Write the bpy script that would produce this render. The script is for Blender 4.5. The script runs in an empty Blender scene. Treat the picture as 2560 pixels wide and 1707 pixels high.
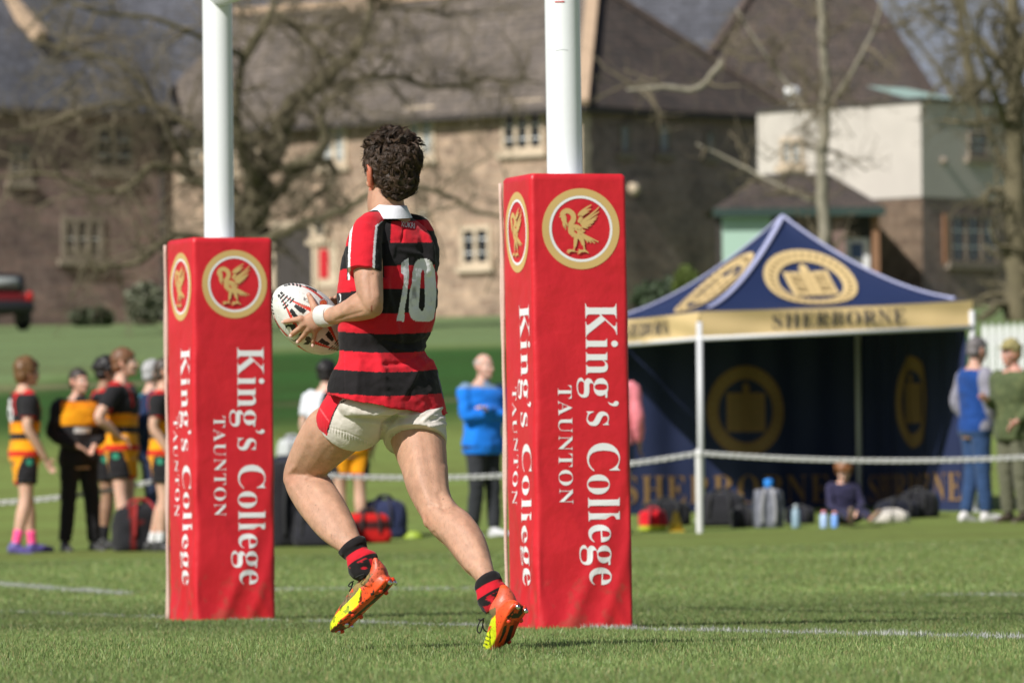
import bpy, math, random
import numpy as np
from mathutils import Vector, Matrix, noise as mnoise
from mathutils.bvhtree import BVHTree
random.seed(7)
RNG = np.random.default_rng(11)
SC = bpy.context.scene
COL = SC.collection

# ------------------------------------------------------------------ camera, sky, sun, exposure
F_PX, CX, CY = 18122.0, 1280.0, 853.5          # a long lens: focal length in pixels of the 2560 px wide frame
CAM_Z, PITCH, ROLL = 0.31, 0.02918, 0.0100
CAM = np.array([0.0, 0.0, CAM_Z])
FWD = np.array([0, math.cos(PITCH), math.sin(PITCH)])
_X0 = np.array([1.0, 0, 0]); _U0 = np.array([0, -math.sin(PITCH), math.cos(PITCH)])
CR = math.cos(ROLL) * _X0 - math.sin(ROLL) * _U0
CU = math.sin(ROLL) * _X0 + math.cos(ROLL) * _U0
cam_d = bpy.data.cameras.new("camera"); cam = bpy.data.objects.new("camera", cam_d); COL.objects.link(cam)
M = Matrix.Identity(4)
for i in range(3):
    M[i][0] = CR[i]; M[i][1] = CU[i]; M[i][2] = -FWD[i]; M[i][3] = CAM[i]
cam.matrix_world = M
cam_d.sensor_width = 36.0; cam_d.lens = 36.0 * F_PX / 2560.0
cam_d.clip_start = 0.5; cam_d.clip_end = 6000
cam_d.dof.use_dof = True; cam_d.dof.focus_distance = 23.35; cam_d.dof.aperture_fstop = 8.3; cam_d.dof.aperture_blades = 0
SC.camera = cam
SUN_EL = math.radians(40)
SUN = np.array([-0.66 * math.cos(SUN_EL), -0.751 * math.cos(SUN_EL), math.sin(SUN_EL)])
world = bpy.data.worlds.new("World"); SC.world = world; world.use_nodes = True
_nt = world.node_tree; _bg = _nt.nodes['Background']
_sky = _nt.nodes.new('ShaderNodeTexSky'); _sky.sky_type = 'NISHITA'; _sky.sun_disc = False
_sky.sun_elevation = SUN_EL; _sky.sun_rotation = math.atan2(SUN[0], SUN[1]); _sky.air_density = 1.0; _sky.dust_density = 2.0; _sky.ozone_density = 4.0; _sky.air_density = 0.8
_tc = _nt.nodes.new('ShaderNodeTexCoord'); _sp = _nt.nodes.new('ShaderNodeSeparateXYZ'); _nt.links.new(_tc.outputs['Generated'], _sp.inputs[0])
_mr = _nt.nodes.new('ShaderNodeMapRange'); _mr.inputs[1].default_value = .12; _mr.inputs[2].default_value = .45; _mr.inputs[3].default_value = .75; _mr.inputs[4].default_value = .12; _nt.links.new(_sp.outputs['Z'], _mr.inputs[0])
_mx = _nt.nodes.new('ShaderNodeMix'); _mx.data_type = 'RGBA'; _mx.inputs['B'].default_value = (5.3, 5.5, 6.5, 1)      # thin high cloud towards the horizon
_nt.links.new(_mr.outputs[0], _mx.inputs['Factor']); _nt.links.new(_sky.outputs[0], _mx.inputs['A']); _nt.links.new(_mx.outputs['Result'], _bg.inputs[0]); _bg.inputs[1].default_value = 0.056
sun_d = bpy.data.lights.new("sun", 'SUN'); sun_d.energy = 4.7; sun_d.angle = math.radians(0.5); sun_d.color = (1.0, 0.965, 0.915)
sun = bpy.data.objects.new("sun", sun_d); COL.objects.link(sun)
sun.rotation_mode = 'QUATERNION'; sun.rotation_quaternion = Vector(SUN).to_track_quat('Z', 'Y'); sun.location = (-20, -20, 40)
SC.view_settings.view_transform = 'Standard'; SC.view_settings.look = 'None'
SC.view_settings.exposure = 0.18; SC.view_settings.gamma = 1.0; SC.view_settings.use_curve_mapping = False
SC.cycles.max_bounces = 6; SC.cycles.diffuse_bounces = 3; SC.cycles.transparent_max_bounces = 4

# ------------------------------------------------------------------ helpers
KD = 2560.0 / 2352.0
def at(px, py, d):
    "world point seen at pixel (px, py) of the 2560 px frame, d metres along the view axis"
    return CAM + d * (FWD + (px - CX) / F_PX * CR + (CY - py) / F_PX * CU)
def atd(x, y, d): return at(x * KD, y * KD, d)
def proj(P):
    Q = np.asarray(P) - CAM; z = Q @ FWD
    return CX + F_PX * (Q @ CR) / z, CY - F_PX * (Q @ CU) / z
_ky = [-60, 0, 38, 50, 68, 72, 76, 90, 110, 125, 160, 200, 260, 600, 3000]
_kz = [0, 0, 0, .12, .43, .52, .66, 1.34, 2.72, 3.9, 5.45, 6.9, 9, 14, 20]
def terr(x, y):
    x = np.asarray(x, float); y = np.asarray(y, float)
    z = sum(np.interp(y + o, _ky, _kz) for o in (-4, -2, 0, 2, 4)) / 5
    return z + 0.014 * np.clip(x, -12, 12) * np.clip((y - 38) / 28, 0, 1)
def gp(px, d):
    "ground point under pixel column px at depth d"
    p = at(px, 1380, d); return np.array([p[0], p[1], float(terr(p[0], p[1]))])
def gpd(x, d): return gp(x * KD, d)

def tag(o, label=None, cat=None, group=None, kind=None):
    if label: o['label'] = label
    if cat: o['category'] = cat
    if group: o['group'] = group
    if kind: o['kind'] = kind
    return o
def empty(name, loc, label=None, cat=None, group=None):
    o = bpy.data.objects.new(name, None); COL.objects.link(o); o.location = [float(v) for v in loc]
    o.empty_display_size = 0.1
    return tag(o, label, cat, group)
def npmesh(name, V, Fs, smooth=True):
    me = bpy.data.meshes.new(name)
    V = np.asarray(V, np.float32)
    if isinstance(Fs, np.ndarray):
        n, k = Fs.shape
        me.vertices.add(len(V)); me.vertices.foreach_set('co', V.ravel())
        me.loops.add(n * k); me.loops.foreach_set('vertex_index', Fs.astype(np.int32).ravel())
        me.polygons.add(n); me.polygons.foreach_set('loop_start', np.arange(0, n * k, k, dtype=np.int32))
        me.update(calc_edges=True)
    else:
        me.from_pydata(V.tolist(), [], [list(f) for f in Fs])
    me.polygons.foreach_set('use_smooth', np.full(len(me.polygons), smooth))
    me.update()
    return me
def mverts(me):
    a = np.empty(len(me.vertices) * 3, np.float32); me.vertices.foreach_get('co', a); return a.reshape(-1, 3).astype(float)
def paint(me, rgb):
    "per-vertex colour of the surface itself (linear)"
    rgb = np.asarray(rgb, np.float32)
    a = me.color_attributes.new('col', 'FLOAT_COLOR', 'POINT')
    c = np.ones((len(me.vertices), 4), np.float32); c[:, :3] = rgb
    a.data.foreach_set('color', c.ravel())
def link(name, me, mat=None, parent=None, origin=None):
    "world-space mesh -> object (moved to its origin, parented keeping place)"
    o = bpy.data.objects.new(name, me); COL.objects.link(o)
    if mat is not None:
        me.materials.clear(); me.materials.append(mat)
    if parent is not None:
        base = Vector(parent.location)
        gp_ = parent.parent
        while gp_ is not None:
            base = base + Vector(gp_.location); gp_ = gp_.parent
        me.transform(Matrix.Translation(-base)); o.parent = parent
    elif origin is not None:
        me.transform(Matrix.Translation(-Vector([float(v) for v in origin]))); o.location = [float(v) for v in origin]
    return o
class MB:
    "collects shapes for one mesh"
    def __init__(s): s.V = []; s.F = []; s.n = 0; s.C = []
    def add(s, V, Fs, c=None):
        V = np.asarray(V, float); s.V.append(V)
        s.F += [tuple(int(i) + s.n for i in f) for f in Fs]; s.n += len(V)
        s.C.append(np.tile(np.asarray(c if c is not None else (1, 1, 1), float), (len(V), 1)))
        return s
    def box(s, c, h, R=None, col=None):
        x, y, z = h
        V = np.array([[a * x, b * y, d * z] for a in (-1, 1) for b in (-1, 1) for d in (-1, 1)], float)
        if R is not None: V = V @ np.asarray(R).T
        return s.add(V + np.asarray(c), [(0, 1, 3, 2), (4, 6, 7, 5), (0, 4, 5, 1), (2, 3, 7, 6), (0, 2, 6, 4), (1, 5, 7, 3)], col)
    def poly(s, pts, col=None):
        return s.add(pts, [tuple(range(len(pts)))], col)
    def tube(s, P, r, n=8, col=None, **k):
        V, Fs = tube(P, r, n, **k); return s.add(V, Fs, col)
    def verts(s): return np.concatenate(s.V)
    def mesh(s, name, smooth=True, col=False):
        me = npmesh(name, s.verts(), s.F, smooth)
        if col: paint(me, np.concatenate(s.C))
        return me
    def build(s, name, mat, parent=None, smooth=False, col=False, origin=None):
        return link(name, s.mesh(name, smooth, col), mat, parent, origin)
def nrm(v): v = np.asarray(v, float); return v / max(1e-12, np.linalg.norm(v))
def catmull(A, sub):
    A = np.asarray(A, float); n = len(A)
    if n < 3 or sub <= 1:
        if sub <= 1: return A
        t = np.linspace(0, 1, sub * (n - 1) + 1)[:, None]; return A[0] * (1 - t) + A[-1] * t
    out = []
    for i in range(n - 1):
        p0 = A[max(i - 1, 0)]; p1 = A[i]; p2 = A[i + 1]; p3 = A[min(i + 2, n - 1)]
        for k in range(sub):
            t = k / sub
            out.append(0.5 * ((2 * p1) + (-p0 + p2) * t + (2 * p0 - 5 * p1 + 4 * p2 - p3) * t * t + (-p0 + 3 * p1 - 3 * p2 + p3) * t ** 3))
    out.append(A[-1]); return np.array(out)
def rings_mesh(Cn, A, B, n=24, ex=2.0, cap=True):
    "stack of (super)elliptic rings -> verts, faces"
    th = np.arange(n) * 2 * math.pi / n
    c, s = np.cos(th), np.sin(th); e = 2.0 / ex
    c = np.sign(c) * np.abs(c) ** e; s = np.sign(s) * np.abs(s) ** e
    V = Cn[:, None, :] + A[:, None, :] * c[None, :, None] + B[:, None, :] * s[None, :, None]
    m = len(Cn); V = V.reshape(-1, 3); Fs = []
    for i in range(m - 1):
        for j in range(n):
            k = (j + 1) % n
            Fs.append((i * n + j, i * n + k, (i + 1) * n + k, (i + 1) * n + j))
    if cap:
        Fs.append(tuple(range(n - 1, -1, -1))); Fs.append(tuple((m - 1) * n + j for j in range(n)))
    return V, Fs
def tube(P, r, n=8, sub=1, ref=None, flat=1.0, round_=False):
    "tube along points P; r scalar or per point; flat scales the ref-side radius"
    P = np.asarray(P, float); r = np.broadcast_to(np.asarray(r, float), (len(P),)).copy()
    Q = catmull(np.column_stack([P, r]), sub); P = Q[:, :3]; r = Q[:, 3]
    if round_:
        t0 = nrm(P[0] - P[1]); t1 = nrm(P[-1] - P[-2])
        P = np.vstack([P[0] + t0 * r[0] * .9, P[0] + t0 * r[0] * .6, P, P[-1] + t1 * r[-1] * .6, P[-1] + t1 * r[-1] * .9])
        r = np.concatenate([[r[0] * .4, r[0] * .8], r, [r[-1] * .8, r[-1] * .4]])
    T = np.gradient(P, axis=0); T /= np.maximum(np.linalg.norm(T, axis=1), 1e-9)[:, None]
    ref = np.asarray(ref if ref is not None else (0.31, 0.9, 0.2), float)
    A = []; 
    for t in T:
        a = np.cross(t, ref)
        if np.linalg.norm(a) < 1e-3: a = np.cross(t, (1, 0.1, 0))
        A.append(nrm(a))
    A = np.array(A); B = np.cross(T, A)
    return rings_mesh(P, A * r[:, None], B * (r * flat)[:, None], n)
def ell(c, r, R=None, n=20, m=14):
    th = np.linspace(0, math.pi, m)
    C_ = np.zeros((m, 3)); C_[:, 2] = np.cos(th)
    V, Fs = rings_mesh(C_, np.outer(np.maximum(np.sin(th), .001), [1, 0, 0]), np.outer(np.maximum(np.sin(th), .001), [0, 1, 0]), n)
    V = V * np.asarray(r)
    if R is not None: V = V @ np.asarray(R).T
    return V + np.asarray(c), Fs
def remesh(mb, voxel, smooth=3, fac=0.5):
    "union of closed shapes as one continuous surface"
    me = mb.mesh('tmp'); o = bpy.data.objects.new('tmp', me); COL.objects.link(o)
    r = o.modifiers.new('r', 'REMESH'); r.mode = 'VOXEL'; r.voxel_size = voxel; r.adaptivity = 0
    if smooth:
        s = o.modifiers.new('s', 'SMOOTH'); s.iterations = smooth; s.factor = fac
    dg = bpy.context.evaluated_depsgraph_get(); dg.update()
    out = bpy.data.meshes.new_from_object(o.evaluated_get(dg), depsgraph=dg)
    bpy.data.objects.remove(o); bpy.data.meshes.remove(me)
    out.polygons.foreach_set('use_smooth', np.ones(len(out.polygons), bool))
    return out
def inpoly(x, y, poly):
    poly = np.asarray(poly, float); ins = np.zeros(np.shape(x), bool); n = len(poly); j = n - 1
    for i in range(n):
        xi, yi = poly[i]; xj, yj = poly[j]
        c = ((yi > y) != (yj > y)) & (x < (xj - xi) * (y - yi) / (yj - yi + 1e-12) + xi)
        ins ^= c; j = i
    return ins
def segdist(x, y, pts):
    d = np.full(np.shape(x), 1e9)
    for (x0, y0), (x1, y1) in zip(pts[:-1], pts[1:]):
        L = (x1 - x0) ** 2 + (y1 - y0) ** 2 + 1e-9
        t = np.clip(((x - x0) * (x1 - x0) + (y - y0) * (y1 - y0)) / L, 0, 1)
        d = np.minimum(d, np.hypot(x - x0 - t * (x1 - x0), y - y0 - t * (y1 - y0)))
    return d
def vnoise(P, scale, seed=0):
    "cheap smooth 3-D value noise in 0..1"
    Q = np.asarray(P, float) * scale + seed * 17.3; I = np.floor(Q).astype(np.int64); f = Q - I; f = f * f * (3 - 2 * f)
    def h(i, j, k):
        n = (i * 374761393 + j * 668265263 + k * 2147483647) & 0xffffffff
        n = ((n ^ (n >> 13)) * 1274126177) & 0xffffffff
        return ((n ^ (n >> 16)) & 0xffff) / 65535.0
    r = 0
    for a in (0, 1):
        for b in (0, 1):
            for c in (0, 1):
                w = (f[:, 0] if a else 1 - f[:, 0]) * (f[:, 1] if b else 1 - f[:, 1]) * (f[:, 2] if c else 1 - f[:, 2])
                r = r + w * h(I[:, 0] + a, I[:, 1] + b, I[:, 2] + c)
    return r
def lin(r, g, b):
    f = lambda v: (v / 255 / 12.92) if v / 255 <= 0.04045 else ((v / 255 + 0.055) / 1.055) ** 2.4
    return np.array([f(r), f(g), f(b)])

# ------------------------------------------------------------------ materials
def newmat(name):
    m = bpy.data.materials.new(name); m.use_nodes = True
    nt = m.node_tree; b = nt.nodes['Principled BSDF']; return m, nt, b
def mat(name, col, rough=0.6, var=0.12, scale=8.0, bump=0.0, bscale=60.0, metal=0.0, spec=0.5, sheen=0.0):
    "plain surface with a little procedural variation"
    m, nt, b = newmat(name)
    tc = nt.nodes.new('ShaderNodeTexCoord'); nz = nt.nodes.new('ShaderNodeTexNoise')
    nz.inputs['Scale'].default_value = scale; nz.inputs['Detail'].default_value = 5
    nt.links.new(tc.outputs['Object'], nz.inputs['Vector'])
    mx = nt.nodes.new('ShaderNodeMix'); mx.data_type = 'RGBA'
    c = np.asarray(col, float)
    mx.inputs['A'].default_value = (*np.clip(c * (1 - var), 0, 1), 1); mx.inputs['B'].default_value = (*np.clip(c * (1 + var), 0, 1), 1)
    nt.links.new(nz.outputs['Fac'], mx.inputs['Factor']); nt.links.new(mx.outputs['Result'], b.inputs['Base Color'])
    b.inputs['Roughness'].default_value = rough; b.inputs['Metallic'].default_value = metal
    b.inputs['Specular IOR Level'].default_value = spec
    if sheen: b.inputs['Sheen Weight'].default_value = sheen
    if bump:
        n2 = nt.nodes.new('ShaderNodeTexNoise'); n2.inputs['Scale'].default_value = bscale; n2.inputs['Detail'].default_value = 4
        nt.links.new(tc.outputs['Object'], n2.inputs['Vector'])
        bp = nt.nodes.new('ShaderNodeBump'); bp.inputs['Strength'].default_value = bump; bp.inputs['Distance'].default_value = 0.01
        nt.links.new(n2.outputs['Fac'], bp.inputs['Height']); nt.links.new(bp.outputs['Normal'], b.inputs['Normal'])
    return m
def vmat(name, rough=0.7, bump=0.0, bscale=200.0, spec=0.4, sss=0.0, sheen=0.0, var=0.1, vscale=20.0):
    "surface coloured by its painted pattern (attribute col)"
    m, nt, b = newmat(name)
    a = nt.nodes.new('ShaderNodeAttribute'); a.attribute_name = 'col'
    tc = nt.nodes.new('ShaderNodeTexCoord')
    nz = nt.nodes.new('ShaderNodeTexNoise'); nz.inputs['Scale'].default_value = vscale; nz.inputs['Detail'].default_value = 6
    nt.links.new(tc.outputs['Object'], nz.inputs['Vector'])
    mr = nt.nodes.new('ShaderNodeMapRange'); mr.inputs[1].default_value = 0.3; mr.inputs[2].default_value = 0.7
    mr.inputs[3].default_value = 1 - var; mr.inputs[4].default_value = 1 + var
    nt.links.new(nz.outputs['Fac'], mr.inputs[0])
    mx = nt.nodes.new('ShaderNodeVectorMath'); mx.operation = 'SCALE'
    nt.links.new(a.outputs['Color'], mx.inputs[0]); nt.links.new(mr.outputs[0], mx.inputs['Scale'])
    nt.links.new(mx.outputs[0], b.inputs['Base Color'])
    b.inputs['Roughness'].default_value = rough; b.inputs['Specular IOR Level'].default_value = spec
    if sss:
        b.inputs['Subsurface Weight'].default_value = sss; b.inputs['Subsurface Radius'].default_value = (1.0, 0.35, 0.2)
        b.inputs['Subsurface Scale'].default_value = 0.006
    if sheen: b.inputs['Sheen Weight'].default_value = sheen
    if bump:
        n2 = nt.nodes.new('ShaderNodeTexNoise'); n2.inputs['Scale'].default_value = bscale; n2.inputs['Detail'].default_value = 5
        nt.links.new(tc.outputs['Object'], n2.inputs['Vector'])
        bp = nt.nodes.new('ShaderNodeBump'); bp.inputs['Strength'].default_value = bump; bp.inputs['Distance'].default_value = 0.004
        nt.links.new(n2.outputs['Fac'], bp.inputs['Height']); nt.links.new(bp.outputs['Normal'], b.inputs['Normal'])
    return m
def stonemat(name, c1, c2, mortar, sx=0.55, sy=0.24, rough=0.9):
    "coursed rubble: brick pattern broken up with noise"
    m, nt, b = newmat(name); L = nt.links.new
    tc = nt.nodes.new('ShaderNodeTexCoord'); uv = nt.nodes.new('ShaderNodeUVMap')
    br = nt.nodes.new('ShaderNodeTexBrick')
    br.inputs['Color1'].default_value = (*c1, 1); br.inputs['Color2'].default_value = (*c2, 1); br.inputs['Mortar'].default_value = (*mortar, 1)
    br.inputs['Scale'].default_value = 1.0; br.inputs['Brick Width'].default_value = sx; br.inputs['Row Height'].default_value = sy
    br.inputs['Mortar Size'].default_value = 0.02; br.inputs['Bias'].default_value = 0.0
    dn = nt.nodes.new('ShaderNodeTexNoise'); dn.inputs['Scale'].default_value = 1.4; L(uv.outputs[0], dn.inputs['Vector'])
    av = nt.nodes.new('ShaderNodeVectorMath'); av.operation = 'MULTIPLY_ADD'; av.inputs[1].default_value = (.25, .25, 0)
    L(dn.outputs['Color'], av.inputs[0]); L(uv.outputs[0], av.inputs[2]); L(av.outputs[0], br.inputs['Vector'])
    nz = nt.nodes.new('ShaderNodeTexNoise'); nz.inputs['Scale'].default_value = 0.9; nz.inputs['Detail'].default_value = 8; L(tc.outputs['Object'], nz.inputs['Vector'])
    nz2 = nt.nodes.new('ShaderNodeTexNoise'); nz2.inputs['Scale'].default_value = 5.0; nz2.inputs['Detail'].default_value = 6; L(tc.outputs['Object'], nz2.inputs['Vector'])
    ad = nt.nodes.new('ShaderNodeMath'); ad.operation = 'ADD'; L(nz.outputs['Fac'], ad.inputs[0]); L(nz2.outputs['Fac'], ad.inputs[1])
    mr = nt.nodes.new('ShaderNodeMapRange'); mr.inputs[1].default_value = 0.65; mr.inputs[2].default_value = 1.35; mr.inputs[3].default_value = 0.55; mr.inputs[4].default_value = 1.4
    L(ad.outputs[0], mr.inputs[0])
    sc = nt.nodes.new('ShaderNodeVectorMath'); sc.operation = 'SCALE'; L(br.outputs['Color'], sc.inputs[0]); L(mr.outputs[0], sc.inputs['Scale'])
    L(sc.outputs[0], b.inputs['Base Color']); b.inputs['Roughness'].default_value = rough
    bp = nt.nodes.new('ShaderNodeBump'); bp.inputs['Strength'].default_value = 0.5; bp.inputs['Distance'].default_value = 0.03
    L(br.outputs['Fac'], bp.inputs['Height']); bp.invert = True; L(bp.outputs['Normal'], b.inputs['Normal'])
    return m
MT = {}
MT['vcloth'] = vmat('cloth_pattern', 0.85, 0.5, 60, 0.2, sheen=0.1, var=0.12, vscale=9)
MT['vskin'] = vmat('skin', 0.55, 0.25, 260, 0.35, sss=0.25, var=0.10, vscale=28)
MT['vhair'] = vmat('hair', 0.5, 0, 100, 0.45, var=0.3, vscale=60)
MT['vplain'] = vmat('painted_surface', 0.5, 0.1, 80, 0.4, var=0.08, vscale=12)
MT['shoe'] = vmat('shoe_pattern', 0.45, 0.2, 120, 0.5, var=0.15, vscale=40)
MT['white_paint'] = mat('white_paint', (.80, .81, .80), 0.32, 0.03, 6, 0.05, 90)
MT['white_metal'] = mat('white_metal', (.62, .63, .64), 0.4, 0.05)
MT['gold_print'] = mat('gold_print', (.62, .42, .155), 0.55, 0.06)
MT['white_print'] = mat('white_print', (.82, .82, .82), 0.55, 0.04)
MT['red_print'] = mat('red_print', (.52, .018, .028), 0.5, 0.05)
# ------------------------------------------------------------------ ground
def mow(y): return np.interp(y, [16, 27, 31, 40, 44, 57, 63, 70, 76], [1.05, 1.02, .80, .82, 1.10, 1.10, .92, .92, 1.0])
def build_ground():
    xs = np.concatenate([np.linspace(-900, -40, 12)[:-1], np.linspace(-40, 40, 81), np.linspace(40, 900, 12)[1:]])
    ys = np.concatenate([np.linspace(-60, 10, 6)[:-1], np.linspace(10, 130, 241), np.linspace(131, 260, 80), np.linspace(265, 1500, 40)])
    X, Y = np.meshgrid(xs, ys); Z = terr(X, Y)
    V = np.stack([X.ravel(), Y.ravel(), Z.ravel()], 1); nx = len(xs); ny = len(ys)
    I = (np.arange(ny - 1)[:, None] * nx + np.arange(nx - 1)[None, :]).ravel()
    me = npmesh('ground', V, np.stack([I, I + 1, I + nx + 1, I + nx], 1))
    x, y = V[:, 0], V[:, 1]
    near = lin(122, 136, 76); mid = lin(114, 129, 66); dark_green = lin(50, 82, 33); far = lin(108, 126, 82)  # third tone: the darker green band across the bank
    sm = lambda a, b, t: (lambda u: u * u * (3 - 2 * u))(np.clip((t - a) / (b - a), 0, 1))
    c = near[None] + (mid - near)[None] * sm(28, 45, y)[:, None]
    up = 126 - 12 * sm(-4.5, -8.5, x); lo = 104 + 3 * np.sin(x * .3)
    dk = sm(lo - 6, lo + 4, y) * (1 - sm(up - 2.5, up + 2.5, y))
    fr = sm(up - 3, up + 4, y)
    c = c + (dark_green - c) * dk[:, None]; c = c + (far - c) * fr[:, None]
    pth = np.exp(-((y - 117 - .25 * x) / .7) ** 2) * (x < -5.5) + .6 * np.exp(-((y - 108.5) / .5) ** 2) * (x > -4)
    c = c + (lin(125, 118, 88) - c) * (.75 * pth)[:, None]
    c *= mow(y)[:, None]; paint(me, c)
    m, nt, b = newmat('turf'); L = nt.links.new
    a = nt.nodes.new('ShaderNodeAttribute'); a.attribute_name = 'col'
    tc = nt.nodes.new('ShaderNodeTexCoord'); mp = nt.nodes.new('ShaderNodeMapping'); mp.inputs['Scale'].default_value = (.16, .55, 1)
    L(tc.outputs['Object'], mp.inputs[0])
    n1 = nt.nodes.new('ShaderNodeTexNoise'); n1.inputs['Scale'].default_value = 1; n1.inputs['Detail'].default_value = 4; L(mp.outputs[0], n1.inputs['Vector'])
    n2 = nt.nodes.new('ShaderNodeTexNoise'); n2.inputs['Scale'].default_value = 6; n2.inputs['Detail'].default_value = 8; L(tc.outputs['Object'], n2.inputs['Vector'])
    ad = nt.nodes.new('ShaderNodeMath'); ad.operation = 'ADD'; L(n1.outputs['Fac'], ad.inputs[0]); L(n2.outputs['Fac'], ad.inputs[1])
    mr = nt.nodes.new('ShaderNodeMapRange'); mr.inputs[1].default_value = .7; mr.inputs[2].default_value = 1.3; mr.inputs[3].default_value = .72; mr.inputs[4].default_value = 1.25
    L(ad.outputs[0], mr.inputs[0])
    sc = nt.nodes.new('ShaderNodeVectorMath'); sc.operation = 'SCALE'; L(a.outputs['Color'], sc.inputs[0]); L(mr.outputs[0], sc.inputs['Scale'])
    hs = nt.nodes.new('ShaderNodeHueSaturation'); L(sc.outputs[0], hs.inputs['Color'])
    mh = nt.nodes.new('ShaderNodeMapRange'); mh.inputs[1].default_value = .3; mh.inputs[2].default_value = .7; mh.inputs[3].default_value = .485; mh.inputs[4].default_value = .51
    L(n1.outputs['Fac'], mh.inputs[0]); L(mh.outputs[0], hs.inputs['Hue'])
    L(hs.outputs[0], b.inputs['Base Color']); b.inputs['Roughness'].default_value = .9; b.inputs['Specular IOR Level'].default_value = .15
    bp = nt.nodes.new('ShaderNodeBump'); bp.inputs['Strength'].default_value = .5; bp.inputs['Distance'].default_value = .05
    n3 = nt.nodes.new('ShaderNodeTexNoise'); n3.inputs['Scale'].default_value = 14; n3.inputs['Detail'].default_value = 8; L(tc.outputs['Object'], n3.inputs['Vector'])
    L(n3.outputs['Fac'], bp.inputs['Height']); L(bp.outputs['Normal'], b.inputs['Normal'])
    o = link('ground', me, m); tag(o, kind='structure')
build_ground()

# ------------------------------------------------------------------ buildings
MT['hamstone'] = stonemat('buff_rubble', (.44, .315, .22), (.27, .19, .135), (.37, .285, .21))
MT['brown_shade_stone'] = stonemat('brown_shade_rubble', (.34, .245, .205), (.225, .17, .15), (.29, .235, .21))  # buff rubble darkened to brown: shade painted into walls turned from the sun
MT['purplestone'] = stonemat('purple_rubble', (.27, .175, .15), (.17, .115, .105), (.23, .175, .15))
MT['tiles'] = stonemat('stone_tiles', (.175, .143, .115), (.12, .10, .085), (.07, .06, .05), .34, .26)
MT['darktiles'] = stonemat('brown_tiles', (.085, .062, .05), (.055, .044, .038), (.03, .026, .023), .3, .24)
MT['slate'] = stonemat('slates', (.10, .103, .122), (.066, .068, .08), (.055, .055, .06), .32, .25)
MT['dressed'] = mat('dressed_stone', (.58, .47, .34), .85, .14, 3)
MT['dressed_shade'] = mat('dressed_stone_shaded', (.26, .215, .165), .9, .2, 3)  # darker copy of the dressed stone, shade put into its colour
MT['ridge_tile'] = mat('ridge_tile', (.46, .33, .22), .85, .2, 4)
MT['glass'] = mat('window_glass', (.02, .025, .03), .08, .2, 2, spec=.7)
MT['paleglass'] = mat('pale_glass', (.32, .34, .33), .25, .25, 1.5)
MT['render'] = mat('cream_render', (.53, .49, .43), .9, .14, 1.2)
MT['copper'] = mat('copper_roof', (.33, .46, .40), .6, .12, 2)
MT['greenpaint'] = mat('green_gutter', (.03, .055, .047), .5)
MT['mint'] = mat('mint_board', (.40, .57, .47), .6, .06, 1)
MT['dark_trim_shade'] = mat('dark_recess', (.05, .042, .038), .8)  # dark trim colour; also stands for shade in the doorway and porch recess
MT['orangebrick'] = mat('orange_brick', (.27, .14, .075), .85, .2, 4)

class PB:
    "polygons with metre-scaled UVs"
    def __init__(s): s.V = []; s.F = []; s.UV = []
    def poly(s, pts):
        P = np.asarray(pts, float); n = nrm(np.cross(P[1] - P[0], P[-1] - P[0]))
        h = np.cross((0, 0, 1), n); h = nrm(h) if np.linalg.norm(h) > 1e-4 else np.array([1., 0, 0])
        v = np.cross(n, h); k = len(s.V)
        s.V += P.tolist(); s.F.append(tuple(range(k, k + len(P)))); s.UV += [(float(p @ h), float(p @ v)) for p in P]
        return s
    def prism(s, pts, z0, z1, top=True):
        n = len(pts)
        for i in range(n):
            a, b_ = pts[i], pts[(i + 1) % n]
            s.poly([(*a, z0), (*b_, z0), (*b_, z1), (*a, z1)])
        if top: s.poly([(*p, z1) for p in pts])
        return s
    def build(s, name, m, parent):
        me = bpy.data.meshes.new(name); me.from_pydata(s.V, [], s.F); uv = me.uv_layers.new(name='UVMap')
        uv.data.foreach_set('uv', np.array(s.UV, np.float32).ravel()); me.update()
        return link(name, me, m, parent)
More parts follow.
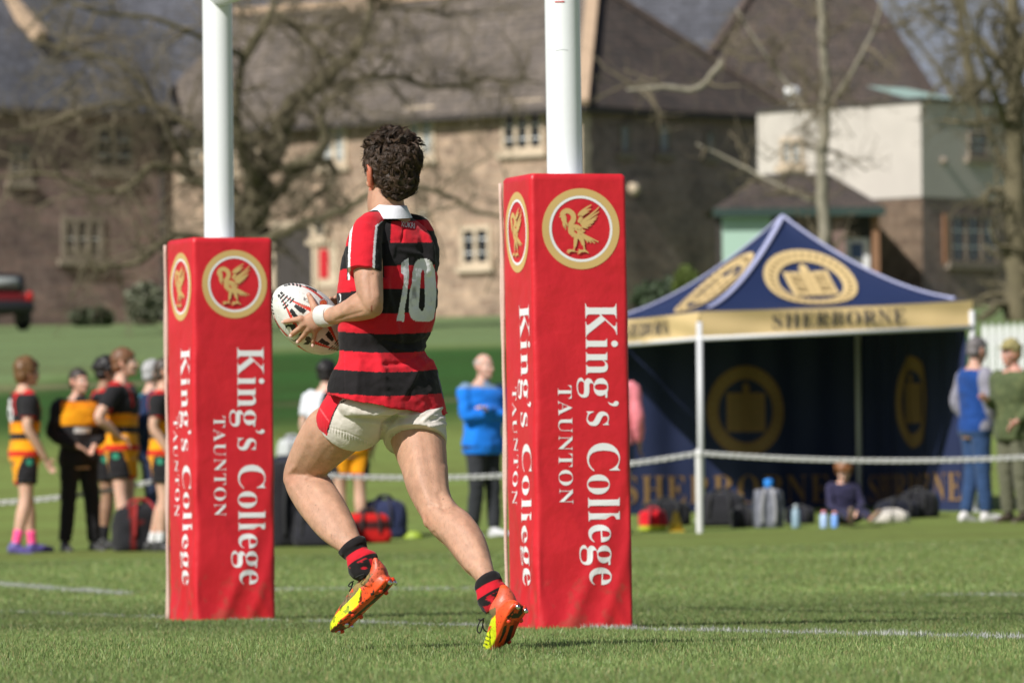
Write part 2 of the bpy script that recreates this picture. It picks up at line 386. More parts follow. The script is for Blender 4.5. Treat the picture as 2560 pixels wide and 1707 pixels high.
class Face:
    "vertical wall plane: origin, direction, outward normal; pixel -> (u, z) and boxes on it"
    def __init__(s, P, t, n): s.P = np.asarray(P, float)[:2]; s.t = nrm(t); s.n = nrm(n)
    def pt(s, u, z, out=0.0):
        q = s.P + s.t * u + s.n * out; return np.array([q[0], q[1], z])
    def px(s, x, y):
        u, z = 0.0, 8.0
        for _ in range(6):
            x0, y0 = proj(s.pt(u, z)); x1, _a = proj(s.pt(u + .1, z)); _b, y1 = proj(s.pt(u, z + .1))
            u += .1 * (x * KD - x0) / (x1 - x0); z += .1 * (y * KD - y0) / (y1 - y0)
        return u, z
    def box(s, mb, u0, u1, z0, z1, o0, o1):
        R = np.array([[s.t[0], s.n[0], 0], [s.t[1], s.n[1], 0], [0, 0, 1]])
        mb.box(s.pt((u0 + u1) / 2, (z0 + z1) / 2, (o0 + o1) / 2), (abs(u1 - u0) / 2, abs(o1 - o0) / 2, abs(z1 - z0) / 2), R)
    def window(s, parent, x0, y0, x1, y1, lights, rows, stone, pane, fr=.13, sill=True):
        ua, za = s.px(x0, y0); ub, zb = s.px(x1, y1); u0, u1 = min(ua, ub), max(ua, ub); z0, z1 = min(za, zb), max(za, zb)
        m = MB()
        s.box(m, u0, u1, z1 - fr, z1, -.03, .07); s.box(m, u0, u1, z0, z0 + fr * .8, -.03, .07)
        w = (u1 - u0 - fr) / lights
        for i in range(lights + 1): s.box(m, u0 + i * w, u0 + i * w + fr, z0 + fr * .8 + .001, z1 - fr - .001, -.03, .066)
        if sill: s.box(m, u0 - .12, u1 + .12, z0 - .16, z0 - .002, -.03, .14)
        f = m.build('window', MT[stone], parent)
        g = MB(); s.box(g, u0 + .02, u1 - .02, z0 + .02, z1 - .02, -.03, .012); g.build('pane', MT[pane], f)
        b = MB()
        for i in range(lights):
            a0 = u0 + fr + i * w; a1 = u0 + (i + 1) * w
            for k in range(1, rows): s.box(b, a0, a1, z0 + (z1 - z0) * k / rows - .018, z0 + (z1 - z0) * k / rows + .018, .013, .03)
            if a1 - a0 > .45: s.box(b, (a0 + a1) / 2 - .015, (a0 + a1) / 2 + .015, z0 + fr, z1 - fr, .0135, .032)
        if rows > 1: b.build('glazing_bar', MT['white_paint'], f)
        return f
def bar(mb, a, b_, w, h=None):
    a = np.asarray(a, float); b_ = np.asarray(b_, float); t = nrm(b_ - a); s_ = nrm(np.cross(t, (0, 0, 1))); u = np.cross(s_, t)
    mb.box((a + b_) / 2, (np.linalg.norm(b_ - a) / 2, w / 2, (h or w) / 2), np.stack([t, s_, u], 1))

P0 = atd(1340, 705, 190); T1 = np.array([-.72, .69]); T1 /= np.linalg.norm(T1); N1 = np.array([-T1[1], T1[0]])
N1 = -np.array([.69, .72]) / np.hypot(.69, .72); T2 = -N1; N2 = np.array([.72, -.69]) / np.hypot(.69, .72)
FM = Face(P0, T1, N1); FC = Face(P0, T2, N2)
def zpix(x, y, d): return atd(x, y, d)[2]
def build_main():
    root = empty('stone_range', (P0[0], P0[1], 6.0), 'long two storey buff stone school range with mullioned windows and a hipped stone tile roof', 'building')
    Lm, Wd = 17.0, 7.9; zb = 4.5; ze = 12.1
    a = FM.pt(0, 0)[:2]; b_ = FM.pt(Lm, 0)[:2]; c = b_ + T2 * Wd; d = a + T2 * Wd
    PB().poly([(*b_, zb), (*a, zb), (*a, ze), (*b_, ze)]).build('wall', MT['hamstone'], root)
    PB().poly([(*a, zb), (*d, zb), (*d, ze + .2), (*a, ze)]).poly([(*d, zb), (*c, zb), (*c, ze), (*d, ze + .2)]).build('end_wall', MT['brown_shade_stone'], root)
    o = .35; zr = 15.6
    A = np.array([*(a + N1 * o + N2 * o), ze - .1]); B = np.array([*(b_ + N1 * o), ze - .1]); D = np.array([*(d + N2 * o - N1 * o), ze - .1]); Cc = np.array([*(c - N1 * o), ze - .1])
    ap = a + T1 * 3.2 + T2 * 3.95; AP = np.array([*ap, zr]); e = b_ + T2 * 3.95; EP = np.array([*e, zr])
    PB().poly([A, AP, EP, B][::-1]).poly([D, Cc, EP, AP][::-1]).build('roof', MT['tiles'], root)
    PB().poly([A, D, AP]).build('hip_roof', MT['darktiles'], root)
    m = MB(); up = np.array([0, 0, .06])
    bar(m, A + up, AP + up, .34, .16); bar(m, AP + up, EP + up, .3, .2); m.build('ridge_tiles', MT['ridge_tile'], root)
    m = MB(); bar(m, D + up, AP + up, .26, .14); m.build('hip_tiles', MT['darktiles'], root)
    m = MB(); bar(m, A - [0, 0, .08], B - [0, 0, .08], .16, .14); bar(m, A - [0, 0, .1], D - [0, 0, .1], .16, .14); m.build('gutter', MT['dark_trim_shade'], root)
    # quoins at the corner
    m = MB(); z = 5.2; k = 0
    while z < ze - .2:
        w = .45 if k % 2 else .28
        FM.box(m, -.03, w, z, z + .34, -.02, .03); FC.box(m, -.031, .45 - w * .4, z + .003, z + .337, -.02, .028); z += .345; k += 1
    m.build('quoins', MT['dressed'], root)
    for (x0, y0, x1, y1, l) in [(1153, 233, 1252, 345, 3), (935, 247, 1002, 362, 2), (738, 268, 800, 378, 2), (540, 285, 598, 392, 2), (425, 300, 470, 400, 2)]:
        FM.window(root, x0, y0, x1, y1, l, 4, 'dressed', 'paleglass' if x0 in (935, 738) else 'glass')
    for (x0, y0, x1, y1, l) in [(716, 498, 752, 548, 1), (958, 480, 992, 522, 1), (1060, 520, 1130, 610, 2)]:
        FM.window(root, x0, y0, x1, y1, l, 3, 'dressed', 'glass')
    m = MB(); u0, z1 = FM.px(722, 520); u1, _ = FM.px(636, 520); FM.box(m, u0, u1, 5.5, z1, -.02, .02); m.build('doorway', MT['dark_trim_shade'], root)  # flat dark sheet painted as the shaded opening
    m = MB(); FM.box(m, u0 - .14, u0 - .002, 5.5, z1 + .2, -.02, .1); FM.box(m, u1 + .002, u1 + .14, 5.5, z1 + .2, -.02, .1); FM.box(m, u0 - .1, u1 + .1, z1 + .001, z1 + .18, -.02, .098); m.build('door_surround', MT['dressed'], root)
    m = MB(); u0, z1 = FM.px(757, 572); u1, z0 = FM.px(737, 640); FM.box(m, u0, u1, z0, z1, .03, .06); m.build('red_noticeboard', MT['red_print'], root)
    m = MB(); u0, z1 = FM.px(775, 550); u1, z0 = FM.px(727, 660); FM.box(m, u0, u1, z0, z1, -.02, .028); m.build('pale_panel', MT['dressed'], root)
    for (x0, y0, x1, y1) in [(1422, 285, 1446, 352), (1510, 283, 1538, 352), (1620, 300, 1640, 360)]:
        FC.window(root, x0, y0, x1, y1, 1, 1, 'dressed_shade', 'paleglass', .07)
    m = MB(); u, z = FC.px(1448, 432); V, Fs = ell(FC.pt(u, z, .14), (.16, .16, .2)); m.add(V, Fs); m.tube([FC.pt(u, z + .1, -.02), FC.pt(u, z + .2, .14)], .03); m.build('wall_lamp', MT['dressed'], root, True)
    q = ap * .52 + e * .48
    q = FM.pt(11.6, 0)[:2] + T2 * 3.95
    m = PB(); w = .55; m.prism([q + T1 * w - T2 * .4, q + T1 * -w - T2 * .4, q + T1 * -w + T2 * .4, q + T1 * w + T2 * .4], 14.8, 17.6); m.build('chimney', MT['hamstone'], root)
build_main()
def build_left():
    Q = FM.pt(15.6, 0)[:2]; t = np.array([-.82, -.57]); t /= np.linalg.norm(t); n = np.array([-t[1], t[0]]); n = n if n[1] < 0 else -n
    F = Face(Q, t, n); root = empty('stone_wing', (*Q, 6), 'shaded purple brown stone school wing with a steep slate roof behind the bare oak', 'building')
    ze = 12.75; a = F.pt(0, 0)[:2]; b_ = F.pt(24, 0)[:2]; c = b_ - n * 9; d = a - n * 9
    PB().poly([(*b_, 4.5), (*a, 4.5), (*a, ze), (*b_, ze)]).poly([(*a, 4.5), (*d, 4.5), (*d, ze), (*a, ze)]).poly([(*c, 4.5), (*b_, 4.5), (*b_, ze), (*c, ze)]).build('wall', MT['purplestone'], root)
    A = np.array([*(a + n * .35), ze - .15]); B = np.array([*(b_ + n * .35), ze - .15]); A2 = np.array([*(a - n * 4.5), 18.2]); B2 = np.array([*(b_ - n * 4.5), 18.2])
    D2 = np.array([*(d), ze]); C2 = np.array([*(c), ze])
    PB().poly([B, A, A2, B2]).poly([C2, B2, A2, D2]).build('roof', MT['slate'], root)
    PB().poly([(*a, ze - .01), (*d, ze - .01), tuple(A2 - [0, 0, .1])]).poly([(*c, ze - .01), (*b_, ze - .01), tuple(B2 - [0, 0, .1])]).build('gable', MT['purplestone'], root)
    m = MB(); bar(m, A - [0, 0, .1], B - [0, 0, .1], .16, .16); m.build('gutter', MT['dark_trim_shade'], root)
    m = MB(); u0 = F.px(92, 80)[0]; s = (F.pt(u0, ze) - np.array([*n, 0]) * 1.9) + [0, 0, 2.35]
    bar(m, atd(95, 88, 199.5), atd(-10, -35, 201.5), .3, .35); m.build('gable_coping', MT['ridge_tile'], root)
    for (x0, y0, x1, y1, l, r) in [(140, 498, 235, 598, 3, 2), (215, 283, 305, 395, 2, 3), (20, 330, 70, 420, 2, 3)]:
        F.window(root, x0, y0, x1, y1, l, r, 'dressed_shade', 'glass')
    m = MB(); u, z = F.px(372, 400); F.box(m, u - .06, u + .06, 5, ze - .2, -.01, .12); m.build('drainpipe', MT['dark_trim_shade'], root)
build_left()
def hip(name, label, corners, ze, apex, zt, wallm, roofm, zb=4.0):
    root = empty(name, (corners[0][0], corners[0][1], zb), label, 'building')
    PB().prism([np.asarray(c)[:2] for c in corners], zb, ze, False).build('wall', MT[wallm], root)
    C_ = [np.array([c[0], c[1], ze - .02]) for c in corners]; cen = sum(C_) / 4
    C_ = [c + (c - cen) * .04 for c in C_]
    A0 = np.array([*apex[0][:2], zt]); A1 = np.array([*apex[1][:2], zt])
    p = PB(); p.poly([C_[0], C_[1], A1, A0]); p.poly([C_[1], C_[2], A1]); p.poly([C_[2], C_[3], A0, A1]); p.poly([C_[3], C_[0], A0])
    p.build('roof', MT[roofm], root)
    m = MB(); bar(m, C_[0], A0, .3, .15); bar(m, C_[1], A1, .3, .15); bar(m, A0 - [.01, 0, 0], A1 + [.02, 0, 0], .3, .2); m.build('ridge_tiles', MT[roofm], root)
    return root
r1 = atd(2140, 500, 207); l1 = atd(1560, 500, 209)
hip('tiled_hall', 'tall hall with a big purple brown tiled roof rising behind the cream rendered block', [l1, r1, r1 + [0, 9, 0], l1 + [0, 9, 0]], 13.1,
    [atd(1820, 0, 213.5), atd(1905, 0, 213.5)], 18.4, 'brown_shade_stone', 'darktiles')
r2 = atd(1950, 500, 236); l2 = atd(1330, 500, 236)
hip('slate_hall', 'grey slate roofed building half hidden behind the hipped end of the stone range', [l2, r2, r2 + [0, 10, 0], l2 + [0, 10, 0]], 13.5,
    [atd(1380, 0, 241), atd(1760, 0, 241)], 19.2, 'brown_shade_stone', 'slate')
r3 = atd(800, 500, 232); l3 = atd(120, 500, 232)
hip('far_slate_house', 'far building whose blue slate roof shows above the ridge of the stone range', [l3, r3, r3 + [0, 10, 0], l3 + [0, 10, 0]], 14.3,
    [atd(220, 0, 237), atd(690, 0, 237)], 19.0, 'purplestone', 'slate')
def build_block():
    K = atd(2120, 690, 180); t1 = nrm([-.70, .71]); n1 = nrm([-.71, -.70]); t2 = nrm([.71, .70]); n2 = nrm([.70, -.71])
    F1 = Face(K, t1, n1); F2 = Face(K, t2, n2); root = empty('rendered_block', (K[0], K[1], 5.5), 'flat roofed cream rendered block over a rubble stone ground floor', 'building')
    zt, zm, zb = 11.42, 9.05, 4.8; a = F1.P; b_ = F1.pt(5.6, 0)[:2]; d = F2.pt(15, 0)[:2]; c = b_ + t2 * 15
    PB().prism([b_, a, d, c], zm, zt, False).build('upper_wall', MT['render'], root)
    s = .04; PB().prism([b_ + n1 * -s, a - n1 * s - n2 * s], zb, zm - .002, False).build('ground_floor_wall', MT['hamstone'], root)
    PB().prism([a - n1 * s - n2 * s, d - n2 * s, c], zb, zm - .002, False).build('shaded_ground_floor_wall', MT['brown_shade_stone'], root)
    m = MB(); F1.box(m, -.05, 5.6, zt, zt + .1, -.3, .06); F2.box(m, -.055, 15, zt + .002, zt + .102, -.3, .058); m.build('parapet_coping', MT['dark_trim_shade'], root)
    PB().poly([(*b_, zt - .05), (*a, zt - .05), (*d, zt - .05), (*c, zt - .05)]).build('flat_roof', MT['slate'], root)
    q = F2.pt(.7, 0)[:2] - n2 * .8; w = F2.pt(3.4, 0)[:2] - n2 * .8
    PB().poly([(*q, zt + .08), (*w, zt + .08), (*(w - n2 * 2.5 - t2 * .3), zt + .62), (*(q - n2 * 2.5 + t2 * .9), zt + .62)]).build('copper_roof', MT['copper'], root)
    F1.window(root, 1795, 318, 1846, 378, 2, 2, 'dressed', 'paleglass', .09)
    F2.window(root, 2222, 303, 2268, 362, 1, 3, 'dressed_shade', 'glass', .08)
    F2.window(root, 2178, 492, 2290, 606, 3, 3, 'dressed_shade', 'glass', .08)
    m = MB(); u0, z1 = F2.px(2166, 492); u1, z0 = F2.px(2177, 606); F2.box(m, u0, u1, z0, z1, -.02, .05); m.build('window_jamb', MT['orangebrick'], root)
    m = MB(); u, z = F2.px(2165, 370); V, Fs = ell(F2.pt(u, z, .05), (.1, .1, .1)); m.add(V, Fs); m.build('vent', MT['dressed_shade'], root, True)
    m = MB(); u, z = F1.px(1800, 212); m.tube([F1.pt(u, zt, -.3), F1.pt(u, z, -.3)], .05); V, Fs = ell(F1.pt(u, z, -.3), (.22, .22, .18)); m.add(V, Fs); m.build('roof_vent', MT['white_paint'], root, True)
build_block()
def build_porch():
    L_ = atd(1655, 480, 176.8); R_ = atd(2012, 476, 176.9); t = nrm(R_[:2] - L_[:2]); n = np.array([t[1], -t[0]]); n = n if n[1] < 0 else -n
    F = Face(L_, t, n); W = np.linalg.norm(R_[:2] - L_[:2]); ze = L_[2]; root = empty('porch', (*F.pt(W / 2, 0)[:2], 6), 'low entrance porch with a brown tiled lean to roof against the cream block', 'porch')
    dp = 4.5
    A = F.pt(-.2, ze, .25); B = F.pt(W + .2, ze, .25); A2 = F.pt(W * .32, ze + .95, -2.2); B2 = F.pt(W * .74, ze + .95, -2.2); C2 = F.pt(W + .2, ze, -dp); D2 = F.pt(-.2, ze, -dp)
    PB().poly([A, B, B2, A2]).poly([B, C2, B2]).poly([D2, A, A2]).poly([C2, D2, A2, B2]).build('roof', MT['darktiles'], root)
    m = MB(); bar(m, A - [0, 0, .1], B - [0, 0, .1], .14, .2); m.build('gutter', MT['greenpaint'], root)
    m = MB(); F.box(m, 0, W, 4.8, ze - .05, -2.0, -1.8); m.build('back_wall', MT['dark_trim_shade'], root)
    u0 = F.px(1660, 560)[0]; u1 = F.px(1772, 560)[0]
    m = MB(); F.box(m, u0, u1, 4.8, ze - .14, -.2, .02); m.build('mint_panel', MT['mint'], root)
    for i, (xa, xb, k) in enumerate([(1914, 1942, 'purplestone'), (2004, 2020, 'orangebrick')]):
        m = MB(); F.box(m, F.px(xa, 560)[0], F.px(xb, 560)[0], 4.8, ze - .14, -.35, .0); m.build('pier', MT[k], root)
    u0 = F.px(1946, 560)[0]; u1 = F.px(2000, 560)[0]; z1 = F.px(1970, 545)[1]
    m = MB(); F.box(m, u0, u1, 4.8, z1, -.6, -.5); dr = m.build('door', MT['white_paint'], root)
    m = MB(); F.box(m, u0 + .12, u0 + .42, z1 - .5, z1 - .12, -.499, -.48); m.build('pane', mat('blue_pane', (.05, .1, .22), .2), dr)
build_porch()

# ------------------------------------------------------------------ trees
MT['oakbark'] = mat('mossy_bark', (.115, .098, .056), .95, .5, 3.0, .6, 12)
MT['twig'] = mat('twig_bark', (.17, .14, .09), .95, .35, .8)
MT['palebark'] = mat('pale_bark', (.27, .245, .185), .9, .25, 4)
MT['lichen'] = mat('lichen_bark', (.135, .115, .066), .95, .4, 2.0)
def grow(mb, p, d, L, r, lev, spread, up, rnd, segs=4, kids=(5, 5, 4), ymax=None):
    "one crooked tapering branch and its children"
    pts = [np.array(p, float)]; d = nrm(d)
    for i in range(segs):
        d = nrm(d + rnd.normal(0, .28, 3) + np.array([0, 0, up])); pts.append(pts[-1] + d * L / segs)
    rr = np.linspace(r, r * .45, len(pts))
    V, Fs = tube(pts, rr, 4 if lev else 3); mb.add(V, Fs)
    if lev > 0:
        n = kids[lev - 1]
        for k in range(n):
            f = (k + 1.0) / (n + .3); j = min(int(f * segs), segs - 1); q = pts[j] + (pts[j + 1] - pts[j]) * (f * segs - j)
            v = nrm(rnd.normal(0, 1, 3)); nd = nrm(d * .55 + v * spread)
            grow(mb, q, nd, L * rnd.uniform(.45, .75), max(rr[j] * .5, .007), lev - 1, spread, up * .8, rnd, segs, kids)
def tree(name, label, limbs, d0, barkm, twigm, seed, base, kids, klen, spread=.9, up=.05, step=.9, rk=.35):
    rnd = np.random.default_rng(seed); root = empty(name, base, label, 'tree'); tr = MB(); cr = MB()
    for limb, level in limbs:
        P = np.array([atd(x, y, d0 + w) for x, y, w, r in limb]); R_ = np.array([r for *_, r in limb]) * (.8 if limb is not limbs[0][0] else 1.0) * d0 / 16650
        Q = catmull(np.column_stack([P, R_]), 6); W = rnd.normal(0, 1, (len(Q), 3)); 
        Q[:, :3] += (W * Q[:, 3:4] * .25)
        V, Fs = tube(Q[:, :3], Q[:, 3], 9); tr.add(V, Fs)
        L = np.linalg.norm(np.diff(Q[:, :3], axis=0), axis=1).cumsum(); n = int(L[-1] / step) if level else 0
        for k in range(n):
            s = rnd.uniform(.12, 1.0) * L[-1]; j = int(np.searchsorted(L, s)); j = min(j, len(Q) - 2)
            dd = nrm(Q[j + 1, :3] - Q[j, :3]); v = nrm(rnd.normal(0, 1, 3)); nd = nrm(dd * .5 + v)
            grow(cr, Q[j, :3], nd, klen * rnd.uniform(.5, 1.2), max(Q[j, 3] * rk, .03), level, spread, up, rnd, 4, kids)
    tr.build('trunk', MT[barkm], root, True); cr.build('crown', MT[twigm], root, True)
    return root
b = gpd(578, 150)
oak = [
 ([(580, 720, 0, 46), (576, 620, 0, 40), (583, 530, 0, 36), (598, 430, 0, 32), (655, 270, .5, 22), (716, 205, .5, 19), (781, 150, 0, 15), (830, 90, -.5, 11), (855, 0, -.5, 8), (860, -60, -.5, 6)], 2),
 ([(590, 440, 0, 24), (560, 360, -.8, 18), (540, 250, -1.2, 14), (560, 130, -1, 11), (615, 40, -1, 9), (640, -30, -1, 7)], 2),
 ([(575, 560, 0, 26), (520, 470, 1, 19), (440, 400, 2, 15), (350, 380, 2, 12), (300, 430, 2, 10), (230, 440, 2, 8), (120, 400, 2, 6), (-20, 410, 2, 4)], 2),
 ([(560, 600, 0, 22), (480, 560, -1, 16), (390, 545, -1.5, 13), (320, 600, -2, 10), (255, 610, -2, 8), (215, 615, -2, 6), (205, 560, -2, 4)], 2),
 ([(575, 520, .5, 22), (500, 360, 2, 16), (420, 280, 2.5, 12), (330, 240, 2.5, 10), (200, 250, 2.5, 7), (60, 300, 2.5, 5), (-40, 300, 2, 4)], 2),
 ([(620, 390, 0, 18), (700, 372, -1, 14), (745, 330, -1, 12), (740, 250, -1.2, 9), (780, 210, -1.2, 8), (860, 170, -1, 6), (900, 120, -1, 5)], 2),
 ([(606, 480, .5, 18), (680, 400, 1, 15), (750, 372, 1.4, 12), (765, 415, 1.5, 11), (720, 455, 1.5, 9), (660, 500, 1.5, 6)], 2),
 ([(600, 560, -.4, 16), (690, 515, -1, 13), (790, 480, -1.4, 11), (850, 448, -1.6, 9), (960, 430, -1.8, 8), (1040, 455, -1.8, 7), (1110, 490, -1.8, 6), (1230, 500, -1.8, 5)], 2),
 ([(716, 205, .5, 14), (800, 190, 1.2, 10), (900, 175, 1.5, 8), (1010, 200, 1.6, 7), (1120, 180, 1.6, 5), (1240, 190, 1.6, 4)], 2),
 ([(781, 150, 0, 12), (700, 90, .5, 9), (640, 30, 1, 8), (610, 70, 1, 7), (560, 150, 1, 6)], 2),
 ([(620, 40, 0, 9), (690, 62, .6, 9), (760, 62, .6, 8), (830, 30, .6, 6), (930, 20, .6, 5), (1040, 40, .6, 4)], 2),
 ([(560, 130, -1, 10), (450, 80, -2, 8), (340, 40, -2.4, 7), (240, 30, -2.6, 6), (120, -10, -2.6, 4)], 2),
 ([(440, 400, 2, 10), (400, 320, 1, 8), (300, 160, .5, 6), (180, 120, .5, 5), (60, 90, .5, 3)], 2)]
tree('oak_tree', 'wide spreading bare oak with crooked mossy limbs in front of the stone range', oak, 150, 'oakbark', 'twig', 3, b, (5, 5, 4), 1.5, 1.0, .02, .30, .22)
b = gpd(1893, 146)
birch = [([(1893, 760, 0, 17), (1893, 560, 0, 15), (1890, 400, 0, 14), (1897, 220, 0, 12), (1890, 90, 0, 10), (1888, -40, 0, 8)], 2),
 ([(1893, 470, 0, 7), (1800, 430, .5, 5), (1700, 380, 1, 4), (1600, 330, 1, 3)], 1), ([(1895, 260, 0, 7), (1960, 160, -1, 5), (2010, 60, -1, 4), (2030, -30, -1, 3)], 2),
 ([(1893, 300, 0, 6), (1820, 210, 1, 5), (1740, 100, 1, 4), (1690, 20, 1, 3)], 2), ([(1660, 140, 2, 9), (1600, 205, 2, 8), (1540, 200, 2, 7), (1440, 205, 2, 4)], 1)]
tree('young_tree', 'slender pale barked bare tree standing behind the peak of the marquee', birch, 146, 'palebark', 'twig', 5, b, (5, 5, 4), 1.2, .9, .06, .33, .3)
b = gpd(2325, 140)
lime = [([(2338, 800, 0, 30), (2336, 600, 0, 27), (2333, 400, 0, 24), (2334, 200, 0, 22), (2326, 60, 0, 17), (2332, -50, 0, 13)], 2),
 ([(2322, 240, 0, 18), (2350, 120, -.5, 14), (2385, 0, -.5, 10)], 2), ([(2318, 300, 0, 12), (2270, 180, -1, 9), (2230, 60, -1.4, 7), (2200, -40, -1.4, 5)], 2),
 ([(2312, 160, .5, 10), (2250, 90, 1, 8), (2180, 70, 1.4, 6), (2110, 20, 1.4, 4)], 2), ([(2318, 420, .5, 9), (2270, 300, 1, 7), (2220, 220, 1, 5), (2150, 170, 1, 3)], 2)]
tree('lime_tree', 'thick trunked bare tree with yellow lichen beside the cream block', lime, 140, 'lichen', 'lichen', 9, b, (5, 5, 4), 1.3, 1.0, .02, .3, .35)
b = gpd(2180, 250)
back = [([(2230, 800, 0, 20), (2230, 300, 0, 16), (2220, 120, 0, 12), (2190, -40, 0, 8)], 2), ([(2230, 300, 0, 10), (2150, 150, 1, 7), (2080, 60, 1, 5), (2040, -30, 1, 4)], 2), ([(2225, 250, 0, 10), (2300, 130, 1, 7), (2340, 20, 1, 5)], 2)]
tree('distant_tree', 'distant bare tree against the sky beyond the copper roof', back, 250, 'lichen', 'lichen', 13, b, (4, 5, 4), 2.4, 1.0, .05, .55, .35)

def shrub(label, x, d, w, h, seed, col):
    base = gpd(x, d); rnd = np.random.default_rng(seed); m = MB(); n = 1400
    P = rnd.normal(0, 1, (n, 3)); P /= np.linalg.norm(P, axis=1)[:, None]; P *= rnd.uniform(.45, 1, (n, 1)) ** .5
    P = P * [w / 2, w / 2.4, h / 2] + base + [0, 0, h / 2]; P += rnd.normal(0, .05, P.shape)
    U = rnd.normal(0, 1, (n, 3)); U /= np.linalg.norm(U, axis=1)[:, None]; W = np.cross(U, rnd.normal(0, 1, (n, 3))); W /= np.linalg.norm(W, axis=1)[:, None]; s = rnd.uniform(.05, .1, (n, 1))
    V = np.concatenate([P + U * s, P + W * s, P - U * s, P - W * s]); i = np.arange(n)
    me = npmesh('foliage', V, np.stack([i, i + n, i + 2 * n, i + 3 * n], 1), False)
    root = empty('shrub', base, label, 'shrub', 'shrubs along the foot of the school walls')
    link('foliage', me, mat('shrub_leaf', col, .7, .4, 3), root)
    t = MB()
    for k in range(4): t.tube([base + [0, 0, -.1], base + np.array([rnd.normal(0, w * .15), rnd.normal(0, w * .1), h * .6])], [.04, .015], 5)
    t.build('stem', MT['twig'], root, True)
shrub('pale grey green rounded shrub against the purple stone wing', 338, 182, .95, 1.05, 1, (.16, .17, .11))
shrub('low dark green shrub under the mullioned window of the purple stone wing', 215, 184, 1.1, .45, 4, (.05, .065, .03))
shrub('dark leafy shrub under the shaded end wall left of the marquee roof', 1530, 168, 1.5, .75, 2, (.05, .075, .035))
shrub('tall narrow green shrub near the marquee roof and the mint panel', 1584, 165, .45, 1.1, 3, (.11, .15, .03))

# ------------------------------------------------------------------ red vehicle by the wing
def build_car():
    b_ = gpd(-42, 168); root = empty('utility_vehicle', b_, 'red and black utility vehicle parked on the grass at the left edge', 'vehicle'); yaw = math.radians(28)
    Rz = np.array([[math.cos(yaw), -math.sin(yaw), 0], [math.sin(yaw), math.cos(yaw), 0], [0, 0, 1]])
    def tf(V): return np.asarray(V) @ Rz.T + b_
    def part(name, shapes, m, parent=root, sm=True):
        mb = MB()
        for V, Fs in shapes: mb.add(tf(V), Fs)
        return mb.build(name, m, parent, sm)
    def rr(ys, xs, zs0, zs1):
        C_ = np.array([[0, y, (a + c) / 2] for y, a, c in zip(ys, zs0, zs1)]); A = np.array([[x, 0, 0] for x in xs]); B = np.array([[0, 0, (c - a) / 2] for a, c in zip(zs0, zs1)])
        return rings_mesh(C_, A, B, 28, 5)
    red = mat('red_bodywork', (.13, .010, .010), .35, .05); blk = mat('black_plastic', (.02, .02, .022), .4); gl = MT['glass']
    part('body', [rr([-1.5, -1.45, -.6, .6, 1.45, 1.5], [.66, .72, .74, .74, .72, .64], [.42, .38, .36, .36, .38, .45], [.78, .84, .86, .86, .84, .76])], red)
    part('cab', [rr([-1.3, -1.2, 0, .5, .8], [.55, .62, .62, .6, .5], [.84] * 5, [1.05, 1.3, 1.34, 1.3, 1.0])], blk)
    part('rear_window', [rr([-1.33, -1.3], [.42, .42], [.95, .95], [1.2, 1.2])], MT['paleglass'])  # pale colour painted for the reflection on dark glass
    part('bumper', [rr([-1.6, -1.56, -1.48], [.62, .68, .68], [.40, .36, .36], [.62, .66, .66])], blk)
    lampm = mat('tail_lamp', (.5, .02, .02), .2)
    for s in (-1, 1):
        V, Fs = ell((s * .6, -1.5, .76), (.1, .05, .12)); part('tail_lamp', [(V, Fs)], lampm)
    for sx in (-1, 1):
        for sy in (-.95, 1.0):
            V, Fs = tube([(sx * .56, sy, .31), (sx * .60, sy, .31), (sx * .74, sy, .31), (sx * .78, sy, .31)], [.26, .31, .31, .26], 20, ref=(0, 0, 1)); w = part('wheel', [(V, Fs)], blk)
            V, Fs = tube([(sx * .779, sy, .31), (sx * .79, sy, .31)], .16, 14, ref=(0, 0, 1)); part('rim', [(V, Fs)], MT['white_metal'], w)
    V, Fs = tube([(0.1, .9, 1.0), (.1, .9, 2.1)], .045, 8); part('mast', [(V, Fs)], MT['greenpaint'])
    V, Fs = tube([(-.35, .9, 2.05), (.55, .9, 2.05)], .1, 8); part('beacon_bar', [(V, Fs)], MT['greenpaint'])
build_car()
# ------------------------------------------------------------------ lettering
def serif(s):
    r = ''
    for ch in s:
        if 'A' <= ch <= 'Z': r += chr(0x1D400 + ord(ch) - 65)
        elif 'a' <= ch <= 'z': r += chr(0x1D41A + ord(ch) - 97)
        else: r += ch
    return r
def text_tris(body, offset=0.0, spacing=1.0, res=4):
    "flat glyph outlines filled as triangles, units of the font size"
    c = bpy.data.curves.new('t', 'FONT'); c.body = body; c.offset = offset; c.space_character = spacing; c.resolution_u = res
    o = bpy.data.objects.new('t', c); COL.objects.link(o)
    dg = bpy.context.evaluated_depsgraph_get(); dg.update()
    me = bpy.data.meshes.new_from_object(o.evaluated_get(dg), depsgraph=dg)
    V = mverts(me)[:, :2]; Fs = [tuple(p.vertices) for p in me.polygons]
    bpy.data.objects.remove(o); bpy.data.curves.remove(c); bpy.data.meshes.remove(me)
    return V, Fs
def fit(V, x0, x1, y0=None, y1=None):
    "scale text so it spans x0..x1 and (cap height) y0..y1"
    V = V.copy(); a, b_ = V[:, 0].min(), V[:, 0].max(); V[:, 0] = x0 + (V[:, 0] - a) / (b_ - a) * (x1 - x0)
    return V
def ringflat(r0, r1, n=72, sx=1.0):
    th = np.arange(n) * 2 * math.pi / n; d = np.stack([np.cos(th) * sx, np.sin(th)], 1)
    return np.concatenate([d * r0, d * r1]), [(i, (i + 1) % n, n + (i + 1) % n, n + i) for i in range(n)]
def disc(r, n=64):
    th = np.arange(n) * 2 * math.pi / n
    return np.stack([np.cos(th), np.sin(th)], 1) * r, [tuple(range(n))]
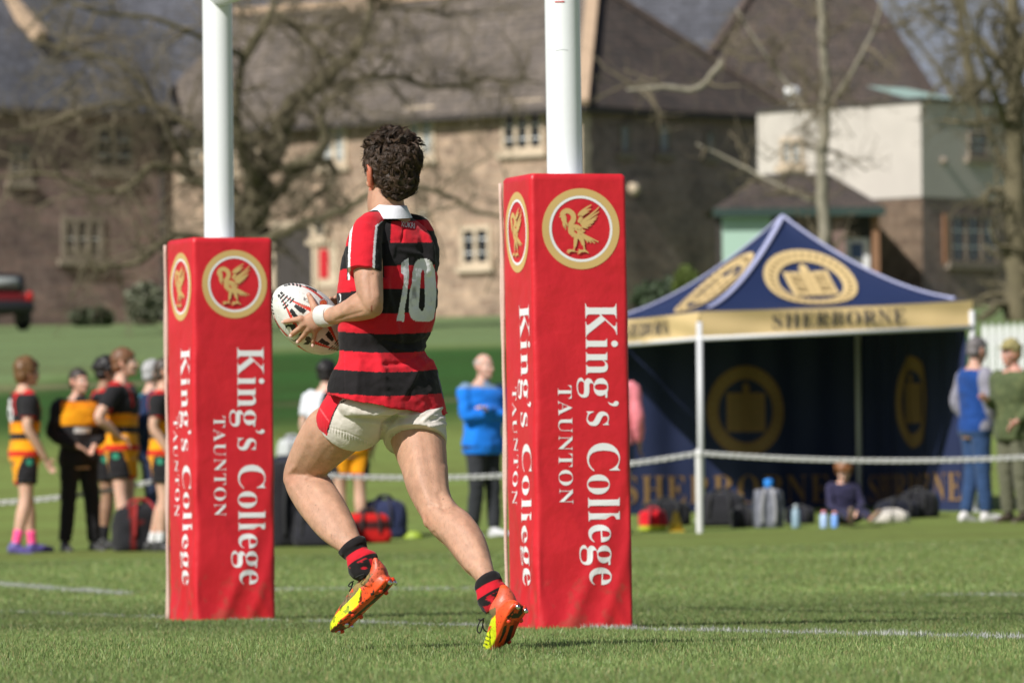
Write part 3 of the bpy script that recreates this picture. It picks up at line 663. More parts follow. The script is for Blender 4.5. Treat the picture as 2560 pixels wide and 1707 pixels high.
def ribbon(pts, w):
    "flat tapering stroke"
    P = np.asarray(pts, float); w = np.broadcast_to(np.asarray(w, float), (len(P),))
    Q = catmull(np.column_stack([P, w]), 5); P = Q[:, :2]; w = Q[:, 2]
    T = np.gradient(P, axis=0); T /= np.maximum(np.linalg.norm(T, axis=1), 1e-9)[:, None]; N = np.stack([-T[:, 1], T[:, 0]], 1)
    n = len(P); return np.concatenate([P + N * w[:, None] / 2, P - N * w[:, None] / 2]), [(i, i + 1, n + i + 1, n + i) for i in range(n - 1)]
def bird_strokes():
    "the crest's wading bird with raised wings, in ring-radius units (y up)"
    f = lambda pts: [((x - 787) / 572.0, (808 - y) / 605.0) for x, y in pts]; k = 1 / 588.0
    S = []
    S.append((f([(395, 590), (430, 580), (455, 530), (520, 480), (590, 490), (650, 550), (655, 640), (610, 720), (610, 790), (650, 860)]), [8, 40, 85, 90, 92, 95, 95, 98, 96, 70]))
    S.append((f([(470, 560), (480, 620), (490, 680), (480, 720)]), [95, 100, 80, 40]))
    for a in ([(465, 690), (470, 740), (480, 790)], [(495, 700), (500, 760), (515, 835)], [(525, 690), (535, 730), (540, 770)]): S.append((f(a), [30, 26, 8]))
    S.append((f([(590, 760), (600, 830), (640, 900), (740, 960)]), [70, 90, 90, 60]))
    for a in ([(570, 830), (575, 880), (595, 920)], [(600, 870), (615, 920), (640, 970)]): S.append((f(a), [34, 30, 6]))
    S.append((f([(640, 760), (720, 770), (800, 800)]), [60, 75, 40]))
    for a in ([(680, 800), (740, 860), (800, 900)], [(740, 820), (800, 880), (860, 930)], [(800, 810), (830, 850), (865, 840)], [(720, 880), (800, 950), (850, 1000)]): S.append((f(a), [36, 38, 14]))
    for i, (x, y) in enumerate([(1105, 1050), (1040, 1075), (970, 1070), (905, 1065)]): S.append((f([(800 - i * 8, 900 + i * 14), (940 - i * 20, 970 + i * 12), (x, y)]), [34, 32, 16]))
    for a in ([(760, 690), (900, 600), (1050, 480), (1125, 400)], [(770, 710), (930, 620), (1060, 530), (1120, 490)], [(780, 725), (940, 660), (1040, 605), (1090, 570)], [(790, 740), (930, 700), (1020, 650), (1070, 622)],
              [(800, 755), (910, 725), (980, 700), (1025, 680)], [(800, 765), (900, 760), (980, 740)], [(800, 772), (860, 785), (920, 798)]): S.append((f(a), [22, 33, 27, 14] if len(a) == 4 else [22, 26, 10]))
    S.append((f([(740, 690), (770, 640), (800, 590)]), [40, 70, 60]))
    for a in ([(740, 560), (790, 500), (880, 430), (980, 365)], [(770, 560), (840, 500), (910, 465), (975, 440)], [(800, 575), (870, 520), (940, 495)], [(740, 570), (770, 530), (820, 520)]): S.append((f(a), [34, 44, 34, 16] if len(a) == 4 else [26, 32, 10]))
    S.append((f([(690, 960), (680, 1050), (668, 1140)]), [74, 66, 46])); S.append((f([(668, 1130), (655, 1170), (645, 1215)]), [26, 24, 30]))
    S.append((f([(700, 900), (790, 1000), (825, 1110)]), [90, 80, 58])); S.append((f([(828, 1110), (838, 1160), (840, 1215)]), [30, 28, 30]))
    S.append((f([(520, 1205), (600, 1205), (690, 1230)]), [10, 38, 8])); S.append((f([(545, 1270), (570, 1230), (620, 1210)]), [8, 26, 20])); S.append((f([(505, 1245), (560, 1222), (610, 1208)]), [6, 22, 20]))
    S.append((f([(730, 1185), (790, 1215), (860, 1215), (920, 1262)]), [12, 40, 34, 6])); S.append((f([(715, 1275), (760, 1240), (800, 1215)]), [8, 30, 24])); S.append((f([(690, 1238), (750, 1225), (800, 1215)]), [6, 24, 22]))
    return [(p, [v * k for v in w]) for p, w in S]
BIRD = bird_strokes()
TXT_KC = text_tris(serif("King") + "\u2019" + serif("s College"), -.0065)
TXT_TA = text_tris(serif("TAUNTON"), -.009, 1.12)
TXT_SH = text_tris(serif("SHERBORNE"), -.006, 1.1)
def capfit(T, L, cap):
    "text -> coordinates along the reading direction (0..L) and up (baseline 0, capital height cap)"
    V, Fs = T; u = V.copy(); u[:, 0] = (u[:, 0] - u[:, 0].min()) / (u[:, 0].max() - u[:, 0].min()) * L
    u[:, 1] = u[:, 1] / .676 * cap; return u, Fs

# ------------------------------------------------------------------ the goal and its pads
MT['pad_vinyl'] = None
def padmat():
    m, nt, b = newmat('red_vinyl'); L = nt.links.new
    tc = nt.nodes.new('ShaderNodeTexCoord'); n1 = nt.nodes.new('ShaderNodeTexNoise'); n1.inputs['Scale'].default_value = 5; n1.inputs['Detail'].default_value = 6
    L(tc.outputs['Object'], n1.inputs['Vector'])
    cr = nt.nodes.new('ShaderNodeValToRGB'); cr.color_ramp.elements[0].position = .3; cr.color_ramp.elements[0].color = (.56, .014, .024, 1); cr.color_ramp.elements[1].position = .7; cr.color_ramp.elements[1].color = (.66, .02, .032, 1)
    L(n1.outputs['Fac'], cr.inputs[0]); 
    # a little mud and scuffs low down
    n3 = nt.nodes.new('ShaderNodeTexNoise'); n3.inputs['Scale'].default_value = 38; n3.inputs['Detail'].default_value = 8; L(tc.outputs['Object'], n3.inputs['Vector'])
    st = nt.nodes.new('ShaderNodeMapRange'); st.inputs[1].default_value = .72; st.inputs[2].default_value = .78; st.inputs[3].default_value = 0; st.inputs[4].default_value = .5; L(n3.outputs['Fac'], st.inputs[0])
    mx = nt.nodes.new('ShaderNodeMix'); mx.data_type = 'RGBA'; mx.inputs['B'].default_value = (.28, .06, .05, 1); L(st.outputs[0], mx.inputs['Factor']); L(cr.outputs[0], mx.inputs['A'])
    sx = nt.nodes.new('ShaderNodeSeparateXYZ'); L(tc.outputs['Object'], sx.inputs[0])
    lo = nt.nodes.new('ShaderNodeMapRange'); lo.inputs[1].default_value = 0; lo.inputs[2].default_value = .45; lo.inputs[3].default_value = .12; lo.inputs[4].default_value = -.2; L(sx.outputs['Z'], lo.inputs[0])
    n5 = nt.nodes.new('ShaderNodeTexNoise'); n5.inputs['Scale'].default_value = 16; n5.inputs['Detail'].default_value = 9; L(tc.outputs['Object'], n5.inputs['Vector'])
    a5 = nt.nodes.new('ShaderNodeMath'); a5.operation = 'ADD'; L(n5.outputs['Fac'], a5.inputs[0]); L(lo.outputs[0], a5.inputs[1])
    m5 = nt.nodes.new('ShaderNodeMapRange'); m5.inputs[1].default_value = .58; m5.inputs[2].default_value = .72; m5.inputs[3].default_value = 0; m5.inputs[4].default_value = .38; L(a5.outputs[0], m5.inputs[0])
    x5 = nt.nodes.new('ShaderNodeMix'); x5.data_type = 'RGBA'; x5.inputs['B'].default_value = (.22, .10, .055, 1); L(m5.outputs[0], x5.inputs['Factor']); L(mx.outputs['Result'], x5.inputs['A'])
    L(x5.outputs['Result'], b.inputs['Base Color']); b.inputs['Roughness'].default_value = .42; b.inputs['Specular IOR Level'].default_value = .45
    n2 = nt.nodes.new('ShaderNodeTexNoise'); n2.inputs['Scale'].default_value = 3.2; n2.inputs['Detail'].default_value = 5; L(tc.outputs['Object'], n2.inputs['Vector'])
    n4 = nt.nodes.new('ShaderNodeTexNoise'); n4.inputs['Scale'].default_value = 420; L(tc.outputs['Object'], n4.inputs['Vector'])
    ad = nt.nodes.new('ShaderNodeMath'); ad.operation = 'MULTIPLY_ADD'; ad.inputs[1].default_value = .02; L(n4.outputs['Fac'], ad.inputs[0]); L(n2.outputs['Fac'], ad.inputs[2])
    bp = nt.nodes.new('ShaderNodeBump'); bp.inputs['Strength'].default_value = .6; bp.inputs['Distance'].default_value = .035; L(ad.outputs[0], bp.inputs['Height']); L(bp.outputs['Normal'], b.inputs['Normal'])
    return m
MT['pad_vinyl'] = padmat()
MT['pad_edge'] = mat('pad_backing', (.60, .44, .37), .85, .15, 20, .3, 120)
MT['pad_top'] = mat('pad_top', (.62, .62, .64), .6, .06)
PR = atd(1236, 1447, 29.0); PL = atd(449.5, 1428, 34.4)     # nearest corners of the two pads
GT = nrm(PL[:2] - PR[:2])                       # along the goal line, away from the camera
GN = np.array([-GT[1], GT[0]]);                 # to the left
GN = GN if GN[0] < 0 else -GN
S_PAD, H_PAD = .402, 1.83
def build_pad(corner, lean, lab, hz, seed, turn=0.0):
    "square foam pad: the near face looks along -GT, the side face along GN"
    base = np.array([corner[0], corner[1], 0.0]); ct, st_ = math.cos(turn), math.sin(turn); ex = np.array([-GN[0] * ct + GN[1] * st_, -GN[0] * st_ - GN[1] * ct]); ey = np.array([-ex[1], ex[0]])           # ex to the right along the near face, ey away
    rnd = np.random.default_rng(seed)
    cen = base[:2] + ex * S_PAD / 2 + ey * S_PAD / 2
    root = empty('post_pad', (cen[0], cen[1], 0.0), lab, 'post pad', 'red pads on the goal posts')
    W = np.array([ex[0], ex[1], 0]); Dp = np.array([ey[0], ey[1], 0]); Z = np.array([lean, 0, 1.0]); o = np.array([base[0], base[1], hz])
    def wr(u, z, s):   # creases: shallow folds, strongest near the foot and the corners
        f = z / H_PAD
        a = .0055 * np.sin(9 * u + 14 * z + s) * (1 - f) ** 1.3 + .010 * np.exp(-((u - .13 - .42 * z) / .035) ** 2) * (1 - f) ** 3 + .009 * np.exp(-((u - .27 - .36 * z) / .03) ** 2) * (1 - f) ** 4 + .006 * np.exp(-((u - .38 + .5 * z) / .025) ** 2) * (1 - f) ** 4
        a = a + .002 * np.sin(5 * z + 3 * s) + .0018 * np.sin(23 * z + 11 * u + s) * np.exp(-((u - .06) / .08) ** 2)
        return a * np.clip(np.minimum(u, S_PAD - u) / .03, 0, 1)
    # rounded-square tube, dense enough for the folds
    nper = 46; rc = .018; prof = []
    for k, (dx, dy) in enumerate([(1, 0), (0, 1), (-1, 0), (0, -1)]):
        p = np.array([(0, 0), (S_PAD, 0), (S_PAD, S_PAD), (0, S_PAD)][k], float); d = np.array([dx, dy], float); nn = np.array([dy, -dx], float)
        for i in range(nper): prof.append((p + d * (rc + (S_PAD - 2 * rc) * i / (nper - 1)), nn, k, rc + (S_PAD - 2 * rc) * i / (nper - 1)))
        q = p + d * (S_PAD - rc) - nn * rc; n2 = d
        for a in (22, 45, 68): prof.append((q + (nn * math.cos(math.radians(a)) + n2 * math.sin(math.radians(a))) * rc, None, k, 0))
    zs = np.linspace(-.03, H_PAD - .012, 130); m = len(prof); V = []
    for z in zs:
        for p, nn, k, u in prof:
            q = p.copy()
            if nn is not None: q = q + nn * float(wr(np.float64(u), max(z, 0), k * 1.7 + seed))
            V.append(o + W * q[0] + Dp * q[1] + Z * z)
    inset = []
    for p, nn, k, u in prof:
        c = np.array([S_PAD / 2] * 2); q = c + (p - c) * .955; inset.append(o + W * q[0] + Dp * q[1] + Z * H_PAD)
    V += inset; nz = len(zs); Fs = []
    for i in range(nz):
        for j in range(m):
            k = (j + 1) % m; Fs.append((i * m + j, i * m + k, (i + 1) * m + k, (i + 1) * m + j))
    c = link('cover', npmesh('cover', V, Fs), MT['pad_vinyl'], root)
    # top panel with the hole for the post left open round the pole
    V, Fs = ringflat(.078, .2, 48); P2 = np.array([o + W * (S_PAD / 2 + np.clip(x, -.182, .182)) + Dp * (S_PAD / 2 + np.clip(y, -.182, .182)) + Z * (H_PAD - .004) for x, y in V * [1.28, 1.28]])
    mb = MB(); V = np.concatenate([ringflat(.078, .2, 48)[0][:48], np.clip(ringflat(.078, .28, 48)[0][48:], -.184, .184)])
    mb.add([o + W * (S_PAD / 2 + x) + Dp * (S_PAD / 2 + y) + Z * (H_PAD - .003) for x, y in V], ringflat(1, 2, 48)[1]); mb.build('top_panel', MT['pad_top'], root)
    # open velcro edge on the far side of the left face
    mb = MB(); zz = np.linspace(0.0, H_PAD - .02, 40)
    for dx, w in ((.004, .008), (.018, .007)):
        pts = [o + W * (-.004 + .003 * math.sin(9 * z + dx * 300)) + Dp * (S_PAD + dx + .010 * math.sin(3.1 * z + seed) * (1 - z / H_PAD)) + Z * z for z in zz]
        V, Fs = tube(pts, w, 6, ref=(1, 0, 0)); mb.add(V, Fs)
    mb.build('seam_edge', MT['pad_edge'], root, True)
    # prints: (u across, v down) on a face -> 3-D just proud of the creased cover
    def face_map(k):
        def f(uv, lift):
            u, z = uv[:, 0], H_PAD - uv[:, 1]; off = wr(u, np.maximum(z, 0), k * 1.7 + seed) + lift
            if k == 0: return o + np.outer(u, W) - np.outer(off, Dp) + np.outer(z, Z)
            return o + np.outer(S_PAD - u, Dp) - np.outer(off, W) + np.outer(z, Z)
        return f
    for k in (0, 3):
        if k == 3:
            def mp(uv, lift):   # the side face runs from its far edge (u=0) to the near corner
                u = uv[:, 0]; z = H_PAD - uv[:, 1]; off = wr(u, np.maximum(z, 0), 3 * 1.7 + seed) + lift
                return o + np.outer(S_PAD - u, Dp) - np.outer(off, W) + np.outer(z, Z)
        else: mp = face_map(0)
        cx, cy = (.207, .222) if k == 0 else (.21, .228)
        mb = MB(); V, Fs = ringflat(.1335, .1625, 90); mb.add(mp(V + [cx, cy], .0016), Fs); mb.build('crest_ring', MT['gold_print'], root)
        mb = MB(); V, Fs = ringflat(.1225, .133, 90); mb.add(mp(V + [cx, cy], .0016), Fs); mb.build('crest_border', MT['white_print'], root)
        mb = MB()
        for i, (p, w) in enumerate(BIRD):
            V, Fs = ribbon(p, w); V = V * [.132, -.132] + [cx, cy]; mb.add(mp(V, .0016 + .00012 * i), Fs)
        mb.build('bird_emblem', MT['gold_print'], root)
        for T, L, cap, bl, v0 in ((TXT_KC, 1.128, .1335, .218, .522), (TXT_TA, .475, .058, .098, .85)):
            Q, Fs = capfit(T, L, cap); V = np.stack([bl + Q[:, 1], v0 + Q[:, 0]], 1)
            mb = MB(); mb.add(mp(V, .0016), Fs); mb.build('lettering', MT['white_print'], root)
    return cen
cR = build_pad(PR, -.0065, 'nearer and larger red post pad with a gold bird crest, right of the running player', 0.0, 1)
cL = build_pad(PL, 0.0005, 'farther and smaller red post pad with a gold bird crest, left of the running player', -.005, 2, math.radians(4.0))
def build_goal():
    root = empty('rugby_goal', (*(cR + cL) / 2, 0), 'white rugby goal posts rising out of the two red pads', 'goal')
    m, nt, b = newmat('post_paint'); MT['post'] = mat('post_paint', (.80, .82, .83), .22, .03, 5, .04, 60)
    r = .0715
    for c, ln in ((cR, -.0045), (cL, .0)):
        V, Fs = tube([(c[0] + ln * z, c[1], z) for z in np.linspace(-.2, 8.0, 12)], r, 40, ref=(0, 1, 0)); mb = MB().add(V, Fs); p = mb.build('post', MT['post'], root, True)
        if c is cR:
            mb = MB()
            for z, a0, a1, w in ((2.335, -2.05, -1.3, .0016), (2.338, -2.6, -2.2, .0012), (2.36, -2.1, -1.98, .0012)):
                th = np.linspace(a0, a1, 8); pts = [(c[0] + ln * z + (r + .0004) * math.cos(t), c[1] + (r + .0004) * math.sin(t), z + .002 * math.sin(7 * t)) for t in th]
                V, Fs = tube(pts, w * .5, 5); mb.add(V, Fs)
            mb.build('scuff_mark', mat('scuff', (.2, .22, .24), .7), p, True)
            mb = MB(); th = np.linspace(-2.0, -1.45, 8); V, Fs = tube([(c[0] + ln * 2.53 + (r + .0003) * math.cos(t), c[1] + (r + .0003) * math.sin(t), 2.53) for t in th], .003, 5); mb.add(V, Fs); mb.build('red_mark', MT['red_print'], p, True)
    V, Fs = tube([(*cR, 3.0), (*((cR + cL) / 2), 3.0), (*cL, 3.0)], .06, 24); MB().add(V, Fs).build('crossbar', MT['post'], root, True)
build_goal()

# ------------------------------------------------------------------ marquee
MT['navy'] = mat('navy_canvas', (.011, .023, .080), .6, .12, 3, .25, 9)
MT['navy_wall'] = mat('navy_sidewall', (.013, .022, .075), .7, .15, 2, .3, 6)
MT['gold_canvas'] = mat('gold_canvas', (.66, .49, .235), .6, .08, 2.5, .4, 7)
MT['gold_dim'] = mat('gold_print_shaded', (.25, .145, .055), .7, .12)  # gold print darkened to carry the shade inside the marquee
MT['piping'] = mat('pale_piping', (.40, .42, .62), .6, .05)
MT['navy_print'] = mat('navy_print', (.05, .05, .06), .7)
def build_marquee():
    d0 = 73.5; al = math.radians(19.6); e1 = np.array([math.cos(al), math.sin(al)]); e2 = np.array([-math.sin(al), math.cos(al)])
    A = atd(1607, 775, d0); ze = A[2]; S = 3.0
    a = A[:2]; b_ = a + e1 * S; c = b_ + e2 * 2.9; d = a + e2 * 2.9
    g = lambda p: float(terr(*p))
    root = empty('marquee', (*(a + b_ + c + d) / 4, g((a + c) / 2)), 'navy pop up marquee with gold valance, gold crests and navy walls at the pitch edge', 'marquee')
    rise = .12                                 # the ground climbs to the right and the frame follows it
    def ez(p): return ze + rise * float((p - a) @ e1) / S
    hv = .262
    cen = (a + c) / 2; pk = ez(cen) + hv + .98
    corners = [a, b_, c, d]
    def roof(i, s, v):
        p, q = corners[i], corners[(i + 1) % 4]; m_ = p + (q - p) * s; r = m_ + (cen - m_) * v
        z = (ez(m_) + hv) * (1 - v) + (ez(cen) + hv) * v
        return np.array([r[0], r[1], z + (pk - ez(cen) - hv) * (v ** 1.7 * .93 + .07 * v) - .06 * math.sin(math.pi * s) * math.sin(math.pi * min(v * 1.3, 1)) - .015 * math.sin(math.pi * s)])
    mb = MB(); ns, nv = 24, 20
    for i in range(4):
        V = [roof(i, s, v) for v in np.linspace(0, 1, nv) for s in np.linspace(0, 1, ns)]
        mb.add(V, [(y * ns + x, y * ns + x + 1, (y + 1) * ns + x + 1, (y + 1) * ns + x) for y in range(nv - 1) for x in range(ns - 1)])
    mb.build('canopy', MT['navy'], root, True)
    for i in range(4):
        mb = MB(); pts = [roof(i, 0, v) + [0, 0, .012] for v in np.linspace(-.01, 1, 22)]; V, Fs = tube(pts, .034, 8, flat=.45, ref=(0, 0, 1)); mb.add(V, Fs); mb.build('piping', MT['piping'], root, True)
    for i in range(4):
        p, q = corners[i], corners[(i + 1) % 4]; n = nrm(np.array([(q - p)[1], -(q - p)[0]])); mb = MB(); V = []; nu = 40
        for zf in np.linspace(0, 1, 8):
            for s in np.linspace(0, 1, nu):
                m_ = p + (q - p) * s; w = .012 + .02 * math.sin(s * 23 + i) * (1 - zf) * math.sin(math.pi * s) + .014 * math.sin(s * 9 + 5 * zf + i)
                V.append([*(m_ + n * w), ez(m_) + hv * zf - .015 * math.sin(math.pi * s) * zf])
        mb.add(V, [(y * nu + x, y * nu + x + 1, (y + 1) * nu + x + 1, (y + 1) * nu + x) for y in range(7) for x in range(nu - 1)])
        mb.build('valance', MT['gold_canvas'], root, True)
        mb = MB(); V, Fs = tube([[*(p + n * .02), ez(p) - .012], [*(q + n * .02), ez(q) - .012]], .022, 8, flat=1.0); mb.add(V, Fs); mb.build('frame_bar', MT['white_metal'], root, True)
        if i in (0, 3):
            Q, Fs = capfit(TXT_SH, 1.46 if i == 0 else 1.3, .15); mb = MB(); V = []
            for u, v in Q:
                s = ((S - (1.46 if i == 0 else 1.3)) / 2 + .02 + u) / S; zf = (.06 + v) / hv; m_ = p + (q - p) * s
                w = .012 + .02 * math.sin(s * 23 + i) * (1 - zf) * math.sin(math.pi * s) + .014 * math.sin(s * 9 + 5 * zf + i)
                V.append([*(m_ + n * (w + .014)), ez(m_) + .06 + v])
            mb.add(V, Fs); mb.build('lettering', MT['navy_print'], root)
    for i in (0, 3):       # crest on the two roof faces in sight
        def mp(x, y, lift): 
            v = .49 + y * .27; s = .5 + x * .165 / max(1 - v, .2); P = roof(i, s, v); return P + np.array([*nrm([e1[1], -e1[0]] if i == 0 else -e1), 1.2]) * lift
        crest(mp, root, MT['gold_canvas'], MT['navy'], .012)
    for p in (a, b_, c - e1 * .13 - e2 * .13, d):
        mb = MB(); V, Fs = tube([(*p, g(p) - .02), (*p, ez(p) + hv * .6)], .031, 8, ref=(0, 1, 0)); mb.add(V, Fs); mb.build('leg', MT['white_metal'], root, True)
        mb = MB(); mb.box((*p, g(p) + .012), (.07, .07, .008)); mb.build('foot_plate', MT['white_metal'], root)
    # hanging walls: back (d-c) and right side (c-b)
    for (p, q, inn, nm, ta) in ((d, c, -e2, 'back_wall', .55), (c, b_, -e1, 'side_wall', .3)):
        nu, nz = 90, 16; V = []
        def fold(s, zf): return .018 * math.sin(s * 41) * (.4 + .6 * zf) + .03 * math.sin(s * 13 + 1.5 * zf) * (1 - .4 * zf) + (.0 if nm == 'back_wall' else .05 * (1 - zf) * math.sin(s * 17 + 2))
        for zf in np.linspace(0, 1, nz):
            for s in np.linspace(0, 1, nu):
                m_ = p + (q - p) * s; r = m_ + inn * (.05 + fold(s, zf)); z0 = g(m_) - .02; z1 = ez(m_) + .02
                V.append([*r, z0 + (z1 - z0) * zf])
        mb = MB(); mb.add(V, [(y * nu + x, y * nu + x + 1, (y + 1) * nu + x + 1, (y + 1) * nu + x) for y in range(nz - 1) for x in range(nu - 1)])
        w = mb.build(nm, MT['navy_wall'], root, True)
        def on(s, z, lift):
            m_ = p + (q - p) * s; z0 = g(m_); z1 = ez(m_); zf = (z - z0) / (z1 - z0); r = m_ + inn * (.05 + fold(s, min(max(zf, 0), 1)) + lift); return np.array([*r, z])
        mid = p + (q - p) * .5; zc = g(mid) + 1.05 if nm == 'back_wall' else g(mid) + 1.12
        sc_ = .54 if nm == 'back_wall' else .56
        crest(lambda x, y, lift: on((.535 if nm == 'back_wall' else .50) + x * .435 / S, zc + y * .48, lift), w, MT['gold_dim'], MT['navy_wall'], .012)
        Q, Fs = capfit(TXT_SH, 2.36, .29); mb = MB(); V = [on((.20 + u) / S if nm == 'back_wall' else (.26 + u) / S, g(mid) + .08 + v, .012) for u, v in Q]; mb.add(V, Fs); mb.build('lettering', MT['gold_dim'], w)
def crest(mp, root, gold, dark, lift):
    "school crest: ring with an open book, a bud on top and small marks"
    def put(name, V, Fs, m, l):
        return MB().add([mp(x, y, l) for x, y in V], Fs).build(name, m, root)
    V, Fs = ringflat(.70, 1.0, 80); put('crest_ring', V, Fs, gold, lift)
    mk = MB(); 
    for k in range(34):   # the small worn lettering round the ring
        a = 2 * math.pi * k / 34; V = []
        for r in (.79, .91):
            for da in (-.035, .035): V.append((r * math.cos(a + da), r * math.sin(a + da)))
        mk.add([mp(x, y, lift * 1.5) for x, y in V], [(0, 1, 3, 2)])
    mk.build('ring_lettering', mat('worn_print', (.30, .21, .09), .8), root)
    n = 9; g_ = [(x, y) for y in np.linspace(-.46, .40, n) for x in np.linspace(-.50, .50, n)]
    put('book', g_, [(j * n + i, j * n + i + 1, (j + 1) * n + i + 1, (j + 1) * n + i) for j in range(n - 1) for i in range(n - 1)], gold, lift)
    put('bud', [(-.09, .40), (.09, .40), (.1, .55), (0, .64), (-.1, .55)], [(0, 1, 2, 3, 4)], gold, lift)
    mk = MB()
    for i, x in enumerate((-.38, -.14, .0, .14, .38)):
        mk.add([mp(xx, yy, lift * 1.6) for xx, yy in ((x - .012, -.42), (x + .012, -.42), (x + .012, .36), (x - .012, .36))], [(0, 1, 2, 3)])
    for y in (-.3, -.15, .05, .2):
        for x in (-.26, .26): mk.add([mp(xx, yy, lift * 1.7) for xx, yy in ((x - .09, y), (x + .09, y), (x + .09, y + .05), (x - .09, y + .05))], [(0, 1, 2, 3)])
    mk.build('book_lines', mat('dark_gold_print', (.22, .15, .06), .8), root)
build_marquee()

# ------------------------------------------------------------------ chain fence
def build_chain():
    wm = mat('white_plastic', (.66, .66, .64), .4, .05)
    tops = []
    for i, (x, d) in enumerate([(-640, 67.5), (497, 68), (1608, 69), (2790, 70)]):
        b_ = gpd(x, d); h = .80; root = empty('fence_post', b_, ['white chain post', 'white plastic chain post', 'white plastic chain post standing in front of the marquee', 'white chain post'][i], 'fence post')
        if i == 2:
            mb = MB(); V, Fs = tube([b_ - [0, 0, .1], b_ + [0, 0, .02], b_ + [0, 0, h - .03], b_ + [0, 0, h - .005], b_ + [0, 0, h]], [.034, .034, .036, .034, .012], 14, ref=(0, 1, 0)); mb.add(V, Fs); mb.build('shaft', wm, root, True)
            mb = MB(); V, Fs = tube([b_ + [0, 0, h - .07], b_ + [0, 0, h - .04]], .041, 14, ref=(0, 1, 0)); mb.add(V, Fs); mb.build('collar', wm, root, True)
        else: bpy.data.objects.remove(root)
        tops.append(b_ + [0, 0, h - .04])
    labs = ['white plastic chain sagging across the players at the left', 'white plastic chain running behind the running player between the pads', 'white plastic chain hanging in front of the marquee']
    sags = [.30, .17, .13]
    for i in range(3):
        P, Q = tops[i], tops[i + 1]; n = 260; mb = MB(); L = np.linalg.norm(Q - P)
        xs = np.linspace(0, 1, n); pts = P + np.outer(xs, Q - P); pts[:, 2] -= sags[i] * 4 * xs * (1 - xs)
        cnt = int(L / .040); V0, F0 = link_shape()
        for k in range(cnt):
            f = (k + .5) / cnt; j = min(int(f * (n - 1)), n - 2); p = pts[j] + (pts[j + 1] - pts[j]) * (f * (n - 1) - j); t = nrm(pts[j + 1] - pts[j])
            if p[0] < -6.6 or p[0] > 6.6: continue
            u = nrm(np.cross(t, (0, 0, 1))); w = np.cross(u, t); a = math.radians(45 + 90 * (k % 2)); s1 = u * math.cos(a) + w * math.sin(a); s2 = np.cross(t, s1)
            mb.add(p + V0 @ np.stack([t, s1, s2]), F0)
        o = mb.build('chain', wm, None, True, origin=(P + Q) / 2); tag(o, labs[i], 'chain', 'white plastic chains round the pitch')
def link_shape(a=.034, b_=.023, r=.0085, n=10, m=5):
    V = []
    for i in range(n):
        t = 2 * math.pi * i / n; c = np.array([a * math.cos(t), b_ * math.sin(t), 0]); d = nrm([b_ * math.cos(t), a * math.sin(t), 0])
        for j in range(m):
            q = 2 * math.pi * j / m; V.append(c + (d * math.cos(q) + np.array([0, 0, 1]) * math.sin(q)) * r)
    return np.array(V), [(i * m + j, ((i + 1) % n) * m + j, ((i + 1) % n) * m + (j + 1) % m, i * m + (j + 1) % m) for i in range(n) for j in range(m)]
build_chain()
# ------------------------------------------------------------------ people
def head_shapes(mb, T, s=1.0, neck=None):
    "skull, face, jaw, nose, lips, brow and ears; T maps head space (x right, y forward, z up, origin mid head) to the world"
    for c, r in (((0, -.014, .034), (.075, .097, .083)), ((0, .030, -.030), (.062, .064, .084)), ((0, .052, -.086), (.044, .045, .030)), ((0, -.01, -.055), (.055, .06, .05)),
                 ((0, .094, .018), (.046, .014, .012)), ((.034, .078, -.028), (.022, .018, .02)), ((-.034, .078, -.028), (.022, .018, .02)), ((0, .094, -.062), (.024, .012, .012)), ((0, .088, -.100), (.022, .016, .014))):
        V, Fs = ell(c, r); mb.add(T(V * s), Fs)
    V, Fs = tube([(0, .09, .012), (0, .104, -.012), (0, .116, -.030), (0, .100, -.040)], [.010, .011, .015, .013], 10, sub=2); mb.add(T(V * s), Fs)
    for sx in (-1, 1):
        P = np.array([(sx * .074, .012, -.03), (sx * .082, .0, .02), (sx * .090, -.022, .018), (sx * .088, -.026, -.012), (sx * .078, -.004, -.046)])
        V, Fs = tube(P, [.010, .009, .009, .009, .010], 8, sub=3, round_=True); mb.add(T(V * s), Fs)
        V, Fs = ell((sx * .079, -.008, -.012), (.008, .018, .028)); mb.add(T(V * s), Fs)
def face_paint(H, col, skin):
    "eyes, brows, lips and warm ears as surface colour, H in head space"
    x, y, z = H.T; f = y > .05
    for sx in (-1, 1):
        e = np.hypot((x - sx * .031) / .016, (z - .002) / .0075); col[f & (e < 1)] = (.55, .52, .50)
        e = np.hypot(x - sx * .031, z - .002); col[f & (e < .0068)] = (.03, .02, .015)
        e = np.hypot((x - sx * .032) / .024, (z - .024) / .006); col[f & (e < 1)] = skin * .25
        e = np.hypot((x - sx * .085) / .02, (z + .01) / .04); w = np.clip(1.2 - e, 0, 1)[:, None] * .5 * (np.abs(y) < .05)[:, None]
        col[:] = col * (1 - w) + skin * (1.08, .72, .68) * w
    e = np.hypot(x / .026, (z + .064) / .009); col[(y > .07) & (e < 1)] = skin * (.85, .45, .45)
    return col
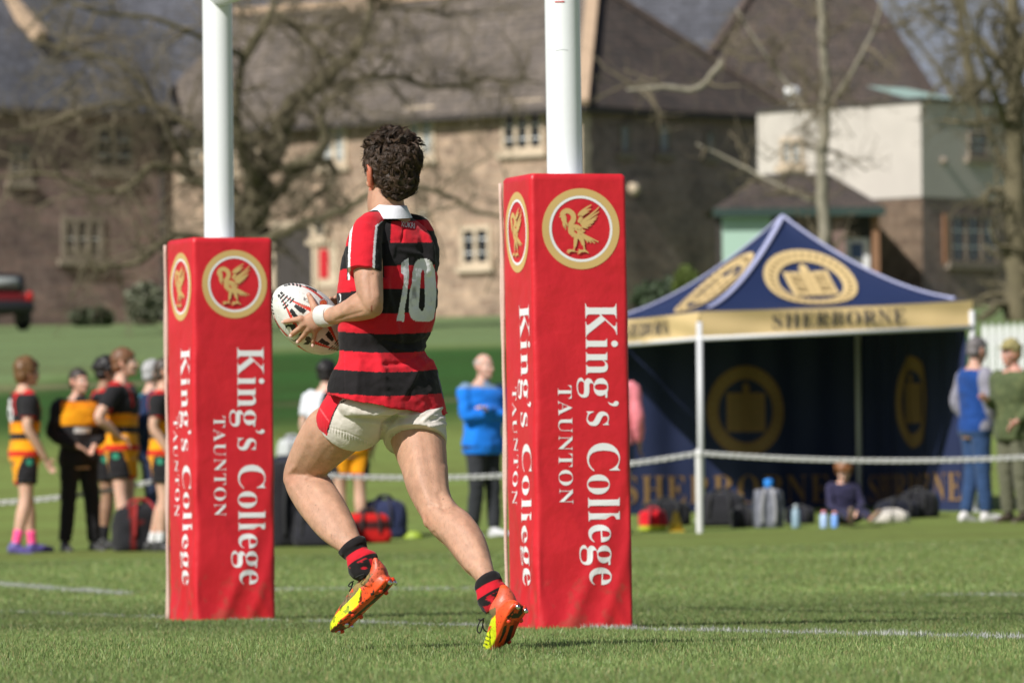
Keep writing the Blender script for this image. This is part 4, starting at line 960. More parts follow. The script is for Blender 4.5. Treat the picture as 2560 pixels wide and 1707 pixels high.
def hand_shapes(mb, W, D, U, s=1.0, curl=.5):
    "palm, four unequal fingers and a side thumb at wrist W, pointing along D, thumb side U"
    D = nrm(D); U = nrm(U - D * (U @ D)); N = np.cross(D, U)
    V, Fs = tube([W - D * .01, W + D * .03 * s, W + D * .085 * s], [.024 * s, .036 * s, .038 * s], 10, ref=U, flat=1.0)
    Q = np.asarray(V) - W; k = Q @ N; V = W + Q - np.outer(k * .55, N); mb.add(V, Fs)
    for i, (o, L) in enumerate(((.028, .075), (.010, .085), (-.009, .078), (-.027, .06))):
        p0 = W + D * .08 * s + U * o * s; d1 = nrm(D + N * curl * .5); d2 = nrm(D + N * curl * 1.3); p1 = p0 + d1 * L * .5 * s; p2 = p1 + d2 * L * .5 * s
        V, Fs = tube([p0 - D * .02, p1, p2], [.0095 * s, .009 * s, .0075 * s], 7, round_=True); mb.add(V, Fs)
    p0 = W + D * .025 * s + U * .026 * s; p1 = p0 + nrm(U + D * .8 + N * .4) * .035 * s; p2 = p1 + nrm(D + U * .35 + N * .5) * .032 * s
    V, Fs = tube([p0 - U * .01, p1, p2], [.013 * s, .0105 * s, .008 * s], 7, round_=True); mb.add(V, Fs)
def person(label, x, d, yaw, h=1.78, arms=None, legs=None, head_yaw=0, nod=0, skin=(.56, .36, .26), hair=None, hair_r=.016, hair_kind='short', top=None, top_len=.86, sleeve='long', bottom='shorts', bot=None, sock=None, shoe=(.05, .05, .05), build=1.0, lean=0.0, group=None, drop=0.0, cap=None, names=('shirt', 'shorts'), pos=None, hands=True, z_off=0.0):
    base = gpd(x, d) if pos is None else pos
    root = empty('person', base, label, 'person', group); s = h / 1.78; a = math.radians(yaw)
    fw = np.array([math.cos(a), math.sin(a), 0]); rt = np.array([math.sin(a), -math.cos(a), 0]); up = np.array([0, 0, 1.0])
    R = np.stack([rt, fw, up]); rnd = np.random.default_rng(abs(hash(label)) % 1000 if False else int(x * 7 + d))
    T = lambda P: base + (np.asarray(P, float) * s + [0, 0, z_off - drop]) @ R
    inv = lambda W: ((np.asarray(W) - base) @ R.T - [0, 0, z_off - drop]) / s
    J = dict(EL=(-.25, -.03, 1.14), ER=(.25, -.03, 1.14), WL=(-.24, .08, .90), WR=(.24, .08, .90), KL=(-.10, .02, .49), KR=(.10, .02, .49), AL=(-.105, -.02, .085), AR=(.105, -.02, .085))
    if arms: J.update(arms)
    if legs: J.update(legs)
    J = {k: np.array(v, float) for k, v in J.items()}
    ly = lambda z: lean * max(z - .9, 0)
    build *= 1.09
    tor = [(.80, .150, .112, .0), (.90, .168, .118, 0), (1.02, .150, .105, .0), (1.12, .150, .105, .005), (1.26, .172, .118, .01), (1.38, .186, .112, .0), (1.44, .165, .09, -.01), (1.48, .10, .072, -.01), (1.53, .06, .06, .0)]
    def torso(k, z0, z1, hem=0):
        Q = catmull(np.array(tor), 3); Q = Q[(Q[:, 0] >= z0) & (Q[:, 0] <= z1)]
        C_ = np.array([[0, q[3] + ly(q[0]), q[0]] for q in Q]); A = np.array([[(q[1] * build + k) * (1 + hem * max(0, 1.0 - q[0])), 0, 0] for q in Q]); B = np.array([[0, (q[2] * build + k) * (1 + hem * max(0, 1.0 - q[0])), 0] for q in Q])
        return rings_mesh(C_, A, B, 28, 2.35)
    sh = {-1: np.array([-.178 * build, ly(1.42), 1.415]), 1: np.array([.178 * build, ly(1.42), 1.415])}
    hp = {-1: np.array([-.085, 0, .90]), 1: np.array([.085, 0, .90])}
    N_ = {-1: 'L', 1: 'R'}
    body = MB()
    V, Fs = torso(-.012, .8, 1.54); body.add(T(V), Fs)
    hc = np.array([0, .035 + ly(1.66), 1.655]); ca, sa = math.cos(math.radians(head_yaw)), math.sin(math.radians(head_yaw)); cn, sn = math.cos(math.radians(nod)), math.sin(math.radians(nod))
    HR = np.array([[1, 0, 0], [0, cn, -sn], [0, sn, cn]]) @ np.array([[ca, sa, 0], [-sa, ca, 0], [0, 0, 1]])
    hs = 1.0 if drop < .3 else 1.36
    TH = lambda P: T(np.asarray(P) * hs @ HR + hc); invH = lambda W: (inv(W) - hc) @ HR.T / hs
    head_shapes(body, TH)
    V, Fs = tube([(0, ly(1.46) - .005, 1.44), (0, ly(1.5), 1.52), tuple(hc + [0, -.025, -.07])], [.062, .054, .054], 14); body.add(T(V), Fs)
    for sd in (-1, 1):
        E, W = J['E' + N_[sd]], J['W' + N_[sd]]
        V, Fs = tube([sh[sd], sh[sd] * .5 + E * .5, E, E * .55 + W * .45, W], [.060, .054, .045, .044, .029], 12, sub=3, round_=True); body.add(T(V), Fs)
        if hands:
            D = nrm(W - E); U = np.array([0, 1., 0]) if abs(D[1]) < .8 else np.array([0, 0, 1.]); hand_shapes_local(body, T, W, D, U, sd)
        K, A = J['K' + N_[sd]], J['A' + N_[sd]]
        m = K * .5 + A * .5; q = nrm(np.cross(K - A, (1, 0, 0))); cf = K * .66 + A * .34
        V, Fs = tube([hp[sd], hp[sd] * .5 + K * .5, K, cf, K * .3 + A * .7, A, A - [0, 0, .03]], [.096, .082, .060, .064, .047, .039, .038], 12, sub=3); body.add(T(V), Fs)
    me = remesh(body, .0115 * s, 2); P = inv(mverts(me)); H = invH(mverts(me)); sk = np.asarray(skin, float)
    col = np.tile(sk, (len(P), 1)) * (1 + .10 * (vnoise(P, 14, 3) - .5))[:, None]
    hm = P[:, 2] > 1.5 if drop < .3 else H[:, 2] > -.13
    if hm.any(): cc = col[hm]; face_paint(H[hm], cc, sk); col[hm] = cc
    paint(me, col); link('body', me, MT['vskin'], root)
    def cloth(name, mb, vox, fn, it=3, wr=.008):
        me = remesh(mb, vox * s, it); W = mverts(me); P = inv(W)
        me.vertices.foreach_get('co', np.empty(len(me.vertices) * 3, np.float32))
        nr = np.empty(len(me.vertices) * 3, np.float32); me.vertex_normals.foreach_get('vector', nr); nr = nr.reshape(-1, 3)
        n_ = vnoise(P * [1, 1, 1.7], 11, 5) + .5 * vnoise(P * [1, 1, 1.6], 23, 8) - .75
        W = W + nr * (n_ * wr * 1.6)[:, None]; me.vertices.foreach_set('co', W.astype(np.float32).ravel()); me.update()
        c = np.asarray([0., 0, 0]) + np.zeros((len(P), 3)); c[:] = fn(P); paint(me, c); return link(name, me, MT['vcloth'], root)
    if top is not None:
        mb = MB(); V, Fs = torso(.014, top_len, 1.47, .06); mb.add(T(V), Fs)
        V, Fs = tube([(0, ly(1.44), 1.43), (0, ly(1.5), 1.475 if sleeve != 'hood' else 1.52)], [.088, .074], 14); mb.add(T(V), Fs)
        for sd in (-1, 1):
            E, W = J['E' + N_[sd]], J['W' + N_[sd]]
            if sleeve == 'short':
                e = sh[sd] * .32 + E * .68; V, Fs = tube([sh[sd] * [.82, 1, 1] + [0, 0, .006], sh[sd], sh[sd] * .6 + E * .4, e], [.070, .079, .076, .072], 12, sub=2)
            elif sleeve == 'none': V, Fs = tube([sh[sd] * .9 + [0, 0, -.02], sh[sd] * .93 + E * .07], [.066, .064], 12)
            else: V, Fs = tube([sh[sd] * [.82, 1, 1] + [0, 0, .006], sh[sd], sh[sd] * .5 + E * .5, E, E * .5 + W * .5, W * .97 + E * .03], [.070, .080, .070, .062, .058, .044], 12, sub=3)
            mb.add(T(V), Fs)
        cloth(names[0], mb, .0125, top)
    if bot is not None:
        mb = MB(); C_ = np.array([[0, 0, z] for z in (1.0, .93, .86, .82)]); 
        V, Fs = rings_mesh(C_, np.array([[w * build + .006, 0, 0] for w in (.158, .172, .176, .15)]), np.array([[0, w * build + .006, 0] for w in (.108, .122, .126, .11)]), 24, 2.3); mb.add(T(V), Fs)
        for sd in (-1, 1):
            K, A = J['K' + N_[sd]], J['A' + N_[sd]]
            if bottom == 'shorts': V, Fs = tube([hp[sd], hp[sd] * .6 + K * .4, hp[sd] * .34 + K * .66], [.112, .108, .104], 14, sub=2)
            else: V, Fs = tube([hp[sd], hp[sd] * .5 + K * .5, K, K * .5 + A * .5, A * .97 + K * .03], [.108, .096, .079, .070, .066], 14, sub=3)
            mb.add(T(V), Fs)
        cloth(names[1], mb, .0125, bot)
    for sd in (-1, 1):
        K, A = J['K' + N_[sd]], J['A' + N_[sd]]; t = nrm(K - A); fd = nrm(np.array([sd * .12, 1.0, 0]) - t * (np.array([sd * .12, 1.0, 0]) @ t))
        if sock is not None:
            f = sock[0]; V, Fs = tube([A - t * .03, A + t * .05, A + (K - A) * f], [.044, .043, .058 if f > .4 else .047], 12, sub=2); c = np.array([sock[1 + min(len(sock) - 2, int((1 - i / len(V)) * (len(sock) - 1)))] for i in range(len(V))])
            me = npmesh('sock', T(V), Fs); paint(me, c); link('sock', me, MT['vcloth'], root)
        hl = A - t * .055 - fd * .055
        C_ = np.array([hl - fd * .012, hl, hl + fd * .06 + t * .008, hl + fd * .13, hl + fd * .2 - t * .012, hl + fd * .245 - t * .02, hl + fd * .262 - t * .024])
        hh = np.array([.022, .048, .052, .040, .030, .022, .01]); ww = np.array([.022, .036, .040, .045, .046, .036, .014]); side = np.cross(fd, t)
        V, Fs = rings_mesh(C_, np.outer(ww, side), np.outer(hh, t), 16, 2.5); mb = MB().add(T(V), Fs); V, Fs = tube([A - t * .03, A + t * .015], [.046, .044], 14); mb.add(T(V), Fs)
        me = remesh(mb, .009 * s, 2); P = inv(mverts(me)); lo = ((P - A) @ t) < -.082; c = np.tile(np.asarray(shoe, float), (len(P), 1)); c[lo] = np.clip(c[lo] * .4 + .12, 0, .6); paint(me, c); link('shoe', me, MT['shoe'], root)
    if hair is not None or cap is not None:
        mb = MB(); hcx = np.asarray(hair if hair is not None else cap, float); k = hair_r
        V, Fs = ell((0, -.018, .038), (.076 + k, .096 + k, .085 + k), n=30, m=22)
        V = V + (vnoise(V, 46, 7) - .5)[:, None] * nrm_rows(V) * k * 1.1
        mb.add(TH(V), Fs)
        if hair_kind != 'bald':
            V, Fs = ell((0, -.055, -.03), (.066 + k * .8, .055 + k * .6, .06 + (.03 if hair_kind == 'long' else 0))); mb.add(TH(V), Fs)
        if hair_kind == 'curly':
            for q in range(60):
                v = nrm(rnd.normal(0, 1, 3)); v[2] = abs(v[2]) * .9 - .15; p = np.array([0, -.02, .04]) + v * [.08 + k, .10 + k, .09 + k]; V, Fs = ell(p, (k * .6,) * 3, n=7, m=6); mb.add(TH(V), Fs)
        me = remesh(mb, .0085, 1); W = mverts(me); H = invH(W); 
        # open the face: pull the hair inside the skull there
        f = (H[:, 1] > .035) & (H[:, 2] < .062 - .2 * np.abs(H[:, 0])) | (H[:, 2] < -.02) & (H[:, 1] > -.012) | ((hair_kind == 'bald') & ((H[:, 2] > .06) | (H[:, 1] > .02)))
        H2 = H.copy(); H2[f] = np.array([0, -.01, .0]) + (H[f] - [0, -.01, .0]) * .6; me.vertices.foreach_set('co', TH(H2).astype(np.float32).ravel()); me.update()
        c = np.tile(hcx, (len(H), 1)) * (.75 + .5 * vnoise(H * [1, 1, .5], 70, 2))[:, None]; paint(me, c); link('cap' if hair is None else 'hair', me, MT['vhair'] if cap is None else MT['vcloth'], root)
        if cap is not None:
            V, Fs = ell((0, .085, .062), (.062, .055, .010)); mb = MB().add(TH(V), Fs); me = mb.mesh('peak'); paint(me, np.tile(np.asarray(cap, float), (len(me.vertices), 1))); link('cap_peak', me, MT['vcloth'], root)
    return root, T, inv
def nrm_rows(V): return V / np.maximum(np.linalg.norm(V, axis=1), 1e-9)[:, None]
def hand_shapes_local(mb, T, W, D, U, sd):
    m = MB(); hand_shapes(m, np.asarray(W), D, U, 1.0, .5 if sd > 0 else -.5); mb.add(T(m.verts()), m.F)
BLK = np.array([.016, .015, .017]); ORG = lin(238, 158, 22); RED = lin(200, 30, 30); WHT = np.array([.7, .7, .7]); SKN = (.60, .37, .265)
def bands(z, edges, cols):
    c = np.zeros((len(z), 3)); i = np.searchsorted(np.asarray(edges), z)
    return np.asarray(cols)[i]
def kit_top(num=None):
    def f(P):
        x, y, z = P.T; c = bands(z, [.885, .93, .98, 1.035, 1.09, 1.145, 1.20], [ORG, RED, ORG, ORG, BLK, ORG, ORG * [1, .8, .6], BLK])
        arm = np.abs(x) > .205; c[arm] = BLK; c[arm & (z < 1.245)] = RED
        c[(z > 1.455)] = RED; c[(np.abs(np.abs(x) - .11) < .016) & (z > 1.27) & ~arm] = RED
        if num == 6:
            d = np.minimum(np.abs(np.hypot((x) / 1.0, (z - 1.275) / 1.15) - .052), segdist(x, z, [(-.052, 1.275), (-.05, 1.34), (-.02, 1.385), (.04, 1.385)])); c[(d < .021) & (y < 0)] = WHT * 1.1
        return c
    return f
def kit_shorts(P):
    x, y, z = P.T; c = np.tile(ORG, (len(P), 1)); c[(np.abs(x) > .145 + .3 * (z - .75)) & (z < .93)] = BLK; c[(z < .655)] = np.where((np.abs(x) > .12)[:, None], BLK, RED)[(z < .655)]
    m = (np.hypot(y, z - .83) < .03) & (np.abs(x) > .15); c[m] = lin(60, 150, 120); return c
def plain(c):
    c = np.asarray(c, float); return lambda P: np.tile(c, (len(P), 1))
def coach(P):
    x, y, z = P.T; c = np.tile(BLK * 1.1, (len(P), 1)); m = (z > 1.22) & (np.abs(x) < .215) & (z < 1.455); c[m] = ORG; c[m & (z > 1.40)] = ORG * [1.0, .75, .6]
    c[(np.abs(z - 1.175) < .026) & (np.abs(x - .02) < .085) & (y > 0)] = WHT; return c
HIPS = dict(EL=(-.36, -.10, 1.17), ER=(.36, -.10, 1.17), WL=(-.20, .03, 1.01), WR=(.20, .03, 1.01))
BACKH = dict(EL=(-.27, -.12, 1.15), ER=(.27, -.12, 1.15), WL=(-.05, -.17, .98), WR=(.05, -.17, .97))
FRONT = dict(EL=(-.27, -.02, 1.14), ER=(.27, -.02, 1.14), WL=(-.09, .17, 1.02), WR=(.09, .17, 1.02))
CROSS = dict(EL=(-.25, .06, 1.17), ER=(.25, .06, 1.17), WL=(.13, .20, 1.24), WR=(-.13, .20, 1.19))
PINK = lin(255, 90, 150); G5 = 'players and coaches waiting behind the chain'
person('player in black and orange hoops numbered 6 with long brown hair and pink socks', 58, 67.2, 18, 1.80, dict(WL=(-.23, .1, .88), WR=(.22, .14, .86)), dict(KL=(-.11, .05, .49), AL=(-.13, .10, .085), KR=(.11, -.02, .49), AR=(.14, -.12, .085)), 8, 6, SKN, lin(105, 75, 45), .026, 'long', kit_top(6), .86, 'short', 'shorts', kit_shorts, (.30, PINK, PINK, PINK), lin(95, 85, 150), group=G5)
person('coach in black hooded top with an amber chest panel and black trousers', 182, 67.6, -62, 1.70, FRONT, dict(AL=(-.16, 0, .085), AR=(.15, 0, .085), KL=(-.13, .02, .49), KR=(.12, .02, .49)), 14, 0, (.60, .35, .26), (.035, .025, .02), .010, 'short', coach, .84, 'hood', 'trousers', plain(BLK), None, (.06, .06, .06), 1.06, group=G5, names=('hooded_top', 'trousers'))
person('tall player in black and orange hoops with hands on hips and yellow banded socks', 282, 67.4, -14, 1.87, HIPS, dict(AL=(-.12, -.04, .085), AR=(.10, .08, .085)), 6, -2, (.64, .40, .30), lin(110, 75, 50), .018, 'short', kit_top(None), .86, 'short', 'shorts', kit_shorts, (.32, ORG, BLK, RED, ORG, ORG * [1, 1.2, 1]), (.05, .05, .05), 1.02, group=G5)
person('player with curly black hair standing half hidden behind the tall player', 243, 68.6, 2, 1.80, HIPS, None, 0, 0, (.33, .19, .12), (.012, .01, .01), .026, 'curly', kit_top(None), .86, 'short', 'shorts', kit_shorts, (.3, BLK, BLK), (.05, .05, .05), group=G5)
person('grey haired man in a navy jacket beside the farther post pad', 350, 68.2, 8, 1.76, BACKH, None, 8, 4, (.60, .38, .29), lin(165, 165, 165), .016, 'short', lambda P: np.where((np.abs(P[:, 0] - .10) < .02)[:, None] & (P[:, 2] > 1.2)[:, None], lin(50, 105, 120), lin(32, 46, 78)), .82, 'long', 'trousers', plain(lin(40, 48, 70)), None, (.04, .04, .05), 1.06, group=G5, names=('jacket', 'trousers'))
person('player in black and orange mostly hidden by the farther post pad, one white sock showing', 378, 66.4, -8, 1.76, dict(EL=(-.24, -.05, 1.14), ER=(.24, -.05, 1.14), WL=(-.22, .1, .9), WR=(.22, .1, .9)), dict(AL=(-.12, -.14, .085), KL=(-.11, -.02, .48)), 0, 0, SKN, (.05, .035, .025), .016, 'short', kit_top(None), .86, 'short', 'shorts', kit_shorts, (.22, WHT, WHT), (.03, .03, .03), group=G5)
person('young person in a white T-shirt with black hair standing beyond the player', 752, 70.3, 60, 1.73, None, None, 0, 0, (.62, .41, .31), (.014, .012, .012), .022, 'short', plain((.68, .70, .74)), .84, 'short', 'trousers', plain(lin(22, 24, 32)), None, (.05, .05, .05))
person('player in black top and orange shorts hidden behind the running player', 806, 70.0, 100, 1.74, None, None, 0, 0, SKN, (.04, .03, .02), .016, 'short', kit_top(None), .86, 'short', 'shorts', kit_shorts, (.18, BLK, BLK), (.05, .05, .05))
person('balding man in a bright blue jacket with folded arms beside the nearer post pad', 1112, 69.6, -52, 1.76, CROSS, dict(AL=(-.09, .05, .085), AR=(.10, -.05, .085)), 4, 2, (.62, .38, .30), lin(170, 165, 160), .008, 'bald', lambda P: np.where((P[:, 2] > 1.44)[:, None], lin(120, 145, 175), lin(26, 122, 225)), .74, 'hood', 'trousers', plain(lin(50, 52, 56)), None, (.62, .62, .64), 1.14, names=('jacket', 'trousers'))
person('person in a pink top and navy shorts half hidden by the nearer post pad', 1412, 69.4, 80, 1.74, None, None, 0, 0, (.42, .24, .18), (.05, .03, .02), .018, 'short', plain(lin(225, 130, 140)), .86, 'long', 'shorts', plain(lin(34, 46, 74)), (.2, BLK, BLK), (.03, .03, .03), names=('top', 'shorts'))
person('man in a blue quilted gilet with grey sleeves, jeans and white trainers', 2244, 71.2, 28, 1.80, dict(EL=(-.27, -.06, 1.15), ER=(.25, .0, 1.15), WL=(-.19, .10, .92), WR=(.18, .14, .95)), dict(AL=(-.10, -.06, .085), AR=(.10, .05, .085)), 10, 16, (.55, .33, .25), lin(105, 100, 100), .014, 'short', lambda P: np.where((np.abs(P[:, 0]) > .19)[:, None], lin(140, 138, 150), lin(28, 66, 132)), .84, 'long', 'trousers', plain(lin(48, 72, 110)), None, (.66, .64, .64), 1.04, names=('gilet', 'jeans'))
person('man in an olive coat and tweed flat cap standing at the right edge', 2332, 70.6, 222, 1.77, dict(ER=(.27, -.02, 1.15), WR=(.12, .26, 1.20), EL=(-.28, -.02, 1.14), WL=(-.2, .16, .98)), None, -4, 8, (.62, .32, .25), None, .02, 'short', lambda P: np.where((vnoise(P, 22, 4) > .62)[:, None], lin(92, 100, 66), lin(78, 88, 58)), .70, 'long', 'trousers', plain(lin(98, 98, 80)), None, (.06, .045, .03), 1.12, cap=lin(150, 140, 95), names=('coat', 'trousers'))
person('small child with ginger hair sitting on the grass in front of the marquee wall', 1938, 70.3, -72, 1.08, dict(EL=(-.27, .12, 1.12), ER=(.27, .12, 1.12), WL=(-.10, .34, 1.0), WR=(.16, .36, .98)), dict(KL=(-.20, .42, .98), AL=(-.17, .80, .90), KR=(.16, .44, 1.0), AR=(.20, .84, .90)), -20, 30, (.62, .38, .29), lin(125, 80, 45), .03, 'curly', plain(lin(48, 46, 72)), .84, 'long', 'trousers', plain(lin(42, 42, 66)), None, lin(150, 105, 60), 1.1, drop=.47, names=('jumper', 'trousers'), z_off=.0)

# ------------------------------------------------------------------ bags and small things on the grass
def place(x, d): return gpd(x, d)
def bag(label, x, d, size, col, strap=(.02, .02, .022), yaw=0, kind='holdall', stripe=None, group='bags and kit on the grass', name='kit_bag', cat='bag', ex=3.4):
    b_ = place(x, d); root = empty(name, b_, label, cat, group); w, dp, h = size; a = math.radians(yaw); R = np.array([[math.cos(a), math.sin(a), 0], [-math.sin(a), math.cos(a), 0], [0, 0, 1]])
    T = lambda P: b_ + np.asarray(P) @ R
    zf = np.array([0, .05, .3, .6, .85, .97, 1.0]); wf = np.array([.86, .97, 1, .98, .90, .72, .45]) if kind == 'holdall' else np.array([.9, .98, 1, 1, .97, .86, .5])
    C_ = np.array([[0, 0, h * z] for z in catmull(zf[:, None], 3)[:, 0]]); k = catmull(wf[:, None], 3)[:, 0]
    V, Fs = rings_mesh(C_, np.outer(k * w / 2, [1, 0, 0]), np.outer(k * dp / 2, [0, 1, 0]), 40, ex)
    n_ = vnoise(V, 6 / max(w, .3), int(x) % 9) + .5 * vnoise(V, 14, 3) - .75; V = V + nrm_rows(V - [0, 0, h / 2]) * (n_ * .09 * min(w, h))[:, None] * np.clip(V[:, 2:3] / .05, 0, 1)
    V[:, 2] = np.maximum(V[:, 2], -.01)
    me = npmesh('shell', T(V), Fs); c = np.tile(np.asarray(col, float), (len(V), 1))
    if stripe is not None: c[stripe[0](V)] = stripe[1]
    paint(me, c); link('shell', me, MT['vcloth'], root)
    mb = MB()
    if kind == 'holdall':
        for s in (-1, 1):
            P = [(-w * .22, s * dp * .505, h * .3), (-w * .2, s * dp * .50, h * .8), (-w * .1, s * dp * .22, h * 1.1), (w * .1, s * dp * .22, h * 1.1), (w * .2, s * dp * .50, h * .8), (w * .22, s * dp * .505, h * .3)]
            V, Fs = tube(P, .016, 6, sub=5); mb = MB().add(T(V), Fs); mb.build('strap', mat('webbing', strap, .8), root, True)
    else:
        for s in (-1, 1):
            P = [(s * w * .2, -dp * .5, h * .12), (s * w * .22, -dp * .56, h * .5), (s * w * .16, -dp * .5, h * .9), (s * w * .08, -dp * .2, h * 1.02)]
            V, Fs = tube(P, .02, 6, sub=5); mb = MB().add(T(V), Fs); mb.build('strap', mat('webbing', strap, .8), root, True)
    V, Fs = tube([(-w * .3, 0, h * 1.005), (0, -.02, h * 1.02), (w * .3, 0, h * 1.005)], .009, 6, sub=4); MB().add(T(V), Fs).build('zip', mat('zip', (.05, .05, .05), .5), root, True)
    return root
def bottle(label, x, d, r, h, col, cap, group='bottles on the grass'):
    b_ = place(x, d); root = empty('bottle', b_, label, 'bottle', group)
    V, Fs = tube([b_ + [0, 0, z * h] for z in (0, .02, .1, .7, .78, .84)], [r * .9, r, r, r, r * .7, r * .5], 14, ref=(0, 1, 0)); MB().add(V, Fs).build('flask', mat('bottle', col, .35, .05), root, True)
    V, Fs = tube([b_ + [0, 0, z * h] for z in (.84, .86, .98, 1)], [r * .55, r * .6, r * .55, r * .3], 12, ref=(0, 1, 0)); MB().add(V, Fs).build('lid', mat('bottle_lid', cap, .4), root, True)
K1 = (.014, .014, .017); NV = lin(32, 36, 62)
bag('black and red kit bag lying by the feet of the players at the left', 322, 66.8, (.5, .4, .42), K1, (.3, .02, .02), 20, stripe=(lambda V: np.abs(V[:, 0] + .12) < .03, lin(120, 25, 20)))
bag('tall black kit bag standing right of the farther post pad', 668, 67.4, (.42, .5, .78), K1, yaw=10, kind='rucksack')
bag('low black kit bag slumped against the tall one', 735, 67.0, (.46, .45, .36), (.02, .02, .026), yaw=-15)
bag('red first aid bag with black straps behind the running player', 846, 68.2, (.40, .32, .28), lin(196, 28, 26), (.03, .015, .015), 12, ex=6, stripe=(lambda V: (np.abs(V[:, 2] - .17) < .03), (.05, .012, .012)))
bag('navy blue holdall behind the red first aid bag', 884, 70.2, (.44, .36, .36), lin(44, 50, 82), (.02, .02, .04), -8)
bag('white sports bag on the bank beyond the pads', 672, 92, (.36, .4, .34), (.5, .52, .52), (.4, .4, .42), 15)
bag('mint green sports bag on the bank beside the white one', 698, 92.5, (.22, .3, .22), lin(90, 190, 150), (.1, .3, .25), 0)
bag('dark blue kit bag lying in front of the white and mint bags', 655, 90.5, (.62, .4, .17), lin(34, 40, 62), yaw=5)
bag('bright red kit bag with a lime base right of the nearer post pad', 1500, 70.4, (.27, .3, .20), lin(205, 25, 38), (.3, .02, .03), 10, stripe=(lambda V: V[:, 2] < .045, lin(190, 200, 60)))
bag('black kit bag behind the red one at the marquee wall', 1530, 72.4, (.5, .4, .24), K1, yaw=4)
bag('big black holdall right behind the chain post', 1660, 71.8, (.48, .45, .32), (.02, .02, .024), yaw=-8)
bag('black kit bag squeezed between holdall and striped rucksack', 1708, 70.9, (.24, .3, .19), K1, yaw=6)
bag('grey striped rucksack standing upright in front of the marquee', 1766, 70.6, (.30, .26, .37), lin(120, 122, 132), (.3, .3, .32), 0, 'rucksack', stripe=(lambda V: np.abs(np.mod(V[:, 0] + .02, .085) - .04) < .017, lin(62, 66, 76)))
bag('dark navy kit bag at the foot of the marquee side wall', 2062, 73.0, (.44, .4, .18), lin(24, 26, 38), yaw=10)
bag('round black kit bag in the corner of the marquee', 2112, 73.2, (.40, .4, .26), K1, yaw=-12)
bag('black kit bag beside the seated child', 1838, 72.0, (.30, .3, .16), (.018, .018, .026), yaw=0)
bag('cream fleece heaped on the grass beside the child', 2048, 71.6, (.34, .3, .11), (.56, .52, .47), (.5, .47, .42), 20, name='fleece', cat='clothing')
bottle('grey blue water bottle standing left of the child', 1829, 70.2, .042, .23, lin(135, 160, 175), (.35, .4, .42))
bottle('pink topped water bottle in front of the child', 1893, 69.9, .037, .17, lin(165, 190, 225), lin(240, 150, 165))
bottle('pale blue water bottle right in front of the child', 1918, 69.9, .034, .16, lin(120, 165, 235), lin(235, 160, 150))
def cone_marker():
    b_ = place(1553, 69.9); root = empty('training_cone', b_, 'small yellow training cone between the red bag and the chain post', 'cone'); ym = mat('yellow_plastic', lin(185, 150, 40), .6)
    V, Fs = tube([b_ + [0, 0, .012], b_ + [0, 0, .1], b_ + [0, 0, .19], b_ + [0, 0, .2]], [.075, .05, .022, .012], 18, ref=(0, 1, 0)); MB().add(V, Fs).build('cone_body', ym, root, True)
    MB().box(b_ + [0, 0, .006], (.085, .085, .008)).build('cone_base', ym, root)
    b_ = place(951, 69.6); o = MB(); V, Fs = tube([b_ + [0, 0, .0], b_ + [0, 0, .02], b_ + [0, 0, .065], b_ + [0, 0, .07]], [.10, .095, .05, .045], 20, ref=(0, 1, 0)); o.add(V, Fs)
    tag(o.build('marker_disc', mat('lime_plastic', lin(150, 172, 60), .5), None, True, origin=b_), 'lime yellow marker disc on the grass behind the player', 'marker')
    b_ = place(1767, 71.6) + [0, 0, .36]; V, Fs = tube([b_ + [0, 0, .0], b_ + [0, 0, .02], b_ + [0, 0, .09], b_ + [0, 0, .10]], [.03, .045, .045, .02], 14, ref=(0, 1, 0)); tag(MB().add(V, Fs).build('folded_top', mat('blue_cloth', lin(40, 130, 215), .8), None, True, origin=b_), 'bright blue folded top on the grey striped rucksack', 'clothing')
cone_marker()
def picket():
    b_ = gpd(2272, 105); root = empty('picket_fence', b_, 'white picket fence on the bank behind the two men at the right', 'fence'); wp = MT['white_paint']; p0 = None
    for k in range(9):
        q = gpd(2268 + k * 17, 105); m = MB(); w = .042
        m.add([(q[0] - w, q[1], q[2]), (q[0] + w, q[1], q[2]), (q[0] + w, q[1], q[2] + 1.02), (q[0], q[1], q[2] + 1.1), (q[0] - w, q[1], q[2] + 1.02)] + [(q[0] - w, q[1] + .02, q[2]), (q[0] + w, q[1] + .02, q[2]), (q[0] + w, q[1] + .02, q[2] + 1.02), (q[0], q[1] + .02, q[2] + 1.1), (q[0] - w, q[1] + .02, q[2] + 1.02)],
              [(0, 1, 2, 3, 4), (9, 8, 7, 6, 5), (0, 5, 6, 1), (1, 6, 7, 2), (2, 7, 8, 3), (3, 8, 9, 4), (4, 9, 5, 0)]); m.build('picket', wp, root)
    a, c = gpd(2262, 105), gpd(2410, 105)
    for z in (.3, .86): m = MB(); bar(m, a + [0, .045, z], c + [0, .045, z], .03, .16); m.build('rail', wp, root)
picket()
# ------------------------------------------------------------------ the running player
D0 = 23.4
VIEW = FWD
def pw(px, py, w): return at(px, py, D0 + w)
def limb(rows, n=26, sub=4, ex=2.0, cap=True):
    "rows: left edge, right edge (frame px), depth offset and half thickness in metres -> closed tapering shape"
    L = np.array([pw(r[0], r[1], r[4]) for r in rows]); R_ = np.array([pw(r[2], r[3], r[4]) for r in rows]); rb = np.array([r[5] for r in rows])
    Q = catmull(np.column_stack([L, R_, rb]), sub); L, R_, rb = Q[:, :3], Q[:, 3:6], Q[:, 6]
    C_ = (L + R_) / 2; A = (R_ - L) / 2; T = np.gradient(C_, axis=0); B = np.cross(A, T); B = nrm_rows(B) * rb[:, None]
    V, Fs = rings_mesh(C_, A, B, n, ex, cap); return V, Fs
def chain(pts, r, n=10, sub=4): 
    return tube([pw(*p) for p in pts], r, n, sub=sub, ref=VIEW, round_=True)
